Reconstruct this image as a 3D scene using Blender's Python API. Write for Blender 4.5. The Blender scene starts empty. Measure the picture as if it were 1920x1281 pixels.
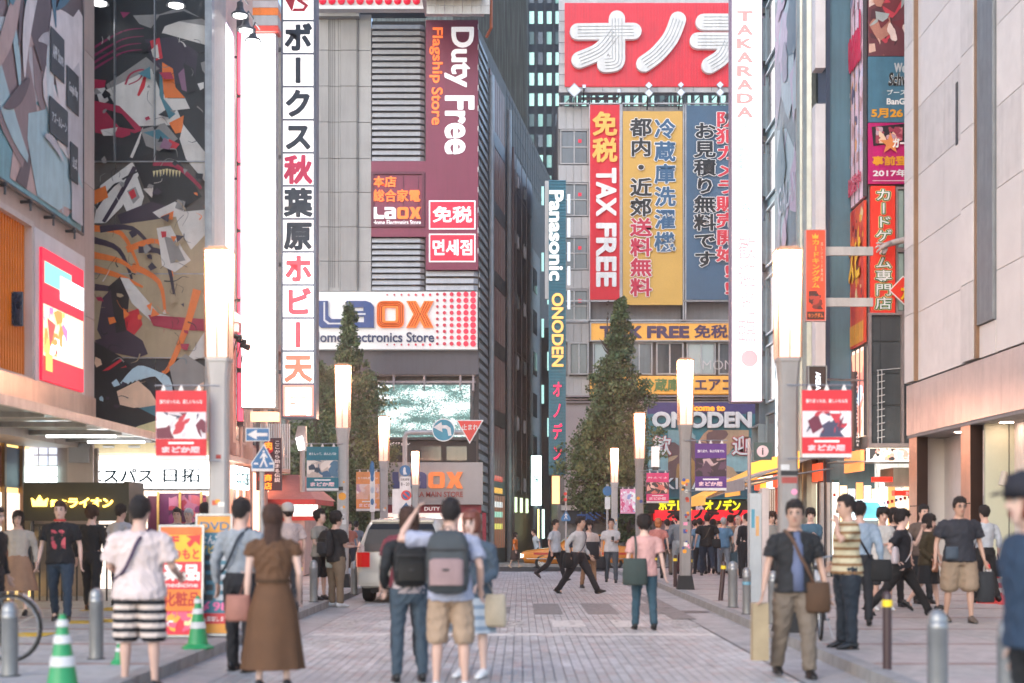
import bpy, math, random
import numpy as np
from mathutils import Vector, Matrix, noise
from mathutils.geometry import tessellate_polygon
R = math.radians
random.seed(7)
S = bpy.context.scene
C = S.collection
F = 2667.0           # focal length in photograph pixels
CAMH = 1.5

# ------------------------------------------------------------------ camera, world, exposure
cam = bpy.data.cameras.new('camera')
co = bpy.data.objects.new('camera', cam); C.objects.link(co); S.camera = co
co.location = (0, 0, CAMH); co.rotation_euler = (R(90), 0, 0)
cam.sensor_width = 36; cam.lens = 50
cam.shift_x = -15 / 1920; cam.shift_y = 344.5 / 1920
cam.clip_start = .2; cam.clip_end = 600
cam.dof.use_dof = True; cam.dof.focus_distance = 52; cam.dof.aperture_fstop = 1.15
W = bpy.data.worlds.new('World'); S.world = W; W.use_nodes = True
wn = W.node_tree.nodes; wl = W.node_tree.links
sky = wn.new('ShaderNodeTexSky'); sky.sky_type = 'NISHITA'; sky.sun_disc = False
sky.sun_elevation = R(32); sky.sun_rotation = R(210); sky.air_density = 1.0; sky.dust_density = 1.2; sky.ozone_density = 1.0
wn['Background'].inputs[1].default_value = 0.15
wl.new(sky.outputs[0], wn['Background'].inputs[0])
S.view_settings.view_transform = 'Standard'; S.view_settings.look = 'None'
S.view_settings.gamma = 1; S.view_settings.use_curve_mapping = False
S.view_settings.exposure = 1.74
S.cycles.use_denoising = True
S.cycles.max_bounces = 6; S.cycles.diffuse_bounces = 3; S.cycles.glossy_bounces = 2; S.cycles.transmission_bounces = 3
S.cycles.transparent_max_bounces = 6
S.cycles.sample_clamp_indirect = 6
S.cycles.caustics_reflective = False; S.cycles.caustics_refractive = False

# ------------------------------------------------------------------ placement helpers
def X(px, d): return (px - 975) * d / F
def Z(py, d): return CAMH - (py - 985) * d / F
def gz(y): return 0.0 if y < 36 else -.0135 * (y - 36)
KL, KR = -3.5, 3.33           # kerb lines
def ground(x, y):
    return gz(y) + (.12 if (x > KR or x < KL) and y < 53 else 0) + (.12 if y > 65.4 else 0)

def hx(s):
    s = s.lstrip('#')
    o = []
    for i in (0, 2, 4):
        c = int(s[i:i+2], 16) / 255
        o.append(c / 12.92 if c <= .04045 else ((c + .055) / 1.055) ** 2.4)
    return tuple(o)

_mats = {}
EK = .55
def M(name, col, rough=.6, metal=0., emit=0., ecol=None, var=.18, vs=2.5, bump=0., bs=30., spec=.5):
    if name in _mats: return _mats[name]
    if isinstance(col, str): col = hx(col)
    m = bpy.data.materials.new(name); m.use_nodes = True
    nt = m.node_tree; b = nt.nodes['Principled BSDF']
    b.inputs['Roughness'].default_value = rough; b.inputs['Metallic'].default_value = metal
    b.inputs['Specular IOR Level'].default_value = spec
    tc = nt.nodes.new('ShaderNodeTexCoord')
    n = nt.nodes.new('ShaderNodeTexNoise'); n.inputs['Scale'].default_value = vs; n.inputs['Detail'].default_value = 5; n.inputs['Roughness'].default_value = .65
    nt.links.new(tc.outputs['Object'], n.inputs['Vector'])
    r = nt.nodes.new('ShaderNodeMapRange'); r.inputs[1].default_value = .3; r.inputs[2].default_value = .7
    r.inputs[3].default_value = 1 - var; r.inputs[4].default_value = 1 + var * .5
    nt.links.new(n.outputs['Fac'], r.inputs[0])
    v = nt.nodes.new('ShaderNodeVectorMath'); v.operation = 'SCALE'; v.inputs[0].default_value = col
    if var > .11:                 # rain streaks and grime running down
        mp0 = nt.nodes.new('ShaderNodeMapping'); mp0.inputs['Scale'].default_value = (4.5, 4.5, .35); nt.links.new(tc.outputs['Object'], mp0.inputs[0])
        n3 = nt.nodes.new('ShaderNodeTexNoise'); n3.inputs['Scale'].default_value = 1.6; n3.inputs['Detail'].default_value = 6; nt.links.new(mp0.outputs[0], n3.inputs['Vector'])
        r3 = nt.nodes.new('ShaderNodeMapRange'); r3.inputs[1].default_value = .35; r3.inputs[2].default_value = .6; r3.inputs[3].default_value = 1-var*.7; r3.inputs[4].default_value = 1
        nt.links.new(n3.outputs['Fac'], r3.inputs[0]); mu0 = nt.nodes.new('ShaderNodeMath'); mu0.operation = 'MULTIPLY'
        nt.links.new(r.outputs[0], mu0.inputs[0]); nt.links.new(r3.outputs[0], mu0.inputs[1]); nt.links.new(mu0.outputs[0], v.inputs['Scale'])
    else: nt.links.new(r.outputs[0], v.inputs['Scale'])
    nt.links.new(v.outputs[0], b.inputs['Base Color'])
    if emit:
        ec = ecol or col
        if isinstance(ec, str): ec = hx(ec)
        b.inputs['Emission Color'].default_value = (*ec, 1); b.inputs['Emission Strength'].default_value = emit*EK
    if bump:
        n2 = nt.nodes.new('ShaderNodeTexNoise'); n2.inputs['Scale'].default_value = bs; n2.inputs['Detail'].default_value = 3
        nt.links.new(tc.outputs['Object'], n2.inputs['Vector'])
        bp = nt.nodes.new('ShaderNodeBump'); bp.inputs['Strength'].default_value = bump; bp.inputs['Distance'].default_value = .02
        nt.links.new(n2.outputs['Fac'], bp.inputs['Height']); nt.links.new(bp.outputs[0], b.inputs['Normal'])
    _mats[name] = m
    return m
def E(name, col, s):          # lit panel
    return M(name, col, .5, 0, s, col, 0)
def paint(col, rough=.45, var=.15):
    return M('paint_' + col.strip('#') + ('' if rough == .45 else '_%d' % (rough * 100)), col, rough, 0, 0, None, var)

# ------------------------------------------------------------------ mesh builder
class MB:
    def __init__(s): s.v = []; s.f = []; s.m = []; s.k = 0
    def add(s, vs, fs):
        o = len(s.v); s.v += [tuple(p) for p in vs]
        for f in fs: s.f.append(tuple(i + o for i in f)); s.m.append(s.k)
    def box(s, x0, x1, y0, y1, z0, z1):
        s.add([(x0,y0,z0),(x1,y0,z0),(x1,y1,z0),(x0,y1,z0),(x0,y0,z1),(x1,y0,z1),(x1,y1,z1),(x0,y1,z1)],
              [(0,3,2,1),(4,5,6,7),(0,1,5,4),(1,2,6,5),(2,3,7,6),(3,0,4,7)])
        return s
    def fbox(s, fr, a0, a1, b0, b1, c0, c1):      # box in a frame
        P = [fr.p(a,b,c) for c in (c0,c1) for (a,b) in ((a0,b0),(a1,b0),(a1,b1),(a0,b1))]
        s.add(P, [(0,3,2,1),(4,5,6,7),(0,1,5,4),(1,2,6,5),(2,3,7,6),(3,0,4,7)])
        return s
    def plate(s, fr, loops, c0, c1):              # 2-D outline (with holes) given thickness
        L = [[Vector((a,b,0)) for a,b in l] for l in loops]
        tris = tessellate_polygon(L)
        flat = [p for l in loops for p in l]; n = len(flat); o = len(s.v)
        s.v += [tuple(fr.p(a,b,c1)) for a,b in flat] + [tuple(fr.p(a,b,c0)) for a,b in flat]
        for t in tris:
            s.f.append((t[0]+o, t[1]+o, t[2]+o)); s.m.append(s.k)
        i = 0
        for l in loops:
            k = len(l)
            for j in range(k):
                a = i+j; b2 = i+(j+1)%k
                s.f.append((a+o, b2+o, b2+n+o, a+n+o)); s.m.append(s.k)
            i += k
        return s
    def tube(s, pts, rad, seg=8, ref=None, cap=True):
        pts = [Vector(p) for p in pts]; n = len(pts); o = len(s.v)
        for i, p in enumerate(pts):
            d = (pts[min(i+1,n-1)] - pts[max(i-1,0)])
            d = d.normalized() if d.length > 1e-9 else Vector((0,0,1))
            if ref is None:
                if i == 0:
                    rf = Vector((0,0,1)) if abs(d.z) < .9 else Vector((1,0,0)); u = rf.cross(d).normalized()
                else: u = (u - d*u.dot(d)).normalized()
            else:
                rf = Vector(ref); u = (rf - d * rf.dot(d)).normalized()
            w = d.cross(u)
            r = rad[i] if isinstance(rad, (list,tuple)) else rad
            rx, ry = r if isinstance(r, (tuple,list)) else (r, r)
            for j in range(seg):
                a = 2*math.pi*j/seg
                s.v.append(tuple(p + u*math.cos(a)*rx + w*math.sin(a)*ry))
        for i in range(n-1):
            for j in range(seg):
                a = o+i*seg+j; b = o+i*seg+(j+1)%seg
                s.f.append((a, b, b+seg, a+seg)); s.m.append(s.k)
        if cap:
            s.f.append(tuple(o+j for j in reversed(range(seg)))); s.m.append(s.k)
            s.f.append(tuple(o+(n-1)*seg+j for j in range(seg))); s.m.append(s.k)
        return s
    def cyl(s, p0, p1, r0, r1=None, seg=12):
        return s.tube([p0, p1], [r0, r0 if r1 is None else r1], seg)
    def ell(s, c, r, seg=12, rings=8, fn=None):
        o = len(s.v); rr = r if isinstance(r, (tuple,list)) else (r,r,r)
        for i in range(rings+1):
            t = math.pi*i/rings
            for j in range(seg):
                a = 2*math.pi*j/seg
                q = Vector((math.sin(t)*math.cos(a), math.sin(t)*math.sin(a), math.cos(t)))
                k = fn(q) if fn else 1
                s.v.append((c[0]+q.x*rr[0]*k, c[1]+q.y*rr[1]*k, c[2]+q.z*rr[2]*k))
        for i in range(rings):
            for j in range(seg):
                a = o+i*seg+j; b = o+i*seg+(j+1)%seg
                s.f.append((a, a+seg, b+seg, b)); s.m.append(s.k)
        return s
    def lathe(s, c, prof, seg=16):
        o = len(s.v)
        for r, z in prof:
            for j in range(seg):
                a = 2*math.pi*j/seg; s.v.append((c[0]+r*math.cos(a), c[1]+r*math.sin(a), c[2]+z))
        for i in range(len(prof)-1):
            for j in range(seg):
                a = o+i*seg+j; b = o+i*seg+(j+1)%seg
                s.f.append((a, b, b+seg, a+seg)); s.m.append(s.k)
        s.f.append(tuple(o+(len(prof)-1)*seg+j for j in range(seg))); s.m.append(s.k)
        return s
    def disc(s, fr, a, b, r, c0, c1, seg=20):
        return s.plate(fr, [[(a+r*math.cos(2*math.pi*i/seg), b+r*math.sin(2*math.pi*i/seg)) for i in range(seg)]], c0, c1)
    def build(s, name, mats, parent=None, smooth=False):
        me = bpy.data.meshes.new(name)
        off = wloc(parent) if parent is not None else Vector((0,0,0))
        if off.length: vs = [(x-off.x, y-off.y, z-off.z) for x,y,z in s.v]
        else: vs = s.v
        me.from_pydata(vs, [], s.f)
        ms = mats if isinstance(mats, (list,tuple)) else [mats]
        for m in ms: me.materials.append(m)
        if len(ms) > 1: me.polygons.foreach_set('material_index', s.m)
        if smooth:
            me.polygons.foreach_set('use_smooth', [True]*len(me.polygons))
        o = bpy.data.objects.new(name, me); C.objects.link(o)
        if parent is not None: o.parent = parent
        return o

_loc = {}
def wloc(o):                    # world offset of a thing (parents of parts never rotate when built in world coordinates)
    v = Vector((0,0,0)); q = o
    while q is not None:
        if q.get('local'): return Vector((0,0,0))
        v += Vector(q.location); q = q.parent
    return v
class FR:                       # a plane in the world: origin, right, up, outward normal
    def __init__(s, o, u, v, n): s.o, s.u, s.v, s.n = Vector(o), Vector(u).normalized(), Vector(v).normalized(), Vector(n).normalized()
    def p(s, a, b, c=0): return s.o + s.u*a + s.v*b + s.n*c
def face(d, off=0): return FR((0, d-off, 0), (1,0,0), (0,0,1), (0,-1,0))      # faces the camera
def lwall(x): return FR((x,0,0), (0,1,0), (0,0,1), (1,0,0))       # wall on the left of the street: a = y
def rwall(x): return FR((x,0,0), (0,-1,0), (0,0,1), (-1,0,0))     # wall on the right: a = -y

def tag(o, label=None, cat=None, group=None, kind=None):
    if label: o['label'] = label
    if cat: o['category'] = cat
    if group: o['group'] = group
    if kind: o['kind'] = kind
    return o
def thing(name, label, cat, loc=(0,0,0), rz=0, group=None, local=False):
    o = bpy.data.objects.new(name, None); C.objects.link(o); o.location = loc
    o.rotation_euler = (0,0,rz); o.empty_display_size = .2
    if local or rz: o['local'] = 1
    return tag(o, label, cat, group)
def struct(name, mb, m, parent=None):
    o = mb.build(name, m, parent)
    if parent is None: o['kind'] = 'structure'
    return o
def inst(src, parent, loc, name=None, rot=None):
    c = src.copy(); C.objects.link(c); c.parent = parent; c.location = loc
    if rot is not None: c.rotation_euler = rot
    return c
def copy_tree(o, parent=None):
    c = o.copy(); C.objects.link(c); c.parent = parent
    for ch in [q for q in o.children]: copy_tree(ch, c)
    return c

# pixel rectangles on a plane facing the camera at depth d
def pb(mb, d, x0, y0, x1, y1, t, off=0):
    return mb.fbox(face(d, off), X(x0,d), X(x1,d), Z(y1,d), Z(y0,d), 0, t)
def frame_pb(mb, d, x0, y0, x1, y1, w, t, off=0):
    f = face(d, off); a0, a1, b0, b1 = X(x0,d), X(x1,d), Z(y1,d), Z(y0,d)
    mb.fbox(f, a0, a0+w, b0, b1, 0, t); mb.fbox(f, a1-w, a1, b0, b1, 0, t)
    mb.fbox(f, a0+w, a1-w, b0, b0+w, 0, t); mb.fbox(f, a0+w, a1-w, b1-w, b1, 0, t)
    return mb
def frame_f(mb, f, a0, a1, b0, b1, w, c0, c1):
    mb.fbox(f, a0, a0+w, b0, b1, c0, c1); mb.fbox(f, a1-w, a1, b0, b1, c0, c1)
    mb.fbox(f, a0+w, a1-w, b0, b0+w, c0, c1); mb.fbox(f, a0+w, a1-w, b1-w, b1, c0, c1)
    return mb

# ------------------------------------------------------------------ lettering
_gl = {}
def glyph(s, bold, res=2):
    if s[0].isascii(): res = 4
    k = (s, bold, res)
    if k in _gl: return _gl[k]
    c = bpy.data.curves.new('g', 'FONT'); c.body = s; c.size = 1; c.resolution_u = res; c.offset = bold; c.extrude = .5; c.align_x = 'LEFT'
    o = bpy.data.objects.new('g', c)
    me = bpy.data.meshes.new_from_object(o)
    v = np.empty(len(me.vertices)*3); me.vertices.foreach_get('co', v); v = v.reshape(-1,3)
    f = [tuple(p.vertices) for p in me.polygons]
    bpy.data.objects.remove(o); bpy.data.curves.remove(c); bpy.data.meshes.remove(me)
    _gl[k] = (v, f); return _gl[k]
def put(mb, fr, s, a0, a1, b0, b1, c0, c1, bold=.012, mode='fit', skew=0, sh=(0,0,0)):
    """mode fit: stretch to the box; r: rotated to read downwards; em: keep the em square"""
    if bold > .018:               # heavy letters: the outline thickened by shifted copies
        r = bold-.012
        for i in range(7):
            a = 2*math.pi*i/7
            put(mb, fr, s, a0, a1, b0, b1, c0, c1-(c1-c0)*.03*(i+1), .012, mode, skew, (r*math.cos(a), r*math.sin(a), r))
        return put(mb, fr, s, a0, a1, b0, b1, c0, c1, .012, mode, skew, (0, 0, r))
    v, f = glyph(s, bold)
    if len(v) == 0: return
    x, y, z = v[:,0].copy(), v[:,1].copy(), v[:,2]
    if skew: x = x + y*skew
    X0, X1, Y0, Y1 = x.min()-sh[2], x.max()+sh[2], y.min()-sh[2], y.max()+sh[2]
    x = x+sh[0]; y = y+sh[1]
    if mode == 'em':
        if s == 'ー': x, y = 1-(y+.12), x-.12
        if s[0].isascii() or s[0] in '・!!':
            cx = (X0+X1)/2 if s != 'ー' else .5; x = x - cx + .5
        tx, ty = x, y + .12
        A = a0 + (a1-a0)*tx; B = b0 + (b1-b0)*ty
    else:
        if mode == 'r': x, y = y, -x; X0, X1, Y0, Y1 = Y0, Y1, -X1, -X0
        A = a0 + (a1-a0)*(x-X0)/max(X1-X0, 1e-6)
        B = b0 + (b1-b0)*(y-Y0)/max(Y1-Y0, 1e-6)
    Cc = c0 + (c1-c0)*(z+.5)
    o, u, w, n = (np.array(q) for q in (fr.o, fr.u, fr.v, fr.n))
    P = o + A[:,None]*u + B[:,None]*w + Cc[:,None]*n
    mb.add(P.tolist(), f)
def text(parent, fr, s, a0, a1, b0, b1, mat, c=0.0, t=.012, bold=.012, mode='fit', name='lettering', outline=None, skew=0):
    if outline:
        mb = MB(); put(mb, fr, s, a0, a1, b0, b1, c, c+t*.6, bold+.03, mode, skew); mb.build(name+'_outline', outline, parent)
    mb = MB(); put(mb, fr, s, a0, a1, b0, b1, c, c+t, bold, mode, skew)
    return mb.build(name, mat, parent)
def vtext(parent, fr, s, a0, a1, b0, b1, mat, c=0.0, t=.012, bold=.012, fill=.92, outline=None, name='letter'):
    """vertical column, every character its own part; mat may be a list"""
    n = len(s); h = (b1-b0)/n; w = a1-a0
    for i, ch in enumerate(s):
        if ch == ' ': continue
        top = b1 - i*h; k = (1-fill)/2
        box = (a0+w*k, a1-w*k, top-h*(1-k), top-h*k)
        m = mat[i] if isinstance(mat, list) else mat
        if outline:
            mb = MB(); put(mb, fr, ch, *box, c, c+t*.6, bold+.035, 'em'); mb.build(name+'_outline', outline, parent)
        mb = MB(); put(mb, fr, ch, *box, c, c+t, bold, 'em'); mb.build(name, m, parent)

# ------------------------------------------------------------------ printed pictures (plain, made-up shapes of flat colour)
def art(parent, fr, a0, a1, b0, b1, pal, n=26, seed=1, c=.004, kinds='bsr', size=.35, name='printed_picture', emit=0, step=.0012):
    rg = random.Random(seed); w, h = a1-a0, b1-b0; mn = min(w, h)
    mb = MB(); cl = lambda a, b: (min(max(a, a0), a1), min(max(b, b0), b1))
    for i in range(n):
        mb.k = rg.randrange(len(pal)); kd = rg.choice(kinds)
        ca, cb = a0+w*rg.random(), b0+h*rg.random(); sz = mn*size*(.4+rg.random()) * (1 - .5*i/n)
        cc = c + i*step
        if kd == 'b':
            m = 18; ph = rg.random()*6; ra = .6+rg.random()*.8; th = rg.random()*3
            lp = []
            for j in range(m):
                t = 2*math.pi*j/m; r = sz*(1+.25*math.sin(2*t+ph)+.12*math.sin(5*t+ph*2))
                x, y = r*math.cos(t)*ra, r*math.sin(t)/ra
                lp.append(cl(ca+x*math.cos(th)-y*math.sin(th), cb+x*math.sin(th)+y*math.cos(th)))
            mb.plate(fr, [lp], cc-step*.5, cc)
        elif kd == 's':
            m = rg.randint(3, 6); th0 = rg.random()*6
            lp = [cl(ca+sz*(.5+rg.random())*math.cos(th0+2*math.pi*j/m), cb+sz*(.5+rg.random()*1.2)*math.sin(th0+2*math.pi*j/m)) for j in range(m)]
            mb.plate(fr, [lp], cc-step*.5, cc)
        else:
            th = rg.random()*6; cur = (rg.random()-.5)*2.4; wd = sz*.16; L = sz*2; p = []; q = []; x, y = ca, cb
            for j in range(9):
                k = wd*math.sin(math.pi*(j+.4)/9.2)
                p.append(cl(x-math.sin(th)*k, y+math.cos(th)*k)); q.append(cl(x+math.sin(th)*k, y-math.cos(th)*k))
                x += math.cos(th)*L/9; y += math.sin(th)*L/9; th += cur/9
            mb.plate(fr, [p+q[::-1]], cc-step*.5, cc)
    ms = [(E('print_lit%s_%d' % (q.strip('#'), emit*10), q, emit) if emit else paint(q, .5)) for q in pal]
    return mb.build(name, ms, parent)

# common materials
white = M('white_enamel', (.62,.62,.63), .45, var=.12, vs=1.2)
offw = M('off_white_panel', (.5,.49,.48), .55, var=.2, vs=.9)
grey = M('grey_metal', (.22,.225,.23), .42, .35, var=.25, vs=2)
dgrey = M('dark_grey_metal', (.07,.072,.078), .45, .3, var=.3)
black = M('black_matt', (.015,.015,.017), .6, var=.3)
glass = M('dark_window_glass', (.045,.055,.06), .12, 0, var=.35, vs=.8, spec=.8)
glass2 = M('grey_window_glass', (.12,.135,.145), .2, 0, var=.3, vs=.6, spec=.7)
steel = M('brushed_steel', (.34,.35,.36), .35, .75, var=.25, vs=4)
litw = E('lit_white_panel', '#ffffff', 3.2)
litc = E('lit_cool_panel', '#d8fbff', 2.6)
litwarm = E('lit_warm_panel', '#ffe2b0', 2.6)
litwin = E('lit_office_window', '#bfe9e4', 1.0)
# ================================================================== GROUND
def sheet(mb, x0, x1, y0, y1, z, n=1):
    ys = [y0] + [q for q in (36,) if y0 < q < y1] + [y1]
    for a, b in zip(ys, ys[1:]):
        mb.add([(x0,a,gz(a)+z),(x1,a,gz(a)+z),(x1,b,gz(b)+z),(x0,b,gz(b)+z)], [(0,1,2,3)])
    return mb
asph = M('asphalt', (.05,.05,.053), .7, var=.35, vs=3, bump=.4, bs=120)
conc = M('pale_concrete_paving', (.38,.375,.365), .6, var=.3, vs=1.1, bump=.25, bs=60)
joint = M('dark_joint_sand', (.2,.19,.18), .9, var=.3)
struct('ground', sheet(MB(), -150, 150, -30, 250, -.06), asph)
struct('cross_street', sheet(MB(), -60, 60, 53, 65.4, -.02), asph)
kerbm = M('kerb_concrete', (.32,.31,.30), .7, var=.3, vs=3, bump=.3)
# paved street: base with bricks standing 8 mm proud of it
road = struct('paved_street', sheet(MB(), KL, KR, 5, 53, -.012), joint)
bm_ = [M('grey_paving_brick', (.47,.465,.455), .55, var=.36, vs=.9, bump=.3, bs=90), M('pale_paving_brick', (.52,.515,.5), .55, var=.34, vs=.9, bump=.3, bs=90),
       M('dull_paving_brick', (.43,.42,.405), .5, var=.36, vs=.9, bump=.3, bs=90), M('rosy_paving_brick', (.48,.41,.385), .55, var=.36, vs=.9, bump=.3, bs=90),
       M('dark_paving_brick', (.16,.15,.145), .6, var=.2, vs=2, bump=.3)]
rg = random.Random(3)
gut = MB(); sheet(gut, KL, KL+.55, 5, 53, 0); sheet(gut, KR-.62, KR, 5, 53, 0)
g_ = gut.build('gutter_strip', conc, road)
BX0, BX1 = KL+.56, KR-.63
bw, bl = .106, .212
rest = MB(); nb = 0; cols = int((BX1-BX0)/bw)
shared = {}
def brick_mb(mb, x0, x1, y0, y1, z0, z1):
    g = .0045
    mb.add([(x0+g,y0+g,z1),(x1-g,y0+g,z1),(x1-g,y1-g,z1),(x0+g,y1-g,z1),(x0+g,y0+g,z0),(x1-g,y0+g,z0),(x1-g,y1-g,z0),(x0+g,y1-g,z0)],
           [(0,1,2,3),(4,5,1,0),(5,6,2,1),(6,7,3,2),(7,4,0,3)])
vs, fs, mi = [], [], []
vis_lo = 13.45
for r_ in range(int((53-6)/bl)):
    for c_ in range(cols):
        y0 = 6 + r_*bl + (bl/2 if c_ % 2 else 0); x0 = BX0 + c_*bw
        if y0+bl > 53: continue
        k = rg.choices([0,1,2,3], [5,4,3,1.2])[0]
        if 27.5 < y0 < 31 or (24.5 < y0 < 26.5 and rg.random() < .4): k = 3 if rg.random() < .6 else 2
        zz = rg.random()*.002 + gz(y0)
        single = vis_lo < y0 < vis_lo+5*bl*1.0 and nb < 296
        if single:
            if k not in shared:
                b = MB(); brick_mb(b, 0, bw, 0, bl, -.011, 0)
                me = b.build('brick', bm_[k], road); shared[k] = me.data; me.location = (x0, y0, zz)
            else:
                o = bpy.data.objects.new('brick', shared[k]); C.objects.link(o); o.parent = road; o.location = (x0, y0, zz)
            nb += 1
        else:
            g = .0045; o_ = len(vs); z1 = zz; z0 = zz-.011; x1 = x0+bw; y1 = y0+bl
            vs += [(x0+g,y0+g,z1),(x1-g,y0+g,z1),(x1-g,y1-g,z1),(x0+g,y1-g,z1),(x0+g,y0+g,z0),(x1-g,y0+g,z0),(x1-g,y1-g,z0),(x0+g,y1-g,z0)]
            fs += [(o_,o_+1,o_+2,o_+3),(o_+4,o_+5,o_+1,o_),(o_+5,o_+6,o_+2,o_+1),(o_+6,o_+7,o_+3,o_+2),(o_+7,o_+4,o_,o_+3)]
            mi += [k]*5
me = bpy.data.meshes.new('paving_bricks'); me.from_pydata(vs, [], fs)
for m in bm_: me.materials.append(m)
me.polygons.foreach_set('material_index', mi)
o = bpy.data.objects.new('paving_bricks', me); C.objects.link(o); o.parent = road; o['kind'] = 'stuff'
# worn paint (each mark a thin sheet, joints showing through where the paint has gone)
def worn(name, col, amount):
    m = M(name, col, .6, var=.15)
    nt = m.node_tree; b = nt.nodes['Principled BSDF']
    tc = nt.nodes.new('ShaderNodeTexCoord'); n = nt.nodes.new('ShaderNodeTexNoise'); n.inputs['Scale'].default_value = 7; n.inputs['Detail'].default_value = 8
    nt.links.new(tc.outputs['Object'], n.inputs['Vector'])
    r = nt.nodes.new('ShaderNodeMapRange'); r.inputs[1].default_value = amount; r.inputs[2].default_value = amount+.06
    nt.links.new(n.outputs['Fac'], r.inputs[0]); nt.links.new(r.outputs[0], b.inputs['Alpha'])
    return m
wp = worn('worn_white_road_paint', (.62,.6,.56), .36); wp2 = worn('very_worn_white_road_paint', (.55,.54,.5), .47)
dp = worn('dark_paving_repair', (.2,.19,.18), .36)
def mark(name, px0, px1, d0, d1, m, z=.005):
    x0, x1 = X(px0,d0), X(px1,d0)
    mb = MB(); mb.box(x0, x1, d0, d1, z-.003, z)
    return struct(name, mb, m)
mb = MB(); mb.box(BX0+.1, BX1-.05, 19.3, 19.72, .002, .005); struct('stop_line', mb, wp)
mb = MB(); mb.box(BX0+.1, -1.1, 18.05, 18.3, .002, .005); struct('stop_line', mb, wp2)
for a, b, m in ((696,742,wp),(922,982,wp2),(1037,1100,wp),(1155,1212,wp),(1268,1318,wp2),(620,660,wp2)):
    mark('crosswalk_stripe', a, b, 20.9, 22.35, m)
for a, b in ((918,956),(1003,1056),(1103,1164),(1210,1252)):
    mark('paving_patch', a, b, 23.9 if a != 918 else 24.2, 27.2 if a != 918 else 26, dp, .004)
mb = MB(); mb.box(2.42, 2.8, 22.6, 29.8, .007, .011); struct('paving_patch', mb, dp)
mb = MB(); mb.box(BX0, BX1, 50.9, 51.3, gz(51)+.004, gz(51)+.012); struct('stop_line', mb, wp2)
# drain grating and manhole
mb = MB(); mb.lathe((2.95,24.6,.001), [(.33,0),(.33,.004),(.30,.006),(.28,.004)], 28); mh = mb.build('manhole_cover', dgrey); tag(mh, 'round iron manhole cover in the gutter by the kerb', 'manhole cover')
# pavements
slabm = [M('warm_paving_slab', (.46,.40,.37), .6, var=.25, vs=3, bump=.3, bs=80), M('buff_paving_slab', (.42,.38,.35), .6, var=.25, vs=3, bump=.3, bs=80)]
slabg = [M('grey_paving_slab', (.38,.38,.375), .6, var=.28, vs=3, bump=.3, bs=80), M('pale_grey_paving_slab', (.43,.43,.42), .6, var=.25, vs=3, bump=.3, bs=80)]
band = M('red_brown_paving_band', (.28,.17,.14), .6, var=.25, vs=3, bump=.3)
def pavement(name, x0, x1, sl, y1=53):
    p = struct(name, sheet(MB(), x0, x1, 3, y1, .108), joint)
    rest = MB(); cnt = 0; sh = {}
    w, l = 1.0, 1.1
    y = 7.0; r = 0
    while y < y1-.01:
        bnd = (r % 2 == 0)
        L = .16 if bnd else 2.2
        if y+L > y1: L = y1-y
        nx = int(round((x1-x0)/w)); ww = (x1-x0)/nx
        for seg in range(1 if bnd else 2):
            ll = L if bnd else L/2
            ya = y + seg*ll
            for i in range(nx):
                xa = x0+i*ww; g = .005
                k = 2 if bnd else rg.randrange(2)
                z1 = gz(ya)+.12+rg.random()*.002
                key = (k, round(ll,3), round(ww,3))
                if cnt < 290 and 12.5 < ya < 36:
                    if key not in sh:
                        b = MB(); b.box(g, ww-g, g, ll-g, -.011, 0); oo = b.build('paving_slab', (sl+[band])[k], p); sh[key] = oo.data
                    else:
                        oo = bpy.data.objects.new('paving_slab', sh[key]); C.objects.link(oo); oo.parent = p
                    oo.location = (xa, ya, z1); cnt += 1
                else:
                    rest.k = k; rest.box(xa+g, xa+ww-g, ya+g, ya+ll-g, z1-.011, z1)
        y += L; r += 1
    o = rest.build('far_paving_slabs', sl+[band], p); o['kind'] = 'stuff'
    return p
pr = pavement('pavement_right', KR+.18, 10.9, slabm)
pl_ = pavement('pavement_left', -9.6, KL-.18, slabg)
struct('far_pavement', sheet(MB(), -60, 60, 65.4, 95, .12), conc)
def kerb(name, x0, x1):
    k = struct(name, sheet(MB(), x0+.01, x1-.01, 3, 53, .1), joint)
    sh = None; y = 4.0
    while y < 52.6:
        if sh is None:
            b = MB(); b.box(0, x1-x0, .004, .796, -.14, 0); oo = b.build('kerb_stone', kerbm, k); sh = oo.data
        else:
            oo = bpy.data.objects.new('kerb_stone', sh); C.objects.link(oo); oo.parent = k
        oo.location = (x0, y, gz(y+.4)+.124); y += .8
    return k
kerb('kerb_right', KR, KR+.18); kerb('kerb_left', KL-.18, KL)
mb = MB(); mb.box(-60, 60, 65.25, 65.4, gz(65)-.1, gz(65)+.13); struct('far_kerb', mb, kerbm)
# yellow tactile strip tiles on the left pavement
ty = M('yellow_tactile_tile', (.62,.4,.03), .6, var=.2)
for i, (x, y) in enumerate([(-6.5,17.6),(-6.5,19.9),(-6.9,23.2),(-7.3,26.5),(-7.1,22.9),(-6.2,20.2)]):
    mb = MB(); mb.box(x, x+.6, y, y+.6, .1235, .128)
    for a in range(4):
        for b in range(4): mb.lathe((x+.08+a*.147, y+.08+b*.147, .128), [(.03,0),(.022,.005)], 6)
    struct('tactile_tile', mb, ty)

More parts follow.
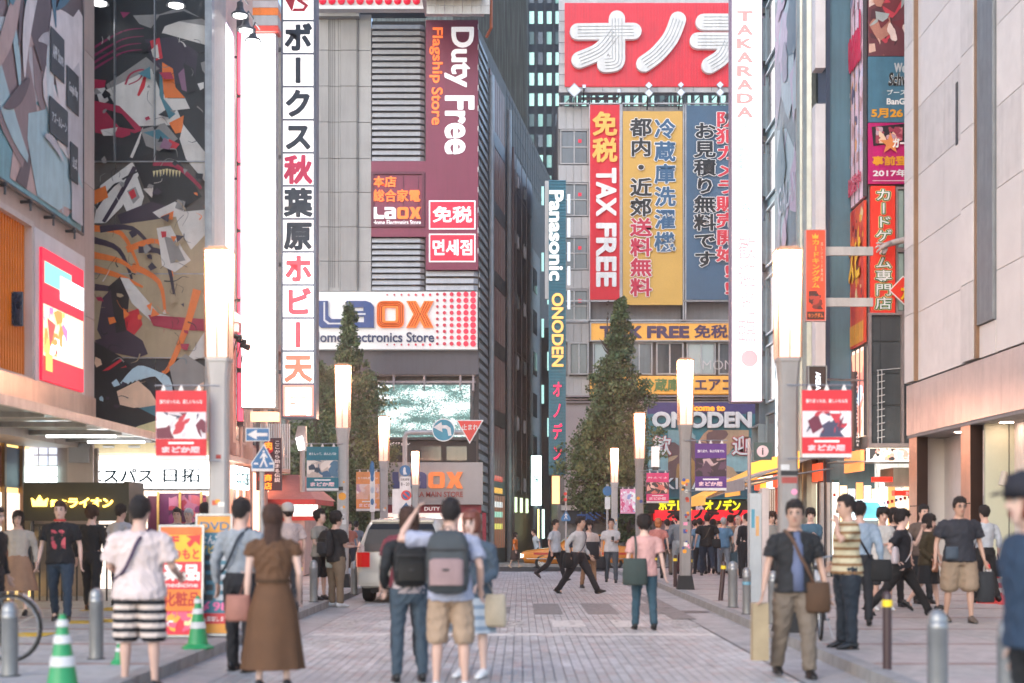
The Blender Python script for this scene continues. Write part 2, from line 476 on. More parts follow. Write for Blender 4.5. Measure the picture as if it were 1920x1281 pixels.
# ================================================================== STREET LAMPS
lampW = M('lamp_glass_lit', '#ffd2a8', .5, 0, 1, None, 0)
def lamp_glass():
    m = bpy.data.materials.new('lantern_glass'); m.use_nodes = True; nt = m.node_tree; b = nt.nodes['Principled BSDF']
    b.inputs['Base Color'].default_value = (.8,.7,.6,1)
    tc = nt.nodes.new('ShaderNodeTexCoord'); sp = nt.nodes.new('ShaderNodeSeparateXYZ'); nt.links.new(tc.outputs['Object'], sp.inputs[0])
    cr = nt.nodes.new('ShaderNodeValToRGB'); mr = nt.nodes.new('ShaderNodeMapRange')
    mr.inputs[1].default_value = 3.5; mr.inputs[2].default_value = 4.9
    nt.links.new(sp.outputs['Z'], mr.inputs[0]); nt.links.new(mr.outputs[0], cr.inputs[0])
    cr.color_ramp.elements[0].color = (.8,.3,.15,1); cr.color_ramp.elements[1].color = (1,.52,.33,1)
    e = cr.color_ramp.elements.new(.35); e.color = (1,.42,.25,1)
    st = nt.nodes.new('ShaderNodeMath'); st.operation = 'MULTIPLY_ADD'; pw = nt.nodes.new('ShaderNodeMath'); pw.operation = 'POWER'; pw.inputs[1].default_value = 3.6; nt.links.new(mr.outputs[0], pw.inputs[0]); nt.links.new(pw.outputs[0], st.inputs[0]); st.inputs[1].default_value = 58.0; st.inputs[2].default_value = .25
    nt.links.new(cr.outputs[0], b.inputs['Emission Color']); nt.links.new(st.outputs[0], b.inputs['Emission Strength'])
    return m
LG = lamp_glass()
postg = M('lamp_post_grey_paint', (.28,.26,.25), .5, .1, var=.2, vs=1.5)
postw = M('lamp_post_pale_paint', (.42,.40,.39), .5, .1, var=.15, vs=1.5)
lframe = M('lantern_frame_bronze', (.42,.22,.13), .4, .4, var=.1)
rubber = M('black_rubber', (.012,.012,.013), .7, var=.3)
stk = [paint(c, .5) for c in ('#e8e4dc','#d05a3a','#f0a028','#3a4a90','#c8c8c8','#202020','#e890b0','#a83028')]
def street_lamp(px, d, label, post, stick=0, seed=0, w=.24):
    x = X(px, d); g = ground(x, d)
    t = thing('street_lamp', label, 'street lamp', (x, d, g), 0, 'lantern street lamps along both kerbs', local=True)
    h0 = 3.54
    mb = MB(); s_ = w/2; ch = .03
    def col(z0, z1, s0, s1):
        P = []
        for z, q in ((z0,s0),(z1,s1)):
            P += [(-q+ch,-q,z),(q-ch,-q,z),(q,-q+ch,z),(q,q-ch,z),(q-ch,q,z),(-q+ch,q,z),(-q,q-ch,z),(-q,-q+ch,z)]
        mb.add(P, [(i,(i+1)%8,(i+1)%8+8,i+8) for i in range(8)] + [tuple(range(8,16)), tuple(range(7,-1,-1))])
    col(.0, h0-.35, s_, s_); col(h0-.349, h0-.05, s_*.999, s_*1.2); col(h0-.05, h0, s_*1.3, s_*1.3)
    mb.build('post', post, t)
    b = MB(); 
    P = [(-s_*1.55,-s_*1.55,0),(s_*1.55,-s_*1.55,0),(s_*1.55,s_*1.55,0),(-s_*1.55,s_*1.55,0)]; Q = [(x_*.75,y_*.75,.3) for x_,y_,_ in P]
    b.add(P+Q, [(0,1,5,4),(1,2,6,5),(2,3,7,6),(3,0,4,7),(4,5,6,7)]); b.build('base_cover', rubber, t)
    g = MB(); q0, q1 = .145, .152
    P = [(-q0,-q0,h0+.005),(q0,-q0,h0+.005),(q0,q0,h0+.005),(-q0,q0,h0+.005),(-q1,-q1,h0+1.36),(q1,-q1,h0+1.36),(q1,q1,h0+1.36),(-q1,q1,h0+1.36)]
    for a, b_, c_, d_ in ((0,1,5,4),(1,2,6,5),(2,3,7,6),(3,0,4,7)):
        gg = MB(); gg.add([P[a],P[b_],P[c_],P[d_]], [(0,1,2,3)]); gg.build('glass_panel', LG, t)
    f = MB()
    for sx in (-1,1):
        for sy in (-1,1): f.tube([(sx*q0,sy*q0,h0),(sx*q1,sy*q1,h0+1.37)], .014, 4)
    for sx, sy in ((0,-1),(0,1),(1,0),(-1,0)): f.tube([(sx*(q0+.004),sy*(q0+.004),h0),(sx*(q1+.004),sy*(q1+.004),h0+1.37)], .007, 4)
    f.build('lantern_frame', lframe, t)
    cp = MB(); cp.box(-.172,.172,-.172,.172,h0+1.365,h0+1.40); cp.box(-.12,.12,-.12,.12,h0+1.40,h0+1.43); cp.build('cap', lframe, t)
    if stick:
        rr = random.Random(seed); fr = FR((0,-s_-.001,0),(1,0,0),(0,0,1),(0,-1,0))
        for i in range(stick):
            m = MB(); a = (rr.random()-.5)*w*.6; z = .8 + rr.random()*1.6; k = .02+.028*rr.random(); c_ = .001+i*.0004
            if rr.random() < .45: m.disc(fr, a, z, k*1.1, 0, c_, 14)
            else: m.fbox(fr, a-k, a+k, z-k*(.4+rr.random()), z+k, 0, c_)
            m.build('sticker', rr.choice(stk), t)
    return t
LAMPS = [(411,18.4,'tall pale street lamp between the red banner and the lit white signs',postw,5),(643,31.6,'street lamp with an orange disc sticker beside the teal banner',postw,16),
  (720,45,'street lamp beside the orange banner and the thin white sign post',postw,4),(779,60,'small far street lamp in front of the grey store sign',postw,0),
  (1477,18.4,'tall grey street lamp carrying the large red banner over the pavement',postg,6),(1285,30.6,'sticker covered street lamp with black base and purple banner',postg,26),
  (1199,43.8,'street lamp against the tree with the pink banner on its arm',postg,5),(1152,58,'smallest street lamp standing in front of the conical tree',postw,3)]
LT = [street_lamp(p, d, l, m, s, i+3, .235 if d < 50 else .26) for i, (p, d, l, m, s) in enumerate(LAMPS)]
fr = FR((0,-.1175,0),(1,0,0),(0,0,1),(0,-1,0)); mb = MB(); mb.disc(fr, .0, 2.02, .085, 0, .006, 20); mb.build('sticker', stk[2], LT[1])
m = MB(); m.fbox(fr,-.1,.1,1.92,2.0,0,.004); m.build('sticker', M('red_brown_notice',(.32,.05,.04),.5), LT[4])
m = MB(); m.fbox(fr,-.11,.11,2.02,2.08,0,.005); m.build('sticker', black, LT[4])
m = MB(); m.fbox(fr,-.11,.0,2.09,2.16,0,.005); m.build('sticker', stk[4], LT[4])

# ------------------------------------------------------------------ banners hanging from lamp arms (made-up flat pictures, the words kept)
def banner(d, x0, y0, x1, y1, label, col, head, foot, pal, seed, arm_px, textcol='#f4f0ee', fullart=False):
    a0, a1, b0, b1 = X(x0,d), X(x1,d), Z(y1,d), Z(y0,d)
    t = thing('street_banner', label, 'banner', ((a0+a1)/2, d-.02, b0), 0, 'banners hung from the street lamps')
    f = face(d, .02)
    h = b1-b0; m = paint(col, .6)
    q = MB(); n = 10; W_ = a1-a0     # gently waved cloth
    for i in range(n+1):
        z = b0 + h*i/n
        for sgn in (0, .006):
            pass
    q.fbox(f, a0, a1, b0, b1, 0, .01); q.build('cloth', m, t)
    fr_ = FR(f.o, f.u, f.v, f.n)
    if fullart: art(t, f, a0+.02, a1-.02, b0+.06*h, b1-.05*h, pal, 60, seed, .012, 'bs', .2, 'printed_picture', 0, .0003)
    else:
        q = MB(); q.fbox(f, a0+.005, a1-.005, b0+h*.30, b1-h*.31, .01, .0115); q.build('picture_field', paint(pal[0], .6), t)
        art(t, f, a0+.01, a1-.01, b0+h*.305, b1-h*.315, pal, 22, seed, .012, 'bsr', .45, 'printed_picture', 0, .0004)
        text(t, f, head, a0+.08*W_, a1-.08*W_, b1-h*.19, b1-h*.13, paint(textcol), .011, .003, .01)
        text(t, f, foot, a0+.12*W_, a1-.12*W_, b0+h*.09, b0+h*.19, paint('#f6c0c8'), .011, .004, .02, outline=paint('#f8f4f2'))
        q = MB(); q.fbox(f, a0+.25*W_, a1-.25*W_, b0+h*.225, b0+h*.255, .01, .012); q.build('caption_strip', paint(textcol), t)
        q = MB(); q.fbox(f, a0+.002, a1-.002, b0, b0+h*.055, .01, .0125); q.build('bottom_hem', paint('#d8d4d2'), t)
    lx = X(arm_px, d); s_ = -1 if lx > a1 else 1
    q = MB(); y = d+.01; ex = a0 if lx > a1 else a1
    q.cyl((lx, y+.03, b1+.07), (a0-.03 if lx > a1 else a1+.03, y+.03, b1+.07), .012, seg=6)
    q.build('bracket', steel, t); q = MB(); q.cyl((lx, y+.03, b0-.01), (a0 if lx > a1 else a1, y+.03, b0-.01), .01, seg=6)
    q.build('bracket', steel, t)
    for k in (.15, .5, .85):
        q = MB(); xx = a0+(a1-a0)*k; q.plate(f, [[(xx-.035, b1-.004), (xx+.035, b1-.004), (xx+.006, b1+.07), (xx-.006, b1+.07)]], -.002, .004); q.build('clip', paint('#e0d8d4'), t)
    return t
banner(18.1, 293, 733, 388, 862, 'large red banner hanging beside the printed mural wall', '#cf2733', '独りぼっちは、寂しいもんな', 'まどか展', ['#d8cfd2','#c03040','#efe6e6','#e8e0e4','#6a2038','#40405a'], 5, 411)
banner(31.4, 575, 838, 635, 920, 'teal banner beside the lamp with the orange disc', '#1d6f80', 'あたしって、ほんとバカ', 'まどか展', ['#c9b4a8','#2b3c50','#3a6080','#e8d8cc','#4a7088'], 8, 643)
banner(44.8, 668, 885, 712, 958, 'orange banner beside the third lamp and blue oval sign', '#e89858', 'もう何も恐くない', 'まどか展', ['#e8b8a0','#e8d0c8','#f0e0d8','#c8a0b0','#e0a070'], 11, 720)
banner(18.1, 1503, 732, 1596, 858, 'large red banner over the right pavement near the brown panel wall', '#cf2733', '独りぼっちは、寂しいもんな', 'まどか展', ['#d8cfd2','#c03040','#efe6e6','#e8e0e4','#6a2038','#40405a'], 6, 1477)
banner(30.4, 1303, 832, 1362, 920, 'purple banner on the sticker covered lamp', '#5b2f7c', '繰り返す。私は何度でも', 'まどか展', ['#3a2430','#b89088','#5a3a50','#2a1a24','#c8a8a8'], 21, 1285)
banner(43.6, 1212, 887, 1254, 943, 'pink banner over the crowd beside the third lamp', '#e0457a', '叶えてよ', 'まどか展', ['#4a4040','#e8a898','#f0c8b8','#d87868'], 31, 1199)
banner(57.8, 1163, 917, 1194, 963, 'small pink patterned banner beside the farthest right lamp', '#f0a0c0', '', '', ['#f8e0ec','#e86090','#f0b0d0','#a0a8d8','#ffffff'], 41, 1152, fullart=True)
# ================================================================== LEFT SIDE OF THE STREET
beige = M('pink_beige_wall_panel', (.46,.385,.35), .55, var=.12, vs=1.2)
beige2 = M('pale_beige_wall_panel', (.5,.44,.41), .5, var=.12, vs=1.2)
b1 = thing('corner_shop_building', 'beige panelled building with teal poster and orange slatted front', 'building', (-12, 21, .1))
LW = lwall(-8.5)
w = MB(); w.box(-16, -8.53, 14, 28.3, 3.0, 22); w.box(-16, -9.6, 14, 29.5, -.1, 3.0); w.build('wall', beige, b1)
for i in range(5):
    for j in range(7):
        if j*2.6+3 > 20: continue
        a0, a1, z0 = 14+i*3.0, 14+(i+1)*3.0-.015, 3.0+j*2.6
        a1 = min(a1, 28.4)
        if a1-a0 < .1: continue
        q = MB(); q.fbox(LW, a0, a1, z0, z0+2.585, -.029, 0); q.build('wall_panel', beige if (i+j) % 3 else beige2, b1)
# big teal poster on frame
p = thing('teal_poster', 'huge pale teal poster on a steel frame, topmost on the beige wall', 'poster', (-8.4, 24, 7.1))
f = lwall(-8.5+.12)
q = MB(); q.fbox(f, 16, 27.15, 7.12, 19, -.1, 0); q.build('poster_sheet', paint('#6fa4b0', .5, .25), p)
art(p, f, 20, 27.1, 7.2, 14.6, ['#b8b8be','#d0ccd0','#4a8094','#8a7678','#dcd8da','#3a6c86','#b8a09c','#a0c0c8','#5a4a50','#c8d4d8'], 110, 12, .004, 'brr', .24, 'printed_picture', 0, .0006)
for (a, b, w_, h_, s_) in ((25.2,9.55,.75,.8,'APP Store'),(26.1,9.2,.7,.75,'Google Play'),(25.15,8.45,1.0,.65,'アズールレーン'),(26.3,7.9,.45,.7,'公式')):
    q = MB(); q.fbox(f, a, a+w_, b, b+h_, .06, .07); q.build('printed_badge', paint('#20262e'), p)
    text(p, f, s_, a+.1, a+w_-.08, b+h_*.35, b+h_*.65, paint('#c8ccd0'), .072, .004)
q = MB()
for z in (7.06,): q.tube([(-8.36,16,z),(-8.36,27.2,z)], .03, 6)
q.tube([(-8.36,27.2,7.06),(-8.36,27.2,19)], .025, 6)
for i in range(9): q.cyl((-8.5,17+i*1.2,7.0),(-8.3,17+i*1.2,7.0),.03,seg=6); q.cyl((-8.33,17+i*1.2,7.05),(-8.33,17+i*1.2,6.85),.02,seg=6)
q.build('steel_frame', dgrey, p)
# orange slatted panel
p = thing('orange_slat_panel', 'recessed orange slatted light panel low on the beige wall', 'slatted panel', (-8.45, 22, 4))
f = lwall(-8.47)
q = MB(); q.fbox(f, 18.5, 24.05, 4.0, 6.55, 0, .03); q.build('back_board', E('orange_glow_board', '#f09018', .5), p)
q = MB(); frame_f(q, f, 18.4, 24.15, 3.9, 6.65, .1, 0, .22); q.build('surround', beige2, p)
sl = None
for i in range(46):
    a = 18.52+i*.12
    if sl is None: q = MB(); q.fbox(FR((-8.47,0,0),(0,1,0),(0,0,1),(1,0,0)), 0, .035, 4.0, 6.55, .035, .12); sl = q.build('slat', paint('#c87818'), None); sl.parent = p; me = sl.data; 
    else: sl = bpy.data.objects.new('slat', me); C.objects.link(sl); sl.parent = p
    sl.location = (-p.location.x, a-p.location.y, -p.location.z)
# blue sign with letters sticking out
p = thing('blue_letter_sign', 'small dark blue sign of raised characters beside the red screen', 'sign', (-8.2, 23.6, 5.4))
f = face(23.5)
q = MB(); q.fbox(f, X(6,23.5), X(44,23.5), Z(612,23.5), Z(548,23.5), 0, .06); q.build('board', paint('#2c4a60'), p)
text(p, f, '水道橋', X(7,23.5), X(43,23.5), Z(610,23.5), Z(550,23.5), paint('#182c44'), .06, .06, .03)
q = MB(); q.cyl((X(20,23.5),23.52,Z(580,23.5)),(X(20,23.5)-.5,23.6,Z(580,23.5)),.03); q.build('bracket', dgrey, p)
# red video screen on white panel
p = thing('red_screen', 'lit red advertising screen in a white surround on the beige wall', 'screen', (-8.3, 26, 3.6))
f = lwall(-8.5+.18)
q = MB(); q.fbox(f, 24.4, 27.2, 3.5, 6.62, -.17, 0); q.build('surround', white, p)
q = MB(); q.fbox(f, 24.62, 26.95, 4.02, 6.32, 0, .05); q.build('screen_face', E('screen_red', '#e0203c', .75), p)
f2 = lwall(-8.5+.235)
q = MB(); q.fbox(f2, 24.72, 26.2, 5.72, 6.1, 0, .004); q.build('screen_band', E('screen_mint', '#7fd8c0', .8), p)
q = MB(); q.fbox(f2, 25.55, 26.92, 5.55, 5.98, .004, .008); q.build('screen_band', E('screen_white', '#ffffff', 1.0), p)
q = MB(); q.fbox(f2, 24.66, 26.9, 4.45, 5.35, 0, .004); q.build('screen_picture', E('screen_cream', '#f0d8b0', .9), p)
art(p, f2, 24.66, 26.0, 4.5, 5.33, ['#e88848','#f0e0b0','#c84848','#a8b060','#ffffff','#d870a0'], 26, 4, .006, 'bs', .3, 'screen_picture', .9, .0008)
for k in range(6):
    text(p, f2, '期間限定開催中', 25.7, 26.75, 5.16-k*.13, 5.25-k*.13, E('screen_text','#ffffff',1.0), .012, .003)
q = MB(); q.fbox(f2, 24.75, 25.1, 4.2, 4.75, .012, .016); q.build('screen_badge', E('screen_gold', '#f0c060', .9), p)
# fascia under the wall, canopy, glazed shop front and lion sign
cop = M('copper_tinted_steel', (.52,.42,.36), .3, .75, var=.25, vs=1.4)
p = thing('glass_canopy', 'thin glass and steel canopy over the shop entrance under the screen', 'canopy', (-8.2, 23, 3.1))
q = MB(); q.box(-8.5, -6.9, 18, 27.6, 3.16, 3.2); q.build('glass_sheet', M('canopy_glass', (.6,.65,.6), .15, var=.1), p)
q = MB(); q.box(-6.9,-6.84,18,27.6,3.1,3.24); q.box(-8.5,-6.9,27.55,27.6,3.1,3.16)
for i in range(5): q.box(-8.5,-6.9,18.6+i*2,18.66+i*2,3.06,3.15)
q.build('steel_edge', steel, p)
q = MB(); q.box(-8.0,-6.95,26.3,26.36,3.02,3.06); q.build('tube_light', litw, p); q = MB(); q.box(-8.2,-7.0,24.6,24.66,3.02,3.06); q.build('tube_light', litw, p)
q = MB(); q.box(-8.7,-8.2,18,27.5,3.28,3.95); q.build('copper_fascia', cop, p)
p = thing('shop_front', 'glazed shop front with warm light and dark posts behind the walkers', 'shop front', (-8.6, 23, .1))
wall_in = M('shop_interior', (.5,.38,.22), .6, var=.2)
q = MB(); q.box(-9.55,-9.5,15,27.6,.1,3.1); q.build('glazing', E('warm_shop_glow', '#f0c878', 1.3), p)
for i in range(14):
    y = 15.5+i*.95; q = MB(); q.box(-9.49,-9.4,y,y+.1,.1,3.1); q.build('post', M('bronze_post',(.16,.1,.06),.4,.4), p)
for i in range(13):
    for k in range(3):
        y = 15.62+i*.95; q = MB(); q.box(-9.48,-9.45,y,y+.8,.5+k*.85,1.25+k*.85); q.build('display_poster', [paint('#b0a080'),E('shop_poster_a','#f4ece0',1.3),paint('#804038'),E('shop_poster_b','#f0d0c0',1.1),paint('#385068')][(i*2+k)%5], p)
q = MB(); q.box(-9.6,-8.2,27.62,27.7,.1,3.0); q.build('end_wall', paint('#9a8f88'), p)
f = face(27.6)
for i in range(3):                      # white backlit panes left of the column
    for j in range(4):
        x0 = 56+i*18; y0 = 835+j*20
        q = MB(); pb(q, 27.55, x0, y0, x0+15, y0+17, .02); q.build('lit_pane', litc if j > 1 else E('cool_lattice','#b8c0d8',.9), p)
q = MB(); pb(q, 27.5, 128, 826, 176, 905, .06); q.build('column_casing', beige2, p)
q = MB(); pb(q, 27.4, 130, 832, 168, 868, .05); q.build('notice_board', paint('#9fa6b0'), p)
t = thing('lion_shop_sign', 'black shop sign with glowing yellow crown and lettering', 'sign', (X(145,25.5), 25.5, 1.6))
d = 25.5
q = MB(); pb(q, d, 48, 905, 235, 977, .12); q.box(X(235,d), X(245,d), d-.12, d+.9, Z(998,d), Z(903,d)); q.build('box', M('olive_black_sign', (.03,.03,.018), .45, var=.2), t)
fs_ = face(d, .12); gl = E('glowing_yellow_letters', '#ffd860', 3.0)
text(t, fs_, 'ライオン', X(133,d), X(216,d), Z(952,d), Z(934,d), gl, .01, .05, .035)
text(t, fs_, '銀座', X(100,d), X(129,d), Z(951,d), Z(937,d), gl, .01, .05, .012)
cr = [(0,0),(1,0),(1.1,.75),(.78,.45),(.5,1),(.22,.45),(-.1,.75)]
q = MB(); q.plate(fs_, [[(X(67,d)+a*.24, Z(950,d)+b*.2) for a,b in cr]], .01, .06); q.build('crown_emblem', gl, t)
q = MB(); q.cyl((X(60,d),d+.02,Z(977,d)),(X(60,d),d+.02,.12),.03); q.cyl((X(232,d),d+.02,Z(977,d)),(X(232,d),d+.02,.12),.03); q.build('leg', dgrey, t)
# a sheltering counter under the sign
q = MB()
for i in range(13): q.cyl((X(60+i*14,26),26,.12),(X(60+i*14,26),26,1.5),.018,seg=6)
q.cyl((X(58,26),26,1.5),(X(232,26),26,1.5),.022,seg=6); rl = q.build('railing', dgrey); tag(rl, 'dark vertical bar railing under the glowing yellow sign', 'railing')

# mural building -----------------------------------------------------
b2 = thing('mural_building', 'building end wall covered by a tall printed mural of angular shapes', 'building', (-8, 34, .1))
d = 30
q = MB(); q.box(-12, X(388.5,d), d+.05, 31.9, 3.45, 22); q.build('wall', beige2, b2)
mur = thing('printed_mural', 'tall printed mural of dark, grey, red and orange shapes between beige wall and lit signs', 'mural', (X(282,d), d, Z(812,d)))
seams_x = [170, 217, 292, 389]; seams_y = [-45, 100, 305, 515, 672, 775, 814]
fm = face(d)
for i in range(3):
    for j in range(6):
        q = MB(); q.fbox(fm, X(seams_x[i],d)+.006, X(seams_x[i+1],d)-.006, Z(seams_y[j+1],d)+.006, Z(seams_y[j],d)-.006, 0, .03)
        q.build('mural_panel', paint(['#1c2226','#20262a','#5a544e','#9a8a74','#30343a','#2a3034'][j], .4, .2), mur)
def mp(pts): return [(X(min(max(x,177),388),d), Z(min(max(y,-40),812),d)) for x,y in pts]
cols = {'k':'#171c20','w':'#d6d1c8','g':'#8e8b86','r':'#a82044','o':'#e87830','m':'#84204e','t':'#447c88','c':'#ab9878','b':'#b2ccd4','v':'#886078','y':'#d8cc98','d':'#362c3c','e':'#cc2434','s':'#e8c0a0'}
mi_ = {k:i for i,k in enumerate(cols)}
mu = MB(); cnt = [0]
def shp(k, pts):
    cnt[0] += 1; mu.k = mi_[k]; mu.plate(fm, [mp(pts)], .03+cnt[0]*.0012, .0306+cnt[0]*.0012)
def rib(k, pts, w0, w1=None):
    w1 = .2*w0 if w1 is None else w1
    P, Q = [], []; n = len(pts)
    sm = []
    for i in range(n-1):
        p0 = pts[max(i-1,0)]; p1 = pts[i]; p2 = pts[i+1]; p3 = pts[min(i+2,n-1)]
        for t_ in (0,.25,.5,.75):
            sm.append(tuple(.5*(2*p1[k_]+(p2[k_]-p0[k_])*t_+(2*p0[k_]-5*p1[k_]+4*p2[k_]-p3[k_])*t_*t_+(3*p1[k_]-3*p2[k_]+p3[k_]-p0[k_])*t_**3) for k_ in (0,1)))
    sm.append(pts[-1]); n = len(sm)
    for i in range(n):
        a = sm[max(i-1,0)]; b_ = sm[min(i+1,n-1)]; dx, dy = b_[0]-a[0], b_[1]-a[1]; L = math.hypot(dx,dy) or 1
        w_ = w0+(w1-w0)*i/(n-1); P.append((sm[i][0]-dy/L*w_/2, sm[i][1]+dx/L*w_/2)); Q.append((sm[i][0]+dy/L*w_/2, sm[i][1]-dx/L*w_/2))
    shp(k, P+Q[::-1])
# upper third: black ground, magenta streaks, white rock-like masses
for y in (60,75,88,100): rib('m', [(177,y+30),(230,y),(270,y-6)], 5, 1)
shp('g',[(250,30),(300,28),(340,14),(386,40),(388,84),(350,70),(300,60),(262,46)]); shp('w',[(290,62),(330,40),(388,50),(388,86),(352,76),(310,64)])
shp('k',[(280,60),(300,30),(345,22),(380,36),(340,40),(310,50),(292,90)])
shp('d',[(272,75),(330,70),(372,100),(366,150),(330,160),(290,130)]); shp('e',[(282,78),(300,72),(306,110),(290,116)]); shp('w',[(284,95),(296,84),(300,112),(288,108)])
shp('g',[(200,160),(275,108),(300,130),(240,170),(205,175)]); shp('w',[(200,170),(285,130),(300,170),(330,200),(345,235),(250,238),(225,215),(212,190)])
rib('r',[(236,160),(246,140),(270,132),(262,150),(242,160)],4,2); shp('e',[(258,180),(272,140),(278,136),(272,165),(262,182)])
shp('o',[(305,118),(325,130),(330,165),(348,185),(310,185),(305,160)]); shp('t',[(300,135),(306,150),(308,186),(330,215),(318,225),(300,180)]); shp('w',[(310,186),(348,186),(357,205),(330,208)])
shp('v',[(335,140),(350,125),(362,150),(356,175),(342,170)]); shp('k',[(345,120),(364,130),(370,170),(352,178)])
shp('r',[(177,150),(200,152),(196,172),(177,168)]); shp('w',[(180,168),(198,166),(205,190),(190,200)])
shp('r',[(177,190),(225,200),(270,245),(230,260),(180,250)]); shp('k',[(195,205),(230,215),(255,245),(225,240)]); shp('w',[(190,245),(222,240),(215,256),(195,256)])
shp('o',[(318,232),(346,218),(342,250),(330,252)]); shp('w',[(245,296),(270,238),(262,270),(250,298)])
shp('g',[(265,245),(310,232),(335,262),(300,285),(275,275)]); shp('t',[(270,250),(300,244),(320,262),(296,262)]); shp('e',[(318,262),(338,272),(330,282),(316,278)])
shp('w',[(345,235),(388,290),(388,345),(350,300),(338,262)]); shp('k',[(250,300),(300,285),(335,300),(380,370),(300,420),(262,330)])
for i in range(9): shp('y',[(288+i*6,318+abs(i-4)),(293+i*6,318+abs(i-4)),(290+i*6,334)])
rib('r',[(288,308),(330,312),(370,345),(378,356)],10,5)
shp('w',[(178,420),(190,350),(250,305),(262,330),(230,390),(200,420)]); rib('d',[(255,315),(228,365),(196,418)],9,7); rib('k',[(177,400),(215,350),(262,322)],5,3)
shp('w',[(228,372),(258,330),(272,370),(262,405),(240,400)]); shp('g',[(240,360),(256,352),(264,372),(252,384)]); shp('e',[(243,362),(253,356),(258,370),(249,376)])
shp('o',[(177,360),(200,350),(205,372),(180,385)]); shp('d',[(222,405),(285,380),(330,392),(300,450),(240,448)])
shp('w',[(288,400),(330,380),(350,392),(330,420),(300,410)]); shp('g',[(335,375),(350,380),(345,398),(330,392)])
# middle: orange ribbons, brown field
shp('c',[(177,430),(388,400),(388,672),(177,672)]); shp('w',[(330,400),(388,395),(388,440),(360,470),(338,430)])
for i,(x0,y0,x1,y1,x2,y2) in enumerate([(178,430,230,440,262,500),(178,452,225,470,250,525),(178,480,230,492,258,515),(190,432,250,430,290,470),(178,505,228,520,270,540),(180,540,225,545,262,552),(240,470,300,455,326,520),(262,470,310,480,330,560),(250,500,300,530,312,590)]):
    rib('o' if i % 2 == 0 else 'd', [(x0,y0),(x1,y1),(x2,y2)], 13, 4)
shp('w',[(296,430),(322,425),(345,470),(360,490),(330,512),(306,500),(302,465)]); shp('g',[(310,445),(330,450),(350,490),(322,496)]); shp('e',[(304,436),(314,436),(314,446),(306,448)]); shp('o',[(322,445),(334,445),(328,456)])
shp('k',[(205,540),(228,520),(245,555),(240,620),(225,640),(208,590)]); shp('d',[(195,560),(210,545),(222,640),(200,650),(185,620)])
shp('w',[(228,522),(244,524),(300,590),(346,600),(330,612),(288,606),(250,570)]); shp('r',[(280,592),(388,600),(388,622),(330,620),(290,612)])
shp('e',[(235,590),(262,580),(270,610),(250,635),(240,622)]); shp('d',[(180,640),(240,620),(270,640),(280,665),(262,672),(200,660)])
rib('o',[(372,545),(350,620),(320,690),(306,700)],16,5)
# lower: dark forms and pale blue ribbons
shp('k',[(177,640),(230,670),(250,690),(180,700)]); shp('w',[(388,620),(350,680),(388,670)]); shp('g',[(320,690),(350,665),(388,690),(388,735),(330,735)])
for (a,b_) in ((0,0),(8,14),(20,24)): rib('e',[(178+a,712+b_*.3),(232+a,675+b_)],6,5)
shp('k',[(177,700),(240,690),(280,720),(262,800),(177,790)]); shp('s',[(222,735),(262,715),(285,735),(300,760),(262,768),(228,760)])
for i in range(8): rib('b',[(232+i*8,722-i*3),(262+i*8,690+i*3),(300+i*4,700+i*8)],9,3)
shp('t',[(240,770),(300,760),(330,745),(345,780),(280,812),(230,812)]); shp('k',[(190,776),(262,765),(310,790),(270,800),(230,812),(180,812)]); shp('y',[(262,800),(320,782),(388,790),(388,812),(240,812)])
rq = random.Random(17)
zones = [(-40,120,'kwgm'),(120,300,'wgkrtv'),(300,430,'wgdkco'),(430,560,'odcwg'),(560,680,'cwrdo'),(680,812,'bktdgs')]
for i in range(190):
    ya, yb, ks = rq.choice(zones); cx = 177+211*rq.random(); cy = ya+(yb-ya)*rq.random(); th = rq.random()*6.28; L = 5+16*rq.random(); k = rq.choice(ks)
    if i % 5 < 2:
        m_ = 3+rq.randrange(3); shp(k, [(cx+L*.6*(.5+rq.random())*math.cos(th+6.28*j/m_), cy+L*.6*(.4+rq.random())*math.sin(th+6.28*j/m_)) for j in range(m_)])
    else:
        cu = rq.uniform(-1,1); rib('k' if i % 3 else k, [(cx,cy),(cx+L*math.cos(th),cy+L*math.sin(th)),(cx+L*1.8*math.cos(th+cu),cy+L*1.8*math.sin(th+cu))], 1.0+2.2*rq.random()*(i % 5 == 4), .4)
mu.build('printed_shapes', [paint(c_, .35, .12) for c_ in cols.values()], mur)
q = MB()
for x in (217, 292): q.fbox(fm, X(x,d)-.012, X(x,d)+.012, Z(305,d), Z(-40,d), .03, .12)
for y in (305, 515, 672, 775): q.fbox(fm, X(177,d), X(389,d), Z(y,d)-.012, Z(y,d)+.012, .03, .1)
q.build('joint_cover', steel, mur)
q = MB(); q.fbox(fm, X(389,d), X(402,d), 3.4, 22, .0, .25); tag(q.build('steel_pilaster', steel), 'tall brushed steel pilaster at the edge of the printed mural', 'pilaster')
# hooded lamps over the mural and signs
for (px, py, dd, lb) in ((330,2,29.2,'hooded lamp over the middle of the mural'),(186,-2,29.2,'hooded lamp over the corner of the mural'),(450,22,31.6,'hooded lamp highest above the first lit sign'),(461,50,32,'hooded lamp between the two lit white signs'),(474,70,33.5,'hooded lamp lowest at the top of the second lit sign')):
    x, z = X(px,dd), Z(py,dd); t = thing('hooded_lamp', lb, 'lamp', (x,dd,z), 0, 'hooded lamps above the signs')
    q = MB(); q.lathe((x,dd,z-.1), [(.2,0),(.19,.05),(.1,.12),(.07,.2),(.07,.3),(.02,.34)], 14); q.build('hood', dgrey, t)
    q = MB(); q.ell((x,dd,z-.09), (.16,.16,.05), 12, 5); q.build('bulb', litw, t)
    q = MB(); q.tube([(x,dd,z+.22),(x,dd+.3,z+.45),(x-.0,dd+.9,z+.5)], .02, 6); q.build('arm', dgrey, t)
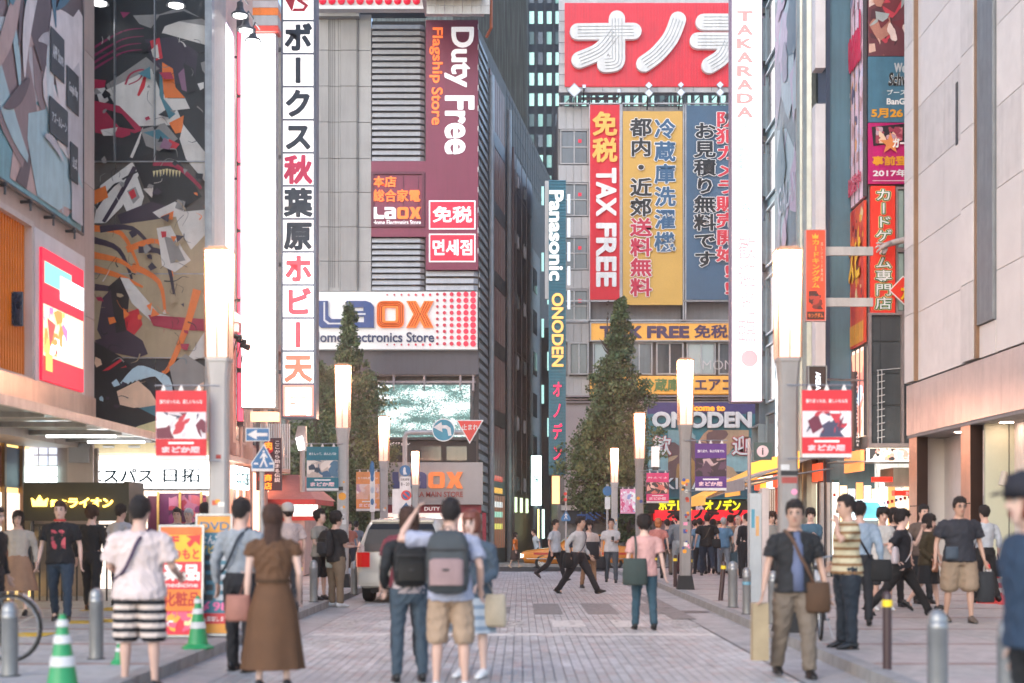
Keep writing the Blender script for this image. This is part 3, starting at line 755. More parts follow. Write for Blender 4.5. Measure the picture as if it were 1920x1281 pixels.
# cream soffit band, white lit sign with letters, side sign, entrance
t = thing('pachinko_hall_front', 'cream soffit and glazed entrance below the printed mural', 'shop front', (-8, 30, .1))
q = MB(); q.box(-9.6, X(400,d), d+.02, d+1.6, 3.02, 3.44); q.box(-9.6, X(400,d), d-.3, d+.02, 3.25, 3.44); q.build('soffit', paint('#c0b290'), t)
for i in range(4):
    q = MB(); x = X(205+i*48,d); q.cyl((x-.12,d-.05,3.16),(x+.12,d-.05,3.16),.03,seg=8); q.build('wall_lamp', steel, t)
q = MB(); q.box(-9.6, X(400,d), d+.9, d+1.0, .1, 3.02); q.build('back_wall', E('bright_hall','#f4e4d4',1.0), t)
for i in range(6):
    x0 = 252+i*26; q = MB(); pb(q, d+.8, x0, 930, x0+22, 1080, .04); q.build('door_leaf', [E('hall_door_a','#e8e0c8',.8),paint('#602040'),paint('#5a1c44'),paint('#6a2848'),paint('#a09060'),paint('#c0b090')][i], t)
q = MB(); pb(q, d+.7, 300, 925, 376, 1000, .04); q.build('window_poster', paint('#5e2150'), t)
art(t, face(d+.7,.04), X(302,d), X(374,d), Z(998,d), Z(927,d), ['#a03048','#7a2860','#c05868','#4a1840','#b06888'], 30, 9, .004, 'brs', .3, 'poster_print', 0, .0006)
q = MB()
for x in (297, 338, 378): pb(q, d+.6, x-2, 922, x+2, 1090, .06)
q.build('door_post', paint('#d0a860'), t)
t = thing('white_lit_sign', 'long glowing white sign with dark green characters under the mural', 'sign', (X(284,d),d-.4,Z(918,d)))
q = MB(); pb(q, d, 168, 866, 398, 917, .3, .1); q.build('light_box', litw, t)
fs_ = face(d, .41); dk = paint('#2f5058')
text(t, fs_, 'エスパス', X(172,d), X(297,d), Z(906,d), Z(880,d), dk, 0, .02, .03)
text(t, fs_, '日拓', X(315,d), X(384,d), Z(906,d), Z(879,d), dk, 0, .02, .02)
q = MB(); pb(q, d, 166, 917, 400, 921, .34, .1); q.build('lower_edge', steel, t)
t = thing('side_lit_sign', 'small glowing white sign on the pink facade past the tall pale lamp', 'sign', (-6.9,33.8,2.5))
f = lwall(-6.75)
a0, a1 = 6.75*F/(975-432), 6.75*F/(975-458)
q = MB(); q.fbox(f, a0, a1, Z(916,a0), Z(873,a0), 0, .12); q.build('light_box', litc, t)
f2 = lwall(-6.625); text(t, f2, 'エスパス日拓', a0+.1, a1-.1, Z(908,a0), Z(882,a0), dk, 0, .01, .02)

# pink facade beyond -------------------------------------------------
pinkw = M('salmon_stone_facade', (.64,.43,.37), .55, var=.12, vs=1.5); pinkd = M('salmon_stone_trim', (.56,.36,.3), .5, var=.12)
b3 = thing('salmon_facade_building', 'salmon coloured building with pilasters behind the lit vertical signs', 'building', (-9,37,.1))
q = MB(); q.box(-13,-7.1,32.2,41.8,.0,22); q.build('wall', pinkw, b3)
f = lwall(-7.1)
for i in range(5):
    y = 32.3+i*2.2
    q = MB(); q.fbox(f, y, y+.35, .1, 6.2, 0, .14); q.fbox(f, y-.06, y+.41, 3.2, 3.5, .14, .22); q.fbox(f, y-.05, y+.4, 6.2, 6.4, 0, .26); q.build('pilaster', pinkd, b3)
    q = MB(); q.fbox(f, y+.45, y+2.1, .25, 2.9, 0, .03); q.build('shop_window', E('salmon_shop_glow','#ffc0a0',1.8), b3)
    q = MB(); q.fbox(f, y+.55, y+2.0, 3.6, 5.9, 0, .03); w_ = q.build('window', glass2, b3)
    q = MB(); frame_f(q, f, y+.5, y+2.05, 3.55, 5.95, .06, .03, .07); q.build('frame', pinkd, w_)
q = MB(); q.fbox(f, 32.2, 41.8, 3.02, 3.14, 0, .35); q.fbox(f, 32.2, 41.8, 6.42, 6.6, 0, .3); q.build('cornice', pinkd, b3)
q = MB()
for y in (33.0, 35.4, 38.6): q.tube([(-6.95,y,.1),(-6.95,y,12)], .05, 8)
q.build('drain_pipe', pinkd, b3)
q = MB()
for i in range(14): q.fbox(face(41.8-3.2), X(488,38.6)+i*.06, X(488,38.6)+.03+i*.06, Z(880,38.6), Z(795,38.6), 0, .05)
q.build('white_fin_screen', white, b3)
# lit sign 1 (receding) and red strip
t = thing('lit_blank_sign', 'glowing blank white vertical sign in line with the wall, closest to the mural', 'sign', (-6.9,33.4,5.8))
f = lwall(-7.04)
q = MB(); q.fbox(f, 32.3, 34.5, 5.9, 13.35, 0, .08); q.build('light_panel', litw, t)
q = MB(); frame_f(q, f, 32.23, 34.58, 5.82, 13.45, .07, 0, .1); q.build('rim', M('violet_grey_rim',(.35,.28,.36),.4,.4), t)
t = thing('red_strip_sign', 'narrow pink red vertical strip sign between the two glowing white signs', 'sign', (X(452,34.9),34.9,3.6))
for i,(a,b_) in enumerate(((60,178),(186,305),(313,430),(438,560),(568,690),(700,790))):
    q = MB(); pb(q, 34.9, 447, a, 456, b_, .1); q.build('strip_panel', E('pink_red_strip','#f0506a',.9), t)
q = MB(); pb(q, 35.05, 445, 40, 458, 800, .1); q.build('back_rail', dgrey, t)
# lit sign 2
t = thing('lit_picture_sign', 'glowing white vertical sign with a pale pink print at its foot', 'sign', (X(489,35),35,Z(766,35)))
d = 35
q = MB(); pb(q, d, 458, 72, 520, 765, .3); q.build('light_box', litw, t)
q = MB(); frame_pb(q, d, 456, 70, 522, 768, .03, .33); q.build('rim', steel, t)
art(t, face(d,.3), X(464,d), X(514,d), Z(750,d), Z(645,d), ['#ffd8cc','#ffc0b0','#ffe8dc','#f8a8a8','#ffd0b8'], 34, 14, .004, 'brs', .4, 'pale_print', 1.6, .001)
t = thing('striped_box_sign', 'box sign with orange and white stripes above the glowing sign', 'sign', (X(500,35),35,Z(66,35)))
for i,(a,b_,c_) in enumerate(((14,27,'#c8c0c0'),(27,41,'#f08030'),(41,60,'#a8a8a8'),(60,71,'#e05040'))):
    q = MB(); pb(q, d, 480, a, 527, b_-.6, .45); q.build('stripe_band', paint(c_), t)
q = MB(); pb(q, d, 474, 774, 524, 791, .3); tag(q.build('small_orange_sign', E('peach_box','#ffc090',1.1)), 'small peach coloured box hanging under the glowing picture sign', 'sign')
q = MB()
for z in (100,330,560,740): q.cyl((X(489,35),35.1,Z(z,35)),(-7.1,35.3,Z(z,35)),.03,seg=6)
q.build('wall_bracket', dgrey, t)
# spot lamps cluster
for i,(px,py) in enumerate(((444,632),(452,640),(459,650))):
    t = thing('spot_lamp', ['black spotlight closest to the tall pale street lamp','black spotlight in the middle of the trio by the lit sign','black spotlight touching the pale pink print'][i], 'spotlight', (X(px,32.5),32.5,Z(py,32.5)), 0, 'trio of spotlights by the lit signs')
    c_ = Vector(t.location)
    q = MB(); q.tube([c_+Vector((-.08,0,.03)), c_+Vector((.1,-.05,-.03))], [.05,.075], 10); q.build('can', black, t)
    q = MB(); q.cyl(c_, c_+Vector((-.1,.1,-.35)), .014, seg=5); q.build('stem', black, t)
# vertical hobby shop sign
d = 40
t = thing('vertical_hobby_sign', 'tall vertical sign of white cells with navy, pink and red characters', 'sign', (X(566,d),d,Z(787,d)), 0)
q = MB(); pb(q, d, 533, -30, 598, 787, .55); q.build('case', M('slate_sign_case',(.13,.15,.19),.4,.2), t)
cells = [(-6,50,None,'#c0203c')]
chs = 'ボークス秋葉原ホビー天国'
for i, ch in enumerate(chs):
    c_ = '#1d2f3e' if i in (0,1,2,3,5,6) else ('#d8285a' if i == 4 else ('#e8505c' if i in (7,8,9) else '#f07860'))
    y0 = 54+i*61.1; cells.append((y0, y0+57, ch, c_))
cw = E('sign_cell_white','#eeeae8',.62); cw2 = E('sign_cell_bright','#ffffff',1.2)
fs_ = face(d,.57)
for i,(y0,y1,ch,c_) in enumerate(cells):
    last = ch == '国'
    q = MB(); pb(q, d, 537, y0, 593, y1, .02, .55); q.build('cell', (E('pink_cell','#f88878',.9) if last else (cw2 if i > 7 else cw)), t)
    if ch:
        mt = E('cell_white_text','#ffffff',1.3) if last else (E('warm_red_char_%d'%i, c_, .5) if i > 7 else paint(c_, .5))
        q = MB(); put(q, fs_, ch, X(539,d), X(591,d), Z(y1-1,d), Z(y0+2,d), .0, .012, .045, 'em'); q.build('letter', mt, t)
q = MB(); red = paint('#c81e38', .4)
q.plate(fs_, [[(X(539,d),Z(10,d)),(X(560,d),Z(10,d)),(X(555,d),Z(30,d)),(X(553,d),Z(35,d))]], 0, .012)
q.plate(fs_, [[(X(562,d),Z(10,d)),(X(588,d),Z(10,d)),(X(584,d),Z(15,d)),(X(572,d),Z(15,d)),(X(584,d),Z(24,d)),(X(576,d),Z(35,d)),(X(554,d),Z(35,d)),(X(557,d),Z(30,d)),(X(574,d),Z(30,d)),(X(577,d),Z(25,d)),(X(563,d),Z(16,d))]], 0, .0125)
q.build('logo', red, t)
q = MB()
for y in (100,300,500,700): q.box(-7.1,X(533,d),d-.35,d-.25,Z(y,d)-.05,Z(y,d)+.05)
q.build('wall_bracket', dgrey, t)
# dark vertical restaurant sign
d = 38
t = thing('dark_vertical_sign', 'dark vertical sign with white brush writing and orange characters', 'sign', (X(508,d),d,Z(920,d)))
q = MB(); pb(q, d, 482, 822, 529, 920, .15); q.build('board', paint('#3a2030'), t)
art(t, face(d,.15), X(484,d), X(514,d), Z(918,d), Z(824,d), ['#a02838','#5a2838','#c83040','#404050'], 18, 5, .004, 'bs', .3, 'printed_pattern', 0, .0008)
vtext(t, face(d,.18), 'ここから始まる伝説', X(516,d), X(528,d), Z(905,d), Z(826,d), paint('#f0e8e8'), 0, .01, .02)
vtext(t, face(d,.18), '肉', X(497,d), X(514,d), Z(845,d), Z(828,d), E('orange_char','#f89030',.8), 0, .01, .03)
vtext(t, face(d,.18), '商店', X(497,d), X(513,d), Z(919,d), Z(889,d), E('orange_char2','#f89030',.8), 0, .01, .03)
# pink awning kiosk
t = thing('pink_awning_kiosk', 'corner kiosk under a pink fabric awning with menu boards', 'kiosk', (-6.2,40.5,.1))
ax0, ax1 = X(520,40.5), X(602,40.5)
pk = M('salmon_awning_fabric', (.55,.22,.18), .7, var=.12)
q = MB(); zt, zb = Z(888,40.5), Z(938,40.5)
q.add([(ax0-1,41.5,zt),(X(548,40.5),41.5,zt),(ax1,39.3,zb),(ax0-1,39.3,zb),(ax1+.1,43,zb),(X(548,40.5),43,zt)], [(0,1,2,3),(1,5,4,2)])
q.add([(ax0-1,41.5,zt-.03),(X(548,40.5),41.5,zt-.03),(ax1,39.3,zb-.03),(ax0-1,39.3,zb-.03)], [(3,2,1,0)])
q.build('awning', pk, t)
q = MB(); q.box(ax0-1, ax1, 39.28, 39.31, zb-.14, zb+.0); q.box(ax1,ax1+.03,39.3,43,zb-.14,zb); q.build('valance', M('red_valance',(.5,.04,.04),.6), t)
q = MB(); q.box(ax0-1, ax1-.35, 39.7, 43, .1, zb-.12); q.build('wall', M('kiosk_wall',(.5,.36,.33),.6), t)
for i in range(5):
    x = X(549+i*9.5,39.6); q = MB(); q.box(x, x+.12, 39.64, 39.7, Z(968,39.6), Z(942,39.6)); q.build('menu_board', E('menu_white','#fff0ee',.9), t)
q = MB(); q.box(X(520,39.6), X(596,39.6), 39.6, 39.63, Z(976,39.6), Z(969,39.6)); q.build('red_rail', paint('#c02828'), t)
# ================================================================== GREY STORE ACROSS THE CROSS STREET (d = 66)
D = 66
lg = M('light_grey_tile_cladding', (.27,.265,.26), .6, var=.12, vs=.7); lg2 = M('light_grey_cladding_strip', (.32,.315,.31), .5, var=.12, vs=.7)
mar = M('maroon_sign_sheet', (.2,.022,.06), .45, var=.12, vs=.6); slatm = M('pale_metal_louvre', (.4,.4,.4), .4, .3, var=.12, vs=3)
b4 = thing('electronics_store', 'tall grey store with louvres, maroon banner and dotted white sign', 'building', (-10,66,gz(66)))
sx0 = X(470,D); sx1 = X(897,D)
q = MB()
dirv = Vector((.138,1,0)).normalized(); back = 34
xa, xb = sx1, sx1+.138*back
q.add([(sx0,D+.05,-1),(xa,D+.05,-1),(xb,D+back,-1),(sx0,D+back,-1),(sx0,D+.05,24.6),(xa,D+.05,24.6),(xb,D+back,24.6),(sx0,D+back,24.6)], [(0,3,2,1),(4,5,6,7),(0,1,5,4),(1,2,6,5),(2,3,7,6),(3,0,4,7)])
q.build('wall', M('store_body_grey',(.17,.16,.15),.8,var=.2), b4)
# left tiled bay
rows = [30,98,165,232,300,363,428,492,548]
for i in range(8):
    for (x0,x1,t_,m_) in ((597,618,.30,lg),(618,640,.26,lg2),(640,672,.30,lg),(672,697,.22,lg2)):
        q = MB(); pb(q, D, x0+.3, rows[i]+.5, x1-.3, rows[i+1]-.5, t_); q.build('cladding_panel', m_, b4)
q = MB()
for px in (621,625,629,636,670,674):
    for k in range(150):
        y = 40+k*3.35
        if y < 545: pb(q, D, px-1, y, px+.6, y+1.5, .02, .302)
o = q.build('perforation_dots', M('dark_perforation',(.1,.1,.1),.7), b4); o['kind'] = 'stuff'
q = MB(); pb(q, D, 597, 28, 676, 40, .7); q.build('ledge', slatm, b4)
q = MB(); pb(q, D, 597, 22, 800, 34, .1, -.02); q.build('painted_shadow_strip', black, b4)  # flat black strip painting in the shade below the roof edge
def louvres(x0, x1, y0, y1, n):
    for i in range(n):
        ya = y0+(y1-y0)*i/n; h = (y1-y0)/n
        q = MB(); a0, a1 = X(x0,D), X(x1,D)-.22; z1, z0 = Z(ya+h*.1,D), Z(ya+h*.84,D)
        q.add([(a0,D-.12,z1),(a1,D-.12,z1),(a1+.2,D+.04,z1),(a0,D-.22,z0),(a1,D-.22,z0),(a1+.2,D-.02,z0),(a0,D+.04,z1),(a0,D+.04,z0)], [(3,4,1,0),(4,5,2,1),(0,1,2,6),(3,7,5,4)])
        q.build('slat', slatm, b4)
q = MB(); pb(q, D, 697, 40, 797, 548, .02, -.03); q.build('louvre_back', black, b4)
louvres(698, 797, 47, 306, 22); louvres(698, 797, 447, 548, 9); louvres(799, 897, 508, 548, 3)
q = MB(); pb(q, D, 697, 305, 800, 446, .25); q.build('maroon_panel', mar, b4)
# small maroon window sign
t = thing('maroon_store_sign', 'maroon sign with orange characters framed in the louvres', 'sign', (X(747,D),D-.3,Z(425,D)))
q = MB(); frame_pb(q, D, 697, 325, 797, 428, .12, .08, .25); q.build('frame', M('dark_maroon',(.12,.015,.04),.5), t)
fs_ = face(D, .27); org = E('orange_sign_paint','#ff7a30',.35); wh = E('white_sign_paint','#f0ecec',.3); navy = M('navy_sign_paint',(.02,.035,.11),.45)
q = MB()
for px in (727,757,785): pb(q, D, px-.4, 327, px+.4, 426, .03, .25)
q.build('mullion', M('dark_maroon',0), t)
text(t, fs_, '本店', X(700,D), X(744,D), Z(354,D), Z(333,D), org, 0, .03, .03)
text(t, fs_, '総合家電', X(700,D), X(789,D), Z(381,D), Z(358,D), org, 0, .03, .025)
text(t, fs_, 'Home Electronics Store', X(700,D), X(790,D), Z(424,D), Z(415,D), wh, 0, .03, .012)
def logo(t, fr, a0, a1, b0, b1, mblue, morange, inline=None, c=0, th=.06, parts=True, neon=None):
    w = (a1-a0)/4.06; h = b1-b0; g = w*.04
    def q2(pts, ox): return [(a0+ox+x*w*.96, b0+y*h) for x, y in pts]
    def pl(name, loops, ox, m, c0=c, c1=None):
        q = MB(); q.plate(fr, [q2(l, ox) for l in loops], c0, c+th if c1 is None else c1); q.build(name, m, t)
    L_ = [(0,1),(.36,1),(.36,.46),(.5,.32),(.98,.32),(.98,0),(.1,0),(.0,.1)]
    pl('logo_letter_l', [L_], 0, mblue)
    A_ = [(0,1),(.72,1),(.9,.93),(1,.8),(1,0),(.12,0),(0,.12),(0,.52),(.12,.62),(.62,.62),(.62,.76),(0,.76)]
    pl('logo_letter_a', [A_, [(.36,.42),(.64,.42),(.64,.2),(.36,.2)]], w*1.0, mblue)
    r = .2
    def rr(x0,x1,y0,y1,r,n=5):
        o = []
        for (cx,cy,s) in ((x1-r,y1-r,0),(x0+r,y1-r,90),(x0+r,y0+r,180),(x1-r,y0+r,270)):
            for i in range(n+1):
                a = R(s+90*i/n); o.append((cx+r*math.cos(a), cy+r*math.sin(a)))
        return o
    pl('logo_letter_o', [rr(0,1,0,1,.22), rr(.3,.7,.25,.75,.06)], w*2.06, morange)
    X_ = [(0,1),(.36,1),(.52,.72),(.66,1),(1,1),(.76,.52),(1,0),(.64,0),(.5,.28),(.36,0),(0,0),(.26,.5)]
    pl('logo_letter_x', [X_], w*3.1, morange)
    if neon:                         # parallel neon lines inside the orange letters
        e = c+th+.012
        for k in range(3):
            s = .05+.065*k; lp = rr(s,1-s,s*.9,1-s*.9,.2-.05*k); P = [fr.p(*q2([p_], w*2.06)[0], e) for p_ in lp+lp[:1]]
            q = MB(); q.tube(P, .022, 4); q.build('neon_tube', neon, t)
        for s in (-.1,0,.1):
            P = [fr.p(*q2([p_], w*3.1)[0], e) for p_ in ((.2+s,.95),(.42+s*.8,.5),(.2+s,.05))]; q = MB(); q.tube(P, .02, 4); q.build('neon_tube', neon, t)
            P = [fr.p(*q2([p_], w*3.1)[0], e) for p_ in ((.82+s,.95),(.6+s*.8,.5),(.82+s,.05))]; q = MB(); q.tube(P, .02, 4); q.build('neon_tube', neon, t)
    if inline:
        q = MB(); q.plate(fr, [q2([(.2,.95),(.26,.95),(.26,.3),(.42,.18),(.95,.18),(.95,.12),(.36,.12),(.2,.26)], 0)], c+th, c+th+.01)
        q.plate(fr, [q2([(.1,.5),(.16,.54),(.7,.54),(.7,.48),(.2,.46),(.2,.14),(.14,.14)], w)], c+th, c+th+.01); q.build('logo_inline', inline, t)
logo(t, fs_, X(700,D), X(790,D), Z(413,D), Z(391,D), wh, org, None, 0, .03)
# maroon vertical banner
t = thing('maroon_duty_free_banner', 'huge vertical maroon banner reading downwards on the grey store', 'banner sign', (X(848,D),D-.4,Z(508,D)))
q = MB(); pb(q, D, 799, 42, 897, 508, .3); q.build('banner_sheet', mar, t)
fs_ = face(D, .31); wt = E('white_banner_print','#e8e6e8',.28)
wds = [('Duty', 55, 168), ('Free', 183, 293)]
for s_, y0, y1 in wds: text(t, fs_, s_, X(834,D), X(890,D) if s_=='Free' else X(889,D), Z(y1,D), Z(y0,D), wt, 0, .03, .032, 'r')
text(t, fs_, 'Flagship', X(806,D), X(831,D), Z(160,D), Z(56,D), org, 0, .03, .02, 'r')
text(t, fs_, 'Store', X(810,D), X(831,D), Z(238,D), Z(168,D), org, 0, .03, .02, 'r')
redp = E('bright_red_print','#d81838',.35)
for y0, y1, s_ in ((379,433,'免税'),(441,494,'면세점')):
    q = MB(); pb(q, D, 805, y0, 892, y1, .03, .3); q.build('white_border', wt, t)
    q = MB(); pb(q, D, 807.5, y0+2.5, 889.5, y1-2.5, .02, .33); q.build('red_field', redp, t)
    text(t, face(D,.35), s_, X(812,D), X(886,D), Z(y1-12,D), Z(y0+11,D), wt, 0, .03, .03)
q = MB()
for z in range(12): q.fbox(face(D,.31), X(896,D), X(897.5,D), Z(60+z*38,D), Z(50+z*38,D), 0, .04)
q.build('lacing', white, t)
# roof box and dotted sign on top
q = MB(); pb(q, D-1, 797, -60, 920, 27, 3, 0); q.build('roof_box', lg2, b4)
for i in range(7):
    for j in range(5):
        q = MB(); pb(q, D-4, 800+i*17, -50+j*15.4, 816.3+i*17, -35.2+j*15.4, .03); q.build('grid_panel', offw, b4)
q = MB(); pb(q, D-2, 597, 18, 803, 24, .5); pb(q, D-2, 797, 27, 908, 31, 3.1); q.build('gutter_pipe', white, b4)
t = thing('red_ball_sign', 'row of big glossy red balls on a pale panel at the roof edge', 'sign', (X(690,D-1),D-1,Z(20,D-1)))
q = MB(); pb(q, D-1, 590, -60, 796, 18, .4); q.build('panel', offw, t)
rb = M('glossy_red_ball', (.6,.01,.04), .25, 0, .35, '#e00828', .05)
for i in range(11):
    for j, yy in enumerate((8,-14)):
        q = MB(); xx = 607+i*17.5; q.ell((X(xx,D-1), D-1.42, Z(yy,D-1)), .17, 12, 8); q.build('ball', rb, t, True)
# big dotted brand sign
t = thing('dotted_brand_sign', 'wide white sign with navy and orange block letters and red dots', 'sign', (X(745,D),D-1,Z(655,D)))
dd = D-.9
q = MB(); pb(q, dd, 560, 547, 895, 655, .5, -.5); q.build('board', M('sign_white_board',(.6,.6,.6),.5,var=.1,vs=.5,emit=.12,ecol='#ffffff'), t)
fs_ = face(dd, .01); nb_ = M('navy_sign_blue', (.025,.06,.2), .4, .1, .05, '#2a4a90'); ob = M('orange_neon_face', (.7,.16,.02), .4, 0, .35, '#ff6a18')
logo(t, fs_, X(597,dd), X(813,dd), Z(615,dd), Z(565,dd), nb_, ob, white, 0, .12, neon=M('dark_orange_neon',(.35,.06,.01),.4))
text(t, fs_, 'Home Electronics Store', X(584,dd), X(814,dd), Z(642,dd), Z(623,dd), navy, 0, .04, .02)
rd = [M('sign_dot_red_%d' % i, (.5-.03*(5-i), .02, .05), .4, 0, .12+.08*i, '#e0183c') for i in range(6)]
for j in range(9):
    for i in range(6):
        x = 820+i*13.4; y = 552+j*11.6; r_ = .055+.012*i
        q = MB(); q.disc(fs_, X(x,dd), Z(y,dd), r_*1.15, 0, .05, 14); q.build('dot', rd[i], t)
for i in range(7):
    for y in (553, 646.5):
        q = MB(); q.disc(fs_, X(726+i*13.4,dd), Z(y,dd), .035+.004*i, 0, .05, 10); q.build('dot', rd[min(i//2,3)], t)
# soffit box under the sign, frames and LED screen
q = MB(); pb(q, dd, 560, 655.5, 897, 701, .2, -.5); q.build('dark_fascia', M('dark_violet_grey_sheet',(.075,.075,.09),.6,var=.15,vs=.6), b4)
fr_m = M('dusty_pink_grey_steel',(.28,.24,.25),.5,.1)
q = MB()
for y in (703,716): pb(q, D, 560, y, 893, y+4, .5)
for x in (700,738,795,862,886): pb(q, D, x, 703, x+4, 735, .55)
q.build('girder', fr_m, b4)
q = MB()
for i in range(4): 
    P = [face(D).p(X(725+i*44,D)+.75*math.cos(a_), Z(735,D)+.45*math.sin(a_), .3) for a_ in [math.pi*k/10 for k in range(11)]]
    q.tube(P, .05, 6)
q.build('arch', dgrey, b4)
t = thing('led_screen', 'big LED screen of glittering white and green specks above the street', 'screen', (X(797,D),D-.6,Z(822,D)))
q = MB(); pb(q, D, 706, 720, 888, 826, .4, .1); q.build('case', dgrey, t)
ml = bpy.data.materials.new('led_specks'); ml.use_nodes = True; nt = ml.node_tree; b = nt.nodes['Principled BSDF']; b.inputs['Base Color'].default_value = (.02,.03,.03,1)
tc = nt.nodes.new('ShaderNodeTexCoord'); vo = nt.nodes.new('ShaderNodeTexVoronoi'); vo.inputs['Scale'].default_value = 26
nt.links.new(tc.outputs['Object'], vo.inputs['Vector'])
no = nt.nodes.new('ShaderNodeTexNoise'); no.inputs['Scale'].default_value = 1.1; no.inputs['Detail'].default_value = 4
mp_ = nt.nodes.new('ShaderNodeMapping'); mp_.inputs['Scale'].default_value = (.5,1,1.6); nt.links.new(tc.outputs['Object'], mp_.inputs[0]); nt.links.new(mp_.outputs[0], no.inputs['Vector'])
sp = nt.nodes.new('ShaderNodeSeparateColor'); nt.links.new(vo.outputs['Color'], sp.inputs[0])
ad = nt.nodes.new('ShaderNodeMath'); ad.operation = 'MULTIPLY_ADD'; nt.links.new(no.outputs['Fac'], ad.inputs[0]); ad.inputs[1].default_value = 4.5; ad.inputs[2].default_value = -2.15
a2 = nt.nodes.new('ShaderNodeMath'); a2.operation = 'ADD'; nt.links.new(ad.outputs[0], a2.inputs[0]); nt.links.new(sp.outputs[0], a2.inputs[1])
cr = nt.nodes.new('ShaderNodeValToRGB'); nt.links.new(a2.outputs[0], cr.inputs[0])
cr.color_ramp.elements[0].position = .35; cr.color_ramp.elements[0].color = (.06,.14,.13,1); cr.color_ramp.elements[1].position = 1; cr.color_ramp.elements[1].color = (1,1,1,1)
e_ = cr.color_ramp.elements.new(.65); e_.color = (.35,.62,.58,1)
nt.links.new(cr.outputs[0], b.inputs['Emission Color']); b.inputs['Emission Strength'].default_value = .5
q = MB(); pb(q, D, 711, 724, 882, 821, .05, .5); q.build('led_face', ml, t)
q = MB(); pb(q, D, 700, 828, 893, 868, .3); q.build('dark_recess', black, b4)
for i in range(3):
    q = MB(); pb(q, D, 742+i*48, 838, 780+i*48, 864, .04, .3); q.build('window', glass, b4)
text(b4, face(D,.31), 'ビジョン', X(733,D), X(770,D), Z(836,D), Z(830,D), wh, 0, .03, .02)
t = thing('main_store_sign', 'grey entrance sign with navy and orange block letters and small red words', 'sign', (X(820,D),D-1.2,Z(945,D)))
d2 = D-1.1
q = MB(); pb(q, d2, 700, 867, 905, 946, .5, -.5); q.build('board', M('entrance_sign_grey',(.36,.36,.36),.5,var=.08), t)
f2 = face(d2,.01)
logo(t, f2, X(736,d2), X(868,d2), Z(916,d2), Z(885,d2), M('navy_sign_blue',0), M('orange_flat',(.75,.22,.05),.5,emit=.25,ecol='#ff8040'), None, 0, .06)
text(t, f2, 'AKIHABARA MAIN STORE', X(728,d2), X(868,d2), Z(932,d2), Z(922,d2), M('dull_red_letters',(.4,.05,.04),.5), 0, .03, .01)
q = MB(); pb(q, D, 690, 947, 903, 962, .8); q.build('red_band', M('deep_red_band',(.33,.015,.045),.45), b4)
text(b4, face(D,.81), 'DUTY FREE', X(798,D), X(852,D), Z(958,D), Z(951,D), wh, 0, .02, .015)
q = MB()
for x in (700,905,893): pb(q, D, x, 962, x+7, 1064, .8)
q.build('red_column', M('deep_red_band',0), b4)
q = MB(); pb(q, D, 690, 962, 893, 1064, .02, .02); q.build('entrance_glow', E('store_entrance','#e8d8d0',.7), b4)
for i in range(6):
    q = MB(); pb(q, D, 715+i*30, 970, 738+i*30, 1050, .05, .1); q.build('entrance_poster', [paint('#a04040'),E('ent_a','#ffe8d0',.9),paint('#d0b0a8'),E('ent_b','#f0f0f0',.9),paint('#903038'),E('ent_c','#ffd8c8',.8)][i], b4)

# ---- side wall of the store going down the alley
def ts(px): k = (px-975)/F; return (D*k-sx1)/(.138-k)
n_ = Vector((1,-.138,0)).normalized()
SW = FR((sx1, D, 0), dirv, (0,0,1), n_); kk = math.sqrt(1+.138**2)
def A_(px): return ts(px)*kk
mg = M('mid_grey_side_cladding',(.22,.23,.225),.6,.1,var=.25,vs=.8); bar = M('red_brown_glass_bay',(.13,.08,.07),.35,.1,var=.5,vs=1.5,emit=.12,ecol='#a06058'); fin = M('grey_fin',(.3,.3,.3),.4,.5)
for i in range(50):
    z = .8+i*.47; q = MB()
    P = [SW.p(0,z,.02), SW.p(A_(913),z-.12,.02), SW.p(A_(913),z+.2,.02), SW.p(0,z+.3,.02), SW.p(0,z+.0,.07), SW.p(A_(913),z-.12,.07)]
    q.add(P, [(4,5,2,3),(0,1,5,4),(1,2,5),(0,4,3)]); q.build('slat', M('side_louvre_grey',(.42,.42,.42),.5,.1), b4)
q = MB()
for px in (914, 947.5):
    q.tube([SW.p(A_(px),-.5,.2), SW.p(A_(px),23.2,.2)], .13, 8)
q.build('standpipe', M('pale_standpipe',(.42,.42,.42),.4,.4), b4)
for k in range(7):
    z0 = -.4+k*3.45; a0, a1 = A_(917), A_(945)
    q = MB(); q.fbox(SW, a0, a1, z0, z0+.75, .0, .06); q.build('spandrel_panel', mg if k < 5 else lg2, b4)
    q = MB(); q.fbox(SW, a0, a1, z0+.76, z0+3.4, .0, .04); w_ = q.build('glass_bay', bar if k else E('side_glow','#a06a50',.45), b4)
    q = MB()
    for i in range(9): q.fbox(SW, a0+.1+i*(a1-a0-.2)/8-.05, a0+.1+i*(a1-a0-.2)/8+.05, z0+.76, z0+3.4, .045, .07)
    q.build('glazing_fin', fin, w_)
for k in range(22):
    z = 24.2-k*1.1; a0_ = A_(949.5); q = MB(); q.fbox(SW, A_(950), min(A_(950)+34, 33), z, z+.03, .004, .02)
    if z > 21.6: q.build('wall_joint', dgrey, b4)
for k in range(24):
    a = A_(950)+k*1.05; q = MB(); q.fbox(SW, a, a+.03, 21.6, 24.5, .004, .022); q.build('wall_joint', dgrey, b4)
# colourful display behind the low bay
for i,(zz,c_) in enumerate(((1.3,'#e8e070'),(1.9,'#a8e0c8'),(3.1,'#ffcf60'),(2.4,'#e8e8e8'),(3.7,'#d86050'))):
    q = MB(); q.fbox(SW, A_(918), A_(940), zz, zz+.28, .045, .06); q.build('shelf_glow', E('shelf_%d'%i, c_, .6), b4)
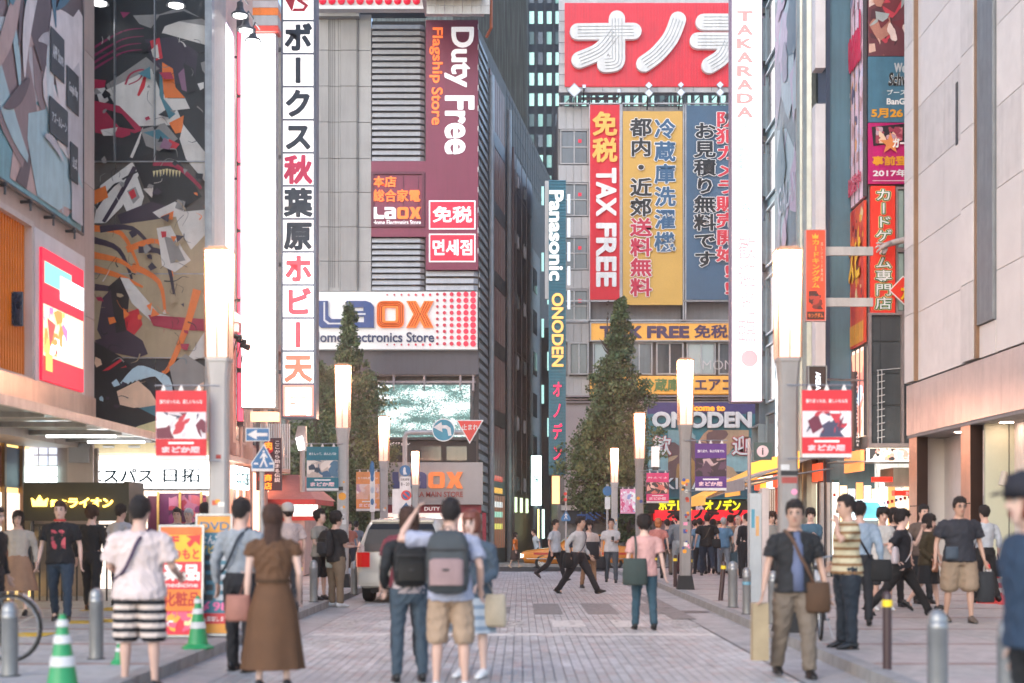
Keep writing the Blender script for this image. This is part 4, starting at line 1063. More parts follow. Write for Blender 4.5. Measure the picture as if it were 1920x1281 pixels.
# dark brown brick building next
db = thing('brown_alley_building', 'dark brown building with small square windows down the alley', 'building', (sx1+.9,75,gz(75)))
brn = M('dark_plum_tile',(.2,.165,.165),.45,.1,var=.25,vs=.8)
q = MB(); a0, a1 = A_(950), A_(992)
q.fbox(SW, a0, a1, -1, 21.5, -6, .18); q.build('wall', brn, db)
q = MB()
for k in range(7): q.fbox(SW, a0, a1, 2.2+k*2.9, 2.24+k*2.9, .18, .2)
for px in (961,972,981): q.fbox(SW, A_(px)-.02, A_(px)+.02, -1, 21.5, .18, .21)
q.build('tile_joint', M('plum_joint',(.3,.26,.25),.5), db)
for k in range(6):
    for px in (955, 963, 976):
        q = MB(); q.fbox(SW, A_(px), A_(px)+.55, 3.4+k*3.3, 4.1+k*3.3, .18, .2); w_ = q.build('window', E('dim_pink_window','#b0a8b0',.25) if (k+px)%3 else glass2, db)
        q = MB(); frame_f(q, SW, A_(px)-.05, A_(px)+.6, 3.35+k*3.3, 4.15+k*3.3, .05, .2, .24); q.build('frame', grey, w_)
q = MB()
for px in (952,): q.tube([SW.p(A_(px),-.5,.28), SW.p(A_(px),21.5,.28)], .09, 8)
q.build('drain_pipe', M('pinkish_pipe',(.22,.15,.14),.5), db)
q = MB(); q.fbox(SW, a0, a1, -1, 3.2, .18, .26); q.build('lower_cladding', M('warm_grey_cladding',(.27,.22,.2),.5,var=.15), db)
for i in range(3):
    q = MB(); q.fbox(SW, A_(955+i*11), A_(955+i*11)+.9, 2.2, 3.0, .27, .3); q.build('lit_window', E('greenish_small_window','#d8f0c0',1.2), db)
# further alley building
fb_ = thing('grey_alley_building', 'narrow grey building with brackets and windows deeper in the alley', 'building', (sx1+2.9,88,gz(88)))
q = MB(); a0, a1 = A_(992.5), A_(1009); q.fbox(SW, a0, a1, -1, 18, -6, .1); q.build('wall', M('alley_grey',(.26,.26,.27),.6), fb_)
for k in range(6):
    q = MB(); q.fbox(SW, a0+1.0, a0+2.6, 3+k*2.5, 4.4+k*2.5, .1, .14); q.build('window', glass, fb_)
# taller striped curtain wall rising behind
sb = thing('striped_curtain_wall', 'tall curtain wall with fine vertical stripes rising above the grey store', 'building', (-2,90,0))
cwm = bpy.data.materials.new('striped_glass'); cwm.use_nodes = True; nt = cwm.node_tree; b = nt.nodes['Principled BSDF']
tc = nt.nodes.new('ShaderNodeTexCoord'); mp_ = nt.nodes.new('ShaderNodeMapping'); mp_.inputs['Scale'].default_value = (3,3,.12); nt.links.new(tc.outputs['Object'], mp_.inputs[0])
no = nt.nodes.new('ShaderNodeTexNoise'); no.inputs['Scale'].default_value = 2.5; no.inputs['Detail'].default_value = 4; nt.links.new(mp_.outputs[0], no.inputs['Vector'])
cr = nt.nodes.new('ShaderNodeValToRGB'); nt.links.new(no.outputs['Fac'], cr.inputs[0]); cr.color_ramp.elements[0].position=.35; cr.color_ramp.elements[0].color=(.035,.042,.042,1); cr.color_ramp.elements[1].position=.7; cr.color_ramp.elements[1].color=(.16,.19,.185,1)
nt.links.new(cr.outputs[0], b.inputs['Base Color']); b.inputs['Roughness'].default_value = .6; b.inputs['Specular IOR Level'].default_value = .2
q = MB(); x0, x1 = X(880,88), X(989,88)
q.box(x0-6, x1, 88, 100, 10, 46); q.build('wall', cwm, sb)
for i in range(46):
    x = x0-1+i*(x1-x0+1)/46; q = MB(); q.box(x, x+.03, 87.9, 88, 10, 46); q.build('fin', M('dark_fin',(.05,.055,.055),.7,.1,spec=.2), sb)
q = MB(); q.tube([(X(921,64),64,Z(-30,64)),(X(921,64),64,Z(52,64)),(X(912,64),64.5,Z(62,64))], .07, 8); o = q.build('orange_pipe', M('rusty_orange_paint',(.5,.12,.03),.5)); tag(o, 'rusty orange pipe hanging beside the pale roof box', 'pipe')

# ---- black office tower
tw = thing('office_tower', 'black office tower with columns of greenish lit windows far behind', 'building', (10,150,0))
dT = 150
q = MB(); q.box(X(983,dT), X(1440,dT), dT, dT+30, -3, 75); q.build('wall', M('black_tower_wall',(.012,.014,.018),.8,var=.2,spec=.1), tw)
q = MB()
for i in range(28):
    x = X(989+i*16.3,dT); q.box(x-.12, x+.12, dT-.4, dT, -3, 75)
q.build('mullion', M('tower_mullion',(.03,.032,.036),.8,spec=.1), tw)
rg = random.Random(11)
ltw = [E('tower_window_a','#a8dcd0',.36), E('tower_window_b','#80b0a8',.18), E('tower_window_c','#3a5456',.15), glass]
lit_rows = {-2:.7,0:.2,1:.85,2:.2,3:.9,4:.85,5:.85,6:0,7:.25,8:.5,9:.1,10:.4}
for i in range(27):
    cx = 997+i*16.3
    for r_ in range(-1, 15):
        y = 30+r_*38.5-8
        if i > 3 and not (140 < y < 205): continue
        if y > 560: continue
        p_ = lit_rows.get(r_+1, .12)
        k = 0 if rg.random() < p_ else (1 if rg.random() < .25 else (2 if rg.random() < .35 else 3))
        q = MB(); pb(q, dT, cx-4.6, y, cx+4.6, y+23, .1, .01); q.build('window', ltw[k], tw)
# alley lit signs
t = thing('cool_lit_alley_sign', 'glowing cool white vertical sign down the alley by the brown building', 'sign', (X(1005,74),74,Z(948,74)))
q = MB(); pb(q, 74, 996, 855, 1015, 948, .25); q.build('light_box', E('cool_sign_glow','#d0fff8',2.2), t)
vtext(t, face(74,.26), '宝くじ', X(1000,74), X(1011,74), Z(935,74), Z(890,74), paint('#50807c'), 0, .02, .02)
q = MB(); q.cyl((X(1005,74),74,Z(948,74)),(X(1005,74),74,gz(74)),.08); q.build('post', grey, t)
t = thing('warm_lit_alley_sign', 'narrow warm glowing vertical sign below the blue ribbed sign', 'sign', (X(1042,64),64,Z(945,64)))
q = MB(); pb(q, 64, 1035, 893, 1049, 945, .2); q.build('light_box', E('warm_sign_glow','#ffb070',1.6), t)
for i,(px,c_) in enumerate(((1006,'#ffe890'),(1016,'#c0e0d0'))):
    q = MB(); pb(q, 80, px, 955, px+5, 1010, .1); tag(q.build('alley_light', E('alley_light_%d'%i, c_, 1.6)), ['narrow yellow lit panel at the alley mouth','narrow pale green lit panel at the alley mouth'][i], 'light panel')
q = MB(); q.box(X(990,90), X(1060,90), 90, 91, -1, 14); tag(q.build('alley_end_wall', M('dark_alley_wall',(.05,.05,.055),.7)), 'dark wall closing the narrow alley', 'wall')
for i in range(8):
    q = MB(); pb(q, 89.9, 1012+(i%2)*14, 350+i*62, 1020+(i%2)*14, 385+i*62, .05); tag(q.build('alley_window', E('alley_win','#a8d8d0',.8)), ['highest','second','third','fourth','fifth','sixth','seventh','lowest'][i]+' small greenish lit window on the dark alley wall', 'window', 'small lit windows in the alley')

# ================================================================== ONODEN BUILDING (d = 68)
D = 68
wp_ = M('white_grey_metal_panel',(.42,.42,.43),.5,.1,var=.15,vs=.6)
b5 = thing('department_building', 'pale panelled electronics department building hung with tall banners', 'building', (8,68,gz(68)))
q = MB(); q.box(X(1046,D), X(1500,D), D+.08, D+18, -1, Z(200,D)); q.build('wall', M('department_wall_grey',(.2,.2,.21),.6,var=.2,vs=.5), b5)
fD = face(D)
def win(par, d, x0, y0, x1, y1, nx, ny, off=0, mat_=glass, fm_=None, nm='window'):
    f = face(d, off); a0,a1,b0,b1 = X(x0,d),X(x1,d),Z(y1,d),Z(y0,d); w = .06
    q = MB(); frame_f(q, f, a0, a1, b0, b1, w, 0, .1)
    for i in range(1,nx): c_ = a0+(a1-a0)*i/nx; q.fbox(f, c_-.03, c_+.03, b0+w, b1-w, 0, .08)
    for j in range(1,ny): c_ = b0+(b1-b0)*j/ny; q.fbox(f, a0+w, a1-w, c_-.025, c_+.025, 0, .07)
    wo = q.build(nm, fm_ or wp_, par)
    for i in range(nx):
        for j in range(ny):
            q = MB(); q.fbox(f, a0+w+(a1-a0-2*w)*i/nx+.03, a0+w+(a1-a0-2*w)*(i+1)/nx-.03, b0+w+(b1-b0-2*w)*j/ny+.025, b0+w+(b1-b0-2*w)*(j+1)/ny-.025, 0, .02)
            q.build('pane', mat_, wo)
    return wo
vis = []
for i,(y0,y1) in enumerate(((245,310),(345,407),(445,507),(544,606))):
    win(b5, D, 1050, y0, 1103, y1, 2, 2, .1, glass2)
    for (xa,xb) in ((1158,1165),(1276,1285)):
        q = MB(); pb(q, D, xa, y0, xb, y1, .04, .02); q.build('window', glass, b5)
    q = MB(); q.fbox(face(D,.14), X(1084,D), X(1090,D), Z(y0+24,D), Z(y0+18,D), 0, .01); q.build('red_marker', redp, b5)
for i,(y0,y1) in enumerate(((202,244),(311,344),(408,444),(508,543),(607,642),(706,741))):
    for k in range(4):
        q = MB(); x0 = 1047+k*14.3; pb(q, D, x0+.2, y0+.5, x0+14, y1-.5, .16); q.build('panel', wp_, b5)
for k in range(13):
    for (y0,y1) in ((202,214),):
        q = MB(); x0 = 1105+k*24; pb(q, D, x0+.2, y0, x0+23.6, y1, .1); q.build('panel', wp_, b5)
# pole frame in front (banner frame)
q = MB()
for x in (1104.5,1161,1164,1279,1283): pb(q, D, x-1.2, 200, x+1.2, 605, .12, .5)
for y in (201,568,604): pb(q, D, 1047, y-1.3, 1500, y+1.3, .12, .5)
q.build('pipe_frame', M('pale_frame_pipe',(.4,.4,.42),.4,.4), b5)
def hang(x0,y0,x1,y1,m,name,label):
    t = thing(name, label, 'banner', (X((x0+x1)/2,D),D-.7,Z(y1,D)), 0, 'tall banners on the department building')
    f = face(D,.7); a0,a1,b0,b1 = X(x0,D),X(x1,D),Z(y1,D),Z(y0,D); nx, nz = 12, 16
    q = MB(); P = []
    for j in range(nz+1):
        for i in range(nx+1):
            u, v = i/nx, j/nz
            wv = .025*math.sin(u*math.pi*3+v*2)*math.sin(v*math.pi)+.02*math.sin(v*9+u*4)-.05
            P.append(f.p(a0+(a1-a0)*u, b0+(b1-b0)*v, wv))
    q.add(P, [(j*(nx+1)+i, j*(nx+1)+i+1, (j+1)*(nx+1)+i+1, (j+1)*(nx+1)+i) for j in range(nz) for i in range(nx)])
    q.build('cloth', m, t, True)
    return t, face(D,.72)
lpn = paint('#101418'); o_w = paint('#e8e6e4')
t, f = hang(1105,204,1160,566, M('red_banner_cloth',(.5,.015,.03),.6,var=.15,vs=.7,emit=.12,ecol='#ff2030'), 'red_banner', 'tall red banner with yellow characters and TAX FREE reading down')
yel = M('yellow_print',(.68,.42,.09),.5,emit=.12,ecol='#ffb840')
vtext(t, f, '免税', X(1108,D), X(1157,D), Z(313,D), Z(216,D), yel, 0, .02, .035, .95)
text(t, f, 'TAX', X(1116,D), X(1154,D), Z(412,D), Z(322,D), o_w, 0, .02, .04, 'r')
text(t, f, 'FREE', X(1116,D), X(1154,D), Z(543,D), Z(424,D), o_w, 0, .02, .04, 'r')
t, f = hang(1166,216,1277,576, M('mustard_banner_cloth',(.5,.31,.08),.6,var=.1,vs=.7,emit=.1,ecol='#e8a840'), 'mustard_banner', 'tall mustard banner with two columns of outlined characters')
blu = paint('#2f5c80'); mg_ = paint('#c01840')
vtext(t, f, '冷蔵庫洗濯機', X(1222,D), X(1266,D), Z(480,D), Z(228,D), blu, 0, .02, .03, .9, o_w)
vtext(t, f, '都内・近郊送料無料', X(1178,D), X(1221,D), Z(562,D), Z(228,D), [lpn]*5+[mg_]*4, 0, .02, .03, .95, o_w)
t, f = hang(1284,205,1400,566, M('slate_blue_banner_cloth',(.055,.115,.19),.6,var=.1,vs=.7), 'slate_blue_banner', 'tall slate blue banner with black and red outlined characters')
vtext(t, f, 'お見積り無料です', X(1296,D), X(1340,D), Z(508,D), Z(236,D), lpn, 0, .02, .03, .95, o_w)
vtext(t, f, '防犯カメラ販売開始!!', X(1337,D), X(1382,D), Z(560,D), Z(216,D), paint('#d83040'), 0, .02, .03, .95, o_w)
# gap storey with lights under the red sign
q = MB()
for i in range(12): q.cyl((X(1050+i*30,D),D+.5,Z(200,D)),(X(1050+i*30,D),D+.5,Z(165,D)),.05,seg=6)
q.cyl((X(1090,D),D,Z(185,D)),(X(1158,D),D,Z(185,D)),.07,seg=6); q.cyl((X(1047,D),D,Z(172,D)),(X(1400,D),D,Z(172,D)),.05,seg=6)
for i in range(11):
    q.cyl((X(1050+i*30,D),D+.5,Z(200,D)),(X(1080+i*30,D),D+.5,Z(168,D)),.03,seg=5)
q.build('truss', fr_m, b5)
for i,(px,py,s_) in enumerate(((1075,185,12),(1212,190,7),(1212,176,6),(1271,189,7),(1271,175,5),(1343,189,7),(1343,175,6),(1093,178,4),(1157,186,4))):
    t = thing('flood_lamp', ['large square flood lamp tilted at the corner below the red sign','lower flood lamp of the first pair under the red sign','upper flood lamp of the first pair under the red sign','lower flood lamp of the middle pair under the red sign','upper flood lamp of the middle pair under the red sign','lower flood lamp of the pair beside the lit white tower sign','upper flood lamp of the pair beside the lit white tower sign','small box lamp near the tilted flood lamp','small box lamp at the end of the white rail'][i], 'flood lamp', (X(px,D),D-1.2,Z(py,D)), 0, 'flood lamps under the big red sign')
    a = s_/F*D; f = FR((X(px,D),D-1.2,Z(py,D)),(1,0,1),(-1,0,1),(0,-1,0)) if i < 7 else FR((X(px,D),D-1.2,Z(py,D)),(1,0,0),(0,0,1),(0,-1,0))
    q = MB(); q.fbox(f, -a*.8, a*.8, -a*.8, a*.8, 0, .12); q.build('housing', M('flood_lamp_grey',(.4,.42,.45),.4,.3), t)
    q = MB(); q.fbox(f, -a*.65, a*.65, -a*.65, a*.65, .12, .13); q.build('lens', M('flood_lens',(.55,.6,.68),.3,emit=.25,ecol='#c0d0ff'), t)
    q = MB(); q.cyl((X(px,D),D-1.1,Z(py,D)),(X(px,D),D-.3,Z(py,D)-.5),.03,seg=6); q.build('bracket', dgrey, t)
# the big red sign with rounded strokes
DS = 67
t = thing('big_red_roof_sign', 'huge red ribbed roof sign with three white rounded characters', 'sign', (X(1220,DS),DS,Z(172,DS)))
q = MB(); pb(q, DS, 1048, -25, 1500, 172, .5, -.6); q.build('case', wp_, t)
q = MB(); pb(q, DS, 1059, 5, 1500, 162, .06, -.1); q.build('red_field', M('sign_red_field',(.6,.01,.03),.35,emit=.16,ecol='#ff0418',var=.25,vs=.5), t)
q = MB()
for i in range(125):
    x = X(1061+i*2.9,DS); q.box(x, x+.03, DS-.0, DS+.04, Z(161,DS), Z(6,DS))
q.build('red_rib', M('sign_red_rib',(.5,.02,.035),.3,emit=.12,ecol='#ff2838'), t)
q = MB()
for i in range(8): q.fbox(face(DS), X(1048,DS), X(1059,DS), Z(20+i*20,DS)-.01, Z(20+i*20,DS)+.01, .0, .02)
for i in range(12): q.fbox(face(DS), X(1062+i*34,DS)-.01, X(1062+i*34,DS)+.01, Z(171,DS), Z(163,DS), .0, .02)
o = q.build('panel_joints', dgrey, t); o['kind'] = 'stuff'
fs_ = face(DS, .05); wl_ = M('white_sign_stroke',(.55,.55,.55),.4,emit=.1,ecol='#f0f4f4'); nl = M('grey_neon_line',(.47,.49,.49),.5)
def cr_pts(pts, n=6):
    o = []
    for i in range(len(pts)-1):
        p0 = pts[max(i-1,0)]; p1 = pts[i]; p2 = pts[i+1]; p3 = pts[min(i+2,len(pts)-1)]
        for k in range(n):
            t_ = k/n; o.append(tuple(.5*(2*p1[j]+(p2[j]-p0[j])*t_+(2*p0[j]-5*p1[j]+4*p2[j]-p3[j])*t_*t_+(3*p1[j]-3*p2[j]+p3[j]-p0[j])*t_**3) for j in (0,1)))
    return o+[pts[-1]]
def strokes(t, fr, d, sets, rad, m, neonm=None, nm='letter', th=.25, c=0):
    q = MB(); e = 0; nq = MB()
    for pts, curved in sets:
        P = [(X(a,d), Z(b_,d)) for a, b_ in pts]
        if curved: P = cr_pts(P)
        # outline of the thick polyline
        n = len(P); up, dn = [], []
        for i in range(n):
            a = P[max(i-1,0)]; b_ = P[min(i+1,n-1)]; dx, dy = b_[0]-a[0], b_[1]-a[1]; L = math.hypot(dx,dy); nx_, ny_ = -dy/L, dx/L
            if 0 < i < n-1:
                ax, ay = P[i][0]-a[0], P[i][1]-a[1]; l1 = math.hypot(ax,ay); cs = max(.5, abs((-ay/l1)*nx_+(ax/l1)*ny_)); k = rad/cs
            else: k = rad
            up.append((P[i][0]+nx_*k, P[i][1]+ny_*k)); dn.append((P[i][0]-nx_*k, P[i][1]-ny_*k))
        def cap(p, fx, fy):
            L = math.hypot(fx,fy); a0 = math.atan2(fy/L, fx/L)
            return [(p[0]+rad*math.cos(a0+math.pi/2-math.pi*k/8), p[1]+rad*math.sin(a0+math.pi/2-math.pi*k/8)) for k in range(1,8)]
        lp = up + cap(P[-1], P[-1][0]-P[-2][0], P[-1][1]-P[-2][1]) + dn[::-1] + cap(P[0], P[0][0]-P[1][0], P[0][1]-P[1][1])
        q.plate(fr, [lp], c, c+th+e)
        if neonm:
            for s in (-.6,-.2,.2,.6):
                NP = []
                for i in range(n): NP.append(fr.p(P[i][0]+(up[i][0]-P[i][0])*s, P[i][1]+(up[i][1]-P[i][1])*s, c+th+e+.012))
                nq.tube(NP, .018, 4)
        e += .006
    o = q.build(nm, m, t)
    if neonm: nq.build('neon_line', neonm, o)
    return o
rs = 15.2/F*DS
strokes(t, fs_, DS, [([(1083,63),(1187,62)],0),([(1156,39),(1156,70),(1156,100),(1154,120),(1134,124)],1),([(1152,66),(1125,98),(1086,116)],1)], rs, wl_, nl)
strokes(t, fs_, DS, [([(1270,41),(1256,75),(1231,105),(1207,123)],1)], rs, wl_, nl)
strokes(t, fs_, DS, [([(1318,45),(1395,45)],0),([(1307,80),(1410,80)],0),([(1365,84),(1352,110),(1329,126)],1)], rs, wl_, nl)
# tax free band, windows band, appliance band
t = thing('tax_free_band_sign', 'orange band sign reading TAX FREE above the window row', 'sign', (X(1240,D),D-.6,Z(641,D)))
orb = M('orange_sign_board',(.62,.34,.07),.5,emit=.25,ecol='#ffa838'); pur = paint('#4a3a60')
q = MB(); pb(q, D, 1106, 608, 1500, 642, .5); q.build('board', orb, t)
q = MB(); frame_pb(q, D, 1105, 607, 1500, 643, .06, .56); q.build('edge', wp_, t)
f = face(D,.51); text(t, f, 'TAX FREE', X(1123,D), X(1290,D), Z(637,D), Z(614,D), pur, 0, .04, .05); text(t, f, '免税店', X(1299,D), X(1392,D), Z(637,D), Z(612,D), pur, 0, .04, .03)
for i,(x0,x1) in enumerate(((1067,1103),(1111,1165),(1173,1222),(1229,1280),(1286,1340),(1345,1400))):
    win(b5, D, x0, 644, x1, 704, 2, 1, .3, [glass2,E('dim_room_glass','#8a9494',.3),glass2,glass,E('dim_room_glass',0,.3),glass2][i])
text(b5, face(D,.45), 'MOMO', X(1315,D), X(1395,D), Z(695,D), Z(678,D), paint('#c8c4c4'), 0, .02, -.01)
t = thing('appliance_band_sign', 'orange band sign with green and purple characters under the windows', 'sign', (X(1240,D),D-.6,Z(740,D)))
q = MB(); pb(q, D, 1106, 707, 1500, 740, .5); q.build('board', orb, t)
f = face(D,.51); text(t, f, '冷蔵庫', X(1202,D), X(1272,D), Z(736,D), Z(712,D), paint('#5c8048'), 0, .04, .03); text(t, f, 'エアコン', X(1300,D), X(1398,D), Z(735,D), Z(713,D), pur, 0, .04, .03)
text(t, f, '洗濯機', X(1122,D), X(1192,D), Z(736,D), Z(712,D), pur, 0, .04, .03)
q = MB()
for y in (744,749,754): pb(q, D, 1060, y, 1500, y+3, .7 if y == 744 else .5)
q.build('cornice', fr_m, b5)
# welcome sign
t = thing('welcome_sign', 'large welcome board with white block letters over a plain teal picture', 'sign', (X(1310,D),D-.8,Z(938,D)))
q = MB(); pb(q, D, 1212, 757, 1412, 936, .6); q.build('board', paint('#3d8490'), t)
f = face(D,.61)
q = MB(); pb(q, D, 1212, 757, 1412, 778, .012, .6); q.build('violet_band', paint('#4a3f78'), t)
q = MB(); pb(q, D, 1214, 885, 1410, 934, .012, .6); q.build('lower_band', paint('#2f5f70'), t)
q = MB(); pb(q, D, 1214, 845, 1410, 885, .012, .6); q.build('pale_band', paint('#9cc0c4'), t)
art(t, f, X(1250,D), X(1400,D), Z(915,D), Z(808,D), ['#b88a50','#c89878','#5a8a98','#a89048','#7a5a58','#88a8ac','#c0a080'], 16, 77, .016, 'b', .32, 'printed_shapes', 0, .002)
text(t, f, 'Welcome to', X(1268,D), X(1356,D), Z(773,D), Z(761,D), E('amber_letters','#ffa030',.5), .02, .05, .05)
text(t, f, 'ONODEN', X(1220,D), X(1405,D), Z(805,D), Z(774,D), o_w, .06, .1, .05, outline=paint('#46485c'))
rdw = paint('#c85060')
for ch, x0, x1 in (('歓',1221,1256),('迎',1368,1404)): 
    q = MB(); put(q, f, ch, X(x0,D), X(x1,D), Z(856,D), Z(818,D), .06, .1, .055, 'em'); q.build('character_outline', rdw, t)
    q = MB(); put(q, f, ch, X(x0,D), X(x1,D), Z(856,D), Z(818,D), .1, .15, .015, 'em'); q.build('character', o_w, t)
text(t, f, 'AKIHABARA', X(1218,D), X(1398,D), Z(918,D), Z(897,D), o_w, .06, .05, .015, outline=paint('#28303c'))
t = thing('yellow_letter_sign', 'dark sign with bright yellow and white characters above the red sign', 'sign', (X(1310,D),D-.9,Z(962,D)))
q = MB(); pb(q, D, 1150, 940, 1420, 963, .7); q.build('board', paint('#1c2618'), t)
f = face(D,.71); ylw = E('yellow_letters','#e8e020',.6)
text(t, f, 'ホテレビ', X(1232,D), X(1296,D), Z(960,D), Z(937,D), ylw, 0, .06, .05); text(t, f, 'は', X(1301,D), X(1316,D), Z(958,D), Z(939,D), o_w, 0, .06, .05); text(t, f, 'オノデン', X(1318,D), X(1384,D), Z(960,D), Z(937,D), ylw, 0, .06, .05)
t = thing('low_red_sign', 'low red sign with black rounded characters just above the shutters', 'sign', (X(1310,D),D-1,Z(977,D)))
q = MB(); pb(q, D, 1205, 963.5, 1420, 977, .9, -.1); q.k=0
q = MB(); pb(q, D, 1225, 957, 1402, 976, .9); q.build('board', M('lit_red_board',(.6,.02,.03),.4,emit=.6,ecol='#ff1828'), t)
f = face(D,.91); blk = paint('#0c0c0e'); r2 = 2.4/F*D
strokes(t, f, D, [([(1250,960.5),(1272,960.5)],0),([(1262,958),(1262,970),(1258,970)],0),([(1260,962),(1249,970)],0)], r2, blk, th=.05)
strokes(t, f, D, [([(1310,958),(1306,965),(1299,970)],1)], r2, blk, th=.05)
strokes(t, f, D, [([(1323,958),(1338,958)],0),([(1320,963),(1341,963)],0),([(1332,964),(1326,971)],0)], r2, blk, th=.05)
strokes(t, f, D, [([(1363,959),(1368,961)],0),([(1384,958),(1378,966),(1366,970)],1)], r2, blk, th=.05)
q = MB()
for i in range(28): pb(q, D, 1060, 978+i*3.1, 1420, 980.6+i*3.1, .12+.02*(i%2))
o = q.build('shutter_ribs', M('grey_shutter',(.27,.28,.3),.45,.4), b5); o['kind'] = 'stuff'
# brown eave and blue sign at the low corner
q = MB(); pb(q, D, 1052, 936, 1165, 946, 1.2); q.build('eave', M('dark_brown_eave',(.07,.05,.045),.6), b5)
q = MB(); pb(q, D, 1052, 948, 1165, 957, 1.0); q.build('corrugated_edge', white, b5)
t = thing('blue_low_sign', 'low dark sign with blue characters at the building corner', 'sign', (X(1120,D),D-1,Z(982,D)))
q = MB(); pb(q, D, 1058, 958, 1165, 982, .85); q.build('board', paint('#27303c'), t)
text(t, face(D,.86), '大阪屋電機', X(1080,D), X(1160,D), Z(977,D), Z(960,D), paint('#3a6ab0'), 0, .05, .05)
q = MB(); pb(q, D, 1058, 757, 1212, 936, .3); q.build('plain_wall', M('pink_grey_render',(.36,.31,.32),.6,var=.1,vs=.5), b5)
q = MB(); frame_pb(q, D, 1064, 642, 1104, 744, .08, .2); q.build('corner_trim', wp_, b5)
# vertical blue ribbed sign
D2 = 64
t = thing('blue_ribbed_sign', 'long vertical blue ribbed sign with white, orange and pink lettering', 'sign', (X(1044,D2),D2,Z(890,D2)))
q = MB(); pb(q, D2, 1029, 342, 1060, 892, .4); q.build('case', M('teal_blue_sign',(.03,.13,.2),.4,.2,var=.15), t)
q = MB()
for i in range(200):
    y = 343+i*2.74; pb(q, D2, 1028.4, y, 1060.6, y+1.2, .06, .4)
o = q.build('sign_ribs', M('teal_blue_rib',(.05,.2,.28),.35,.3), t); o['kind'] = 'stuff'
f = face(D2,.48)
text(t, f, 'Panasonic', X(1029,D2), X(1056,D2), Z(530,D2), Z(362,D2), E('white_brand_letters','#f0f0ea',.4), 0, .06, .03, 'r')
text(t, f, 'ONODEN', X(1034,D2), X(1056,D2), Z(690,D2), Z(553,D2), E('gold_brand_letters','#f0b060',.5), 0, .06, .03, 'r')
vtext(t, f, 'オノデン', X(1033,D2), X(1056,D2), Z(870,D2), Z(712,D2), E('pink_neon_char','#f02858',.6), 0, .06, .02, .8)
q = MB(); pb(q, D2, 1022, 338, 1029, 560, .2, -.3); q.build('side_strip', wp_, t)
q = MB()
for i in range(7): q.cyl((X(1045,D2),D2+.1,Z(360+i*80,D2)),(X(1060,D2),D+.2,Z(360+i*80,D2)),.06,seg=6)
q.build('wall_bracket', grey, t)
for i in range(5):
    q = MB(); pb(q, D2, 1064+(0), 365+i*45, 1069, 400+i*45, .1); q.build('side_lamp', E('small_strip_lamp','#d8e0e8',.7), t)

# added haze volume that imitates lens bloom and lifted shadows
hm = bpy.data.materials.new('bloom_haze_volume'); hm.use_nodes = True; nt = hm.node_tree; nt.nodes.clear()
pv = nt.nodes.new('ShaderNodeVolumePrincipled'); pv.inputs['Color'].default_value = (1,.97,.96,1); pv.inputs['Density'].default_value = .0014; pv.inputs['Anisotropy'].default_value = .84
ou = nt.nodes.new('ShaderNodeOutputMaterial'); nt.links.new(pv.outputs[0], ou.inputs['Volume'])
q = MB(); q.box(-155, 155, -35, 255, -5, 78); hz = q.build('bloom_haze', hm); hz['kind'] = 'stuff'
S.cycles.volume_bounces = 0
# ================================================================== RIGHT SIDE OF THE STREET
# glowing white tower sign
D = 50
t = thing('white_tower_sign', 'tall glowing white sign with pale pink and pale blue vertical lettering', 'sign', (X(1395,D),D,Z(757,D)))
q = MB(); pb(q, D, 1368, -40, 1422, 754, .6); q.build('light_box', E('tower_sign_glow','#ffffff',1.6), t)
q = MB()
for y in range(20,750,93): pb(q, D, 1368, y, 1422, y+.8, .01, .6)
q.build('panel_seam', M('pale_seam',(.6,.6,.62),.5,emit=.35,ecol='#d8d8e0'), t)
q = MB(); frame_pb(q, D, 1366, -42, 1424, 757, .04, .62); q.build('rim', M('violet_grey_rim',0), t)
f = face(D,.61); pkE = M('pale_pink_letter','#f09090',.6,0,.42,'#f89898',0); blE = M('pale_blue_letter','#b0e0e0',.6,0,.45,'#b8ecec',0); rsE = M('paler_pink_letter','#f0a0a8',.6,0,.46,'#f8acb0',0)
for i, ch in enumerate('TAKARADA'):
    y = 32+i*25.4; q = MB(); put(q, f, ch, X(1376,D), X(1407,D), Z(y+20,D), Z(y,D), 0, .01, .05); q.build('letter', pkE, t)
for i, ch in enumerate('TAX FREE'):
    if ch == ' ': continue
    y = 240+i*11; q = MB(); put(q, f, ch, X(1380,D), X(1406,D), Z(y+8,D), Z(y,D), 0, .01, .02); q.build('letter', blE, t)
vtext(t, f, '免税商店', X(1378,D), X(1408,D), Z(440,D), Z(332,D), blE, 0, .01, .01)
vtext(t, f, '歓迎光臨', X(1376,D), X(1414,D), Z(650,D), Z(446,D), rsE, 0, .01, .005)
q = MB(); q.disc(f, X(1400,D), Z(676,D), .3, 0, .01); q.build('round_mark', rsE, t)
q = MB()
for y in range(10): pb(q, D, 1424, 20+y*80, 1434, 30+y*80, .3)
q.build('wall_bracket', grey, t)
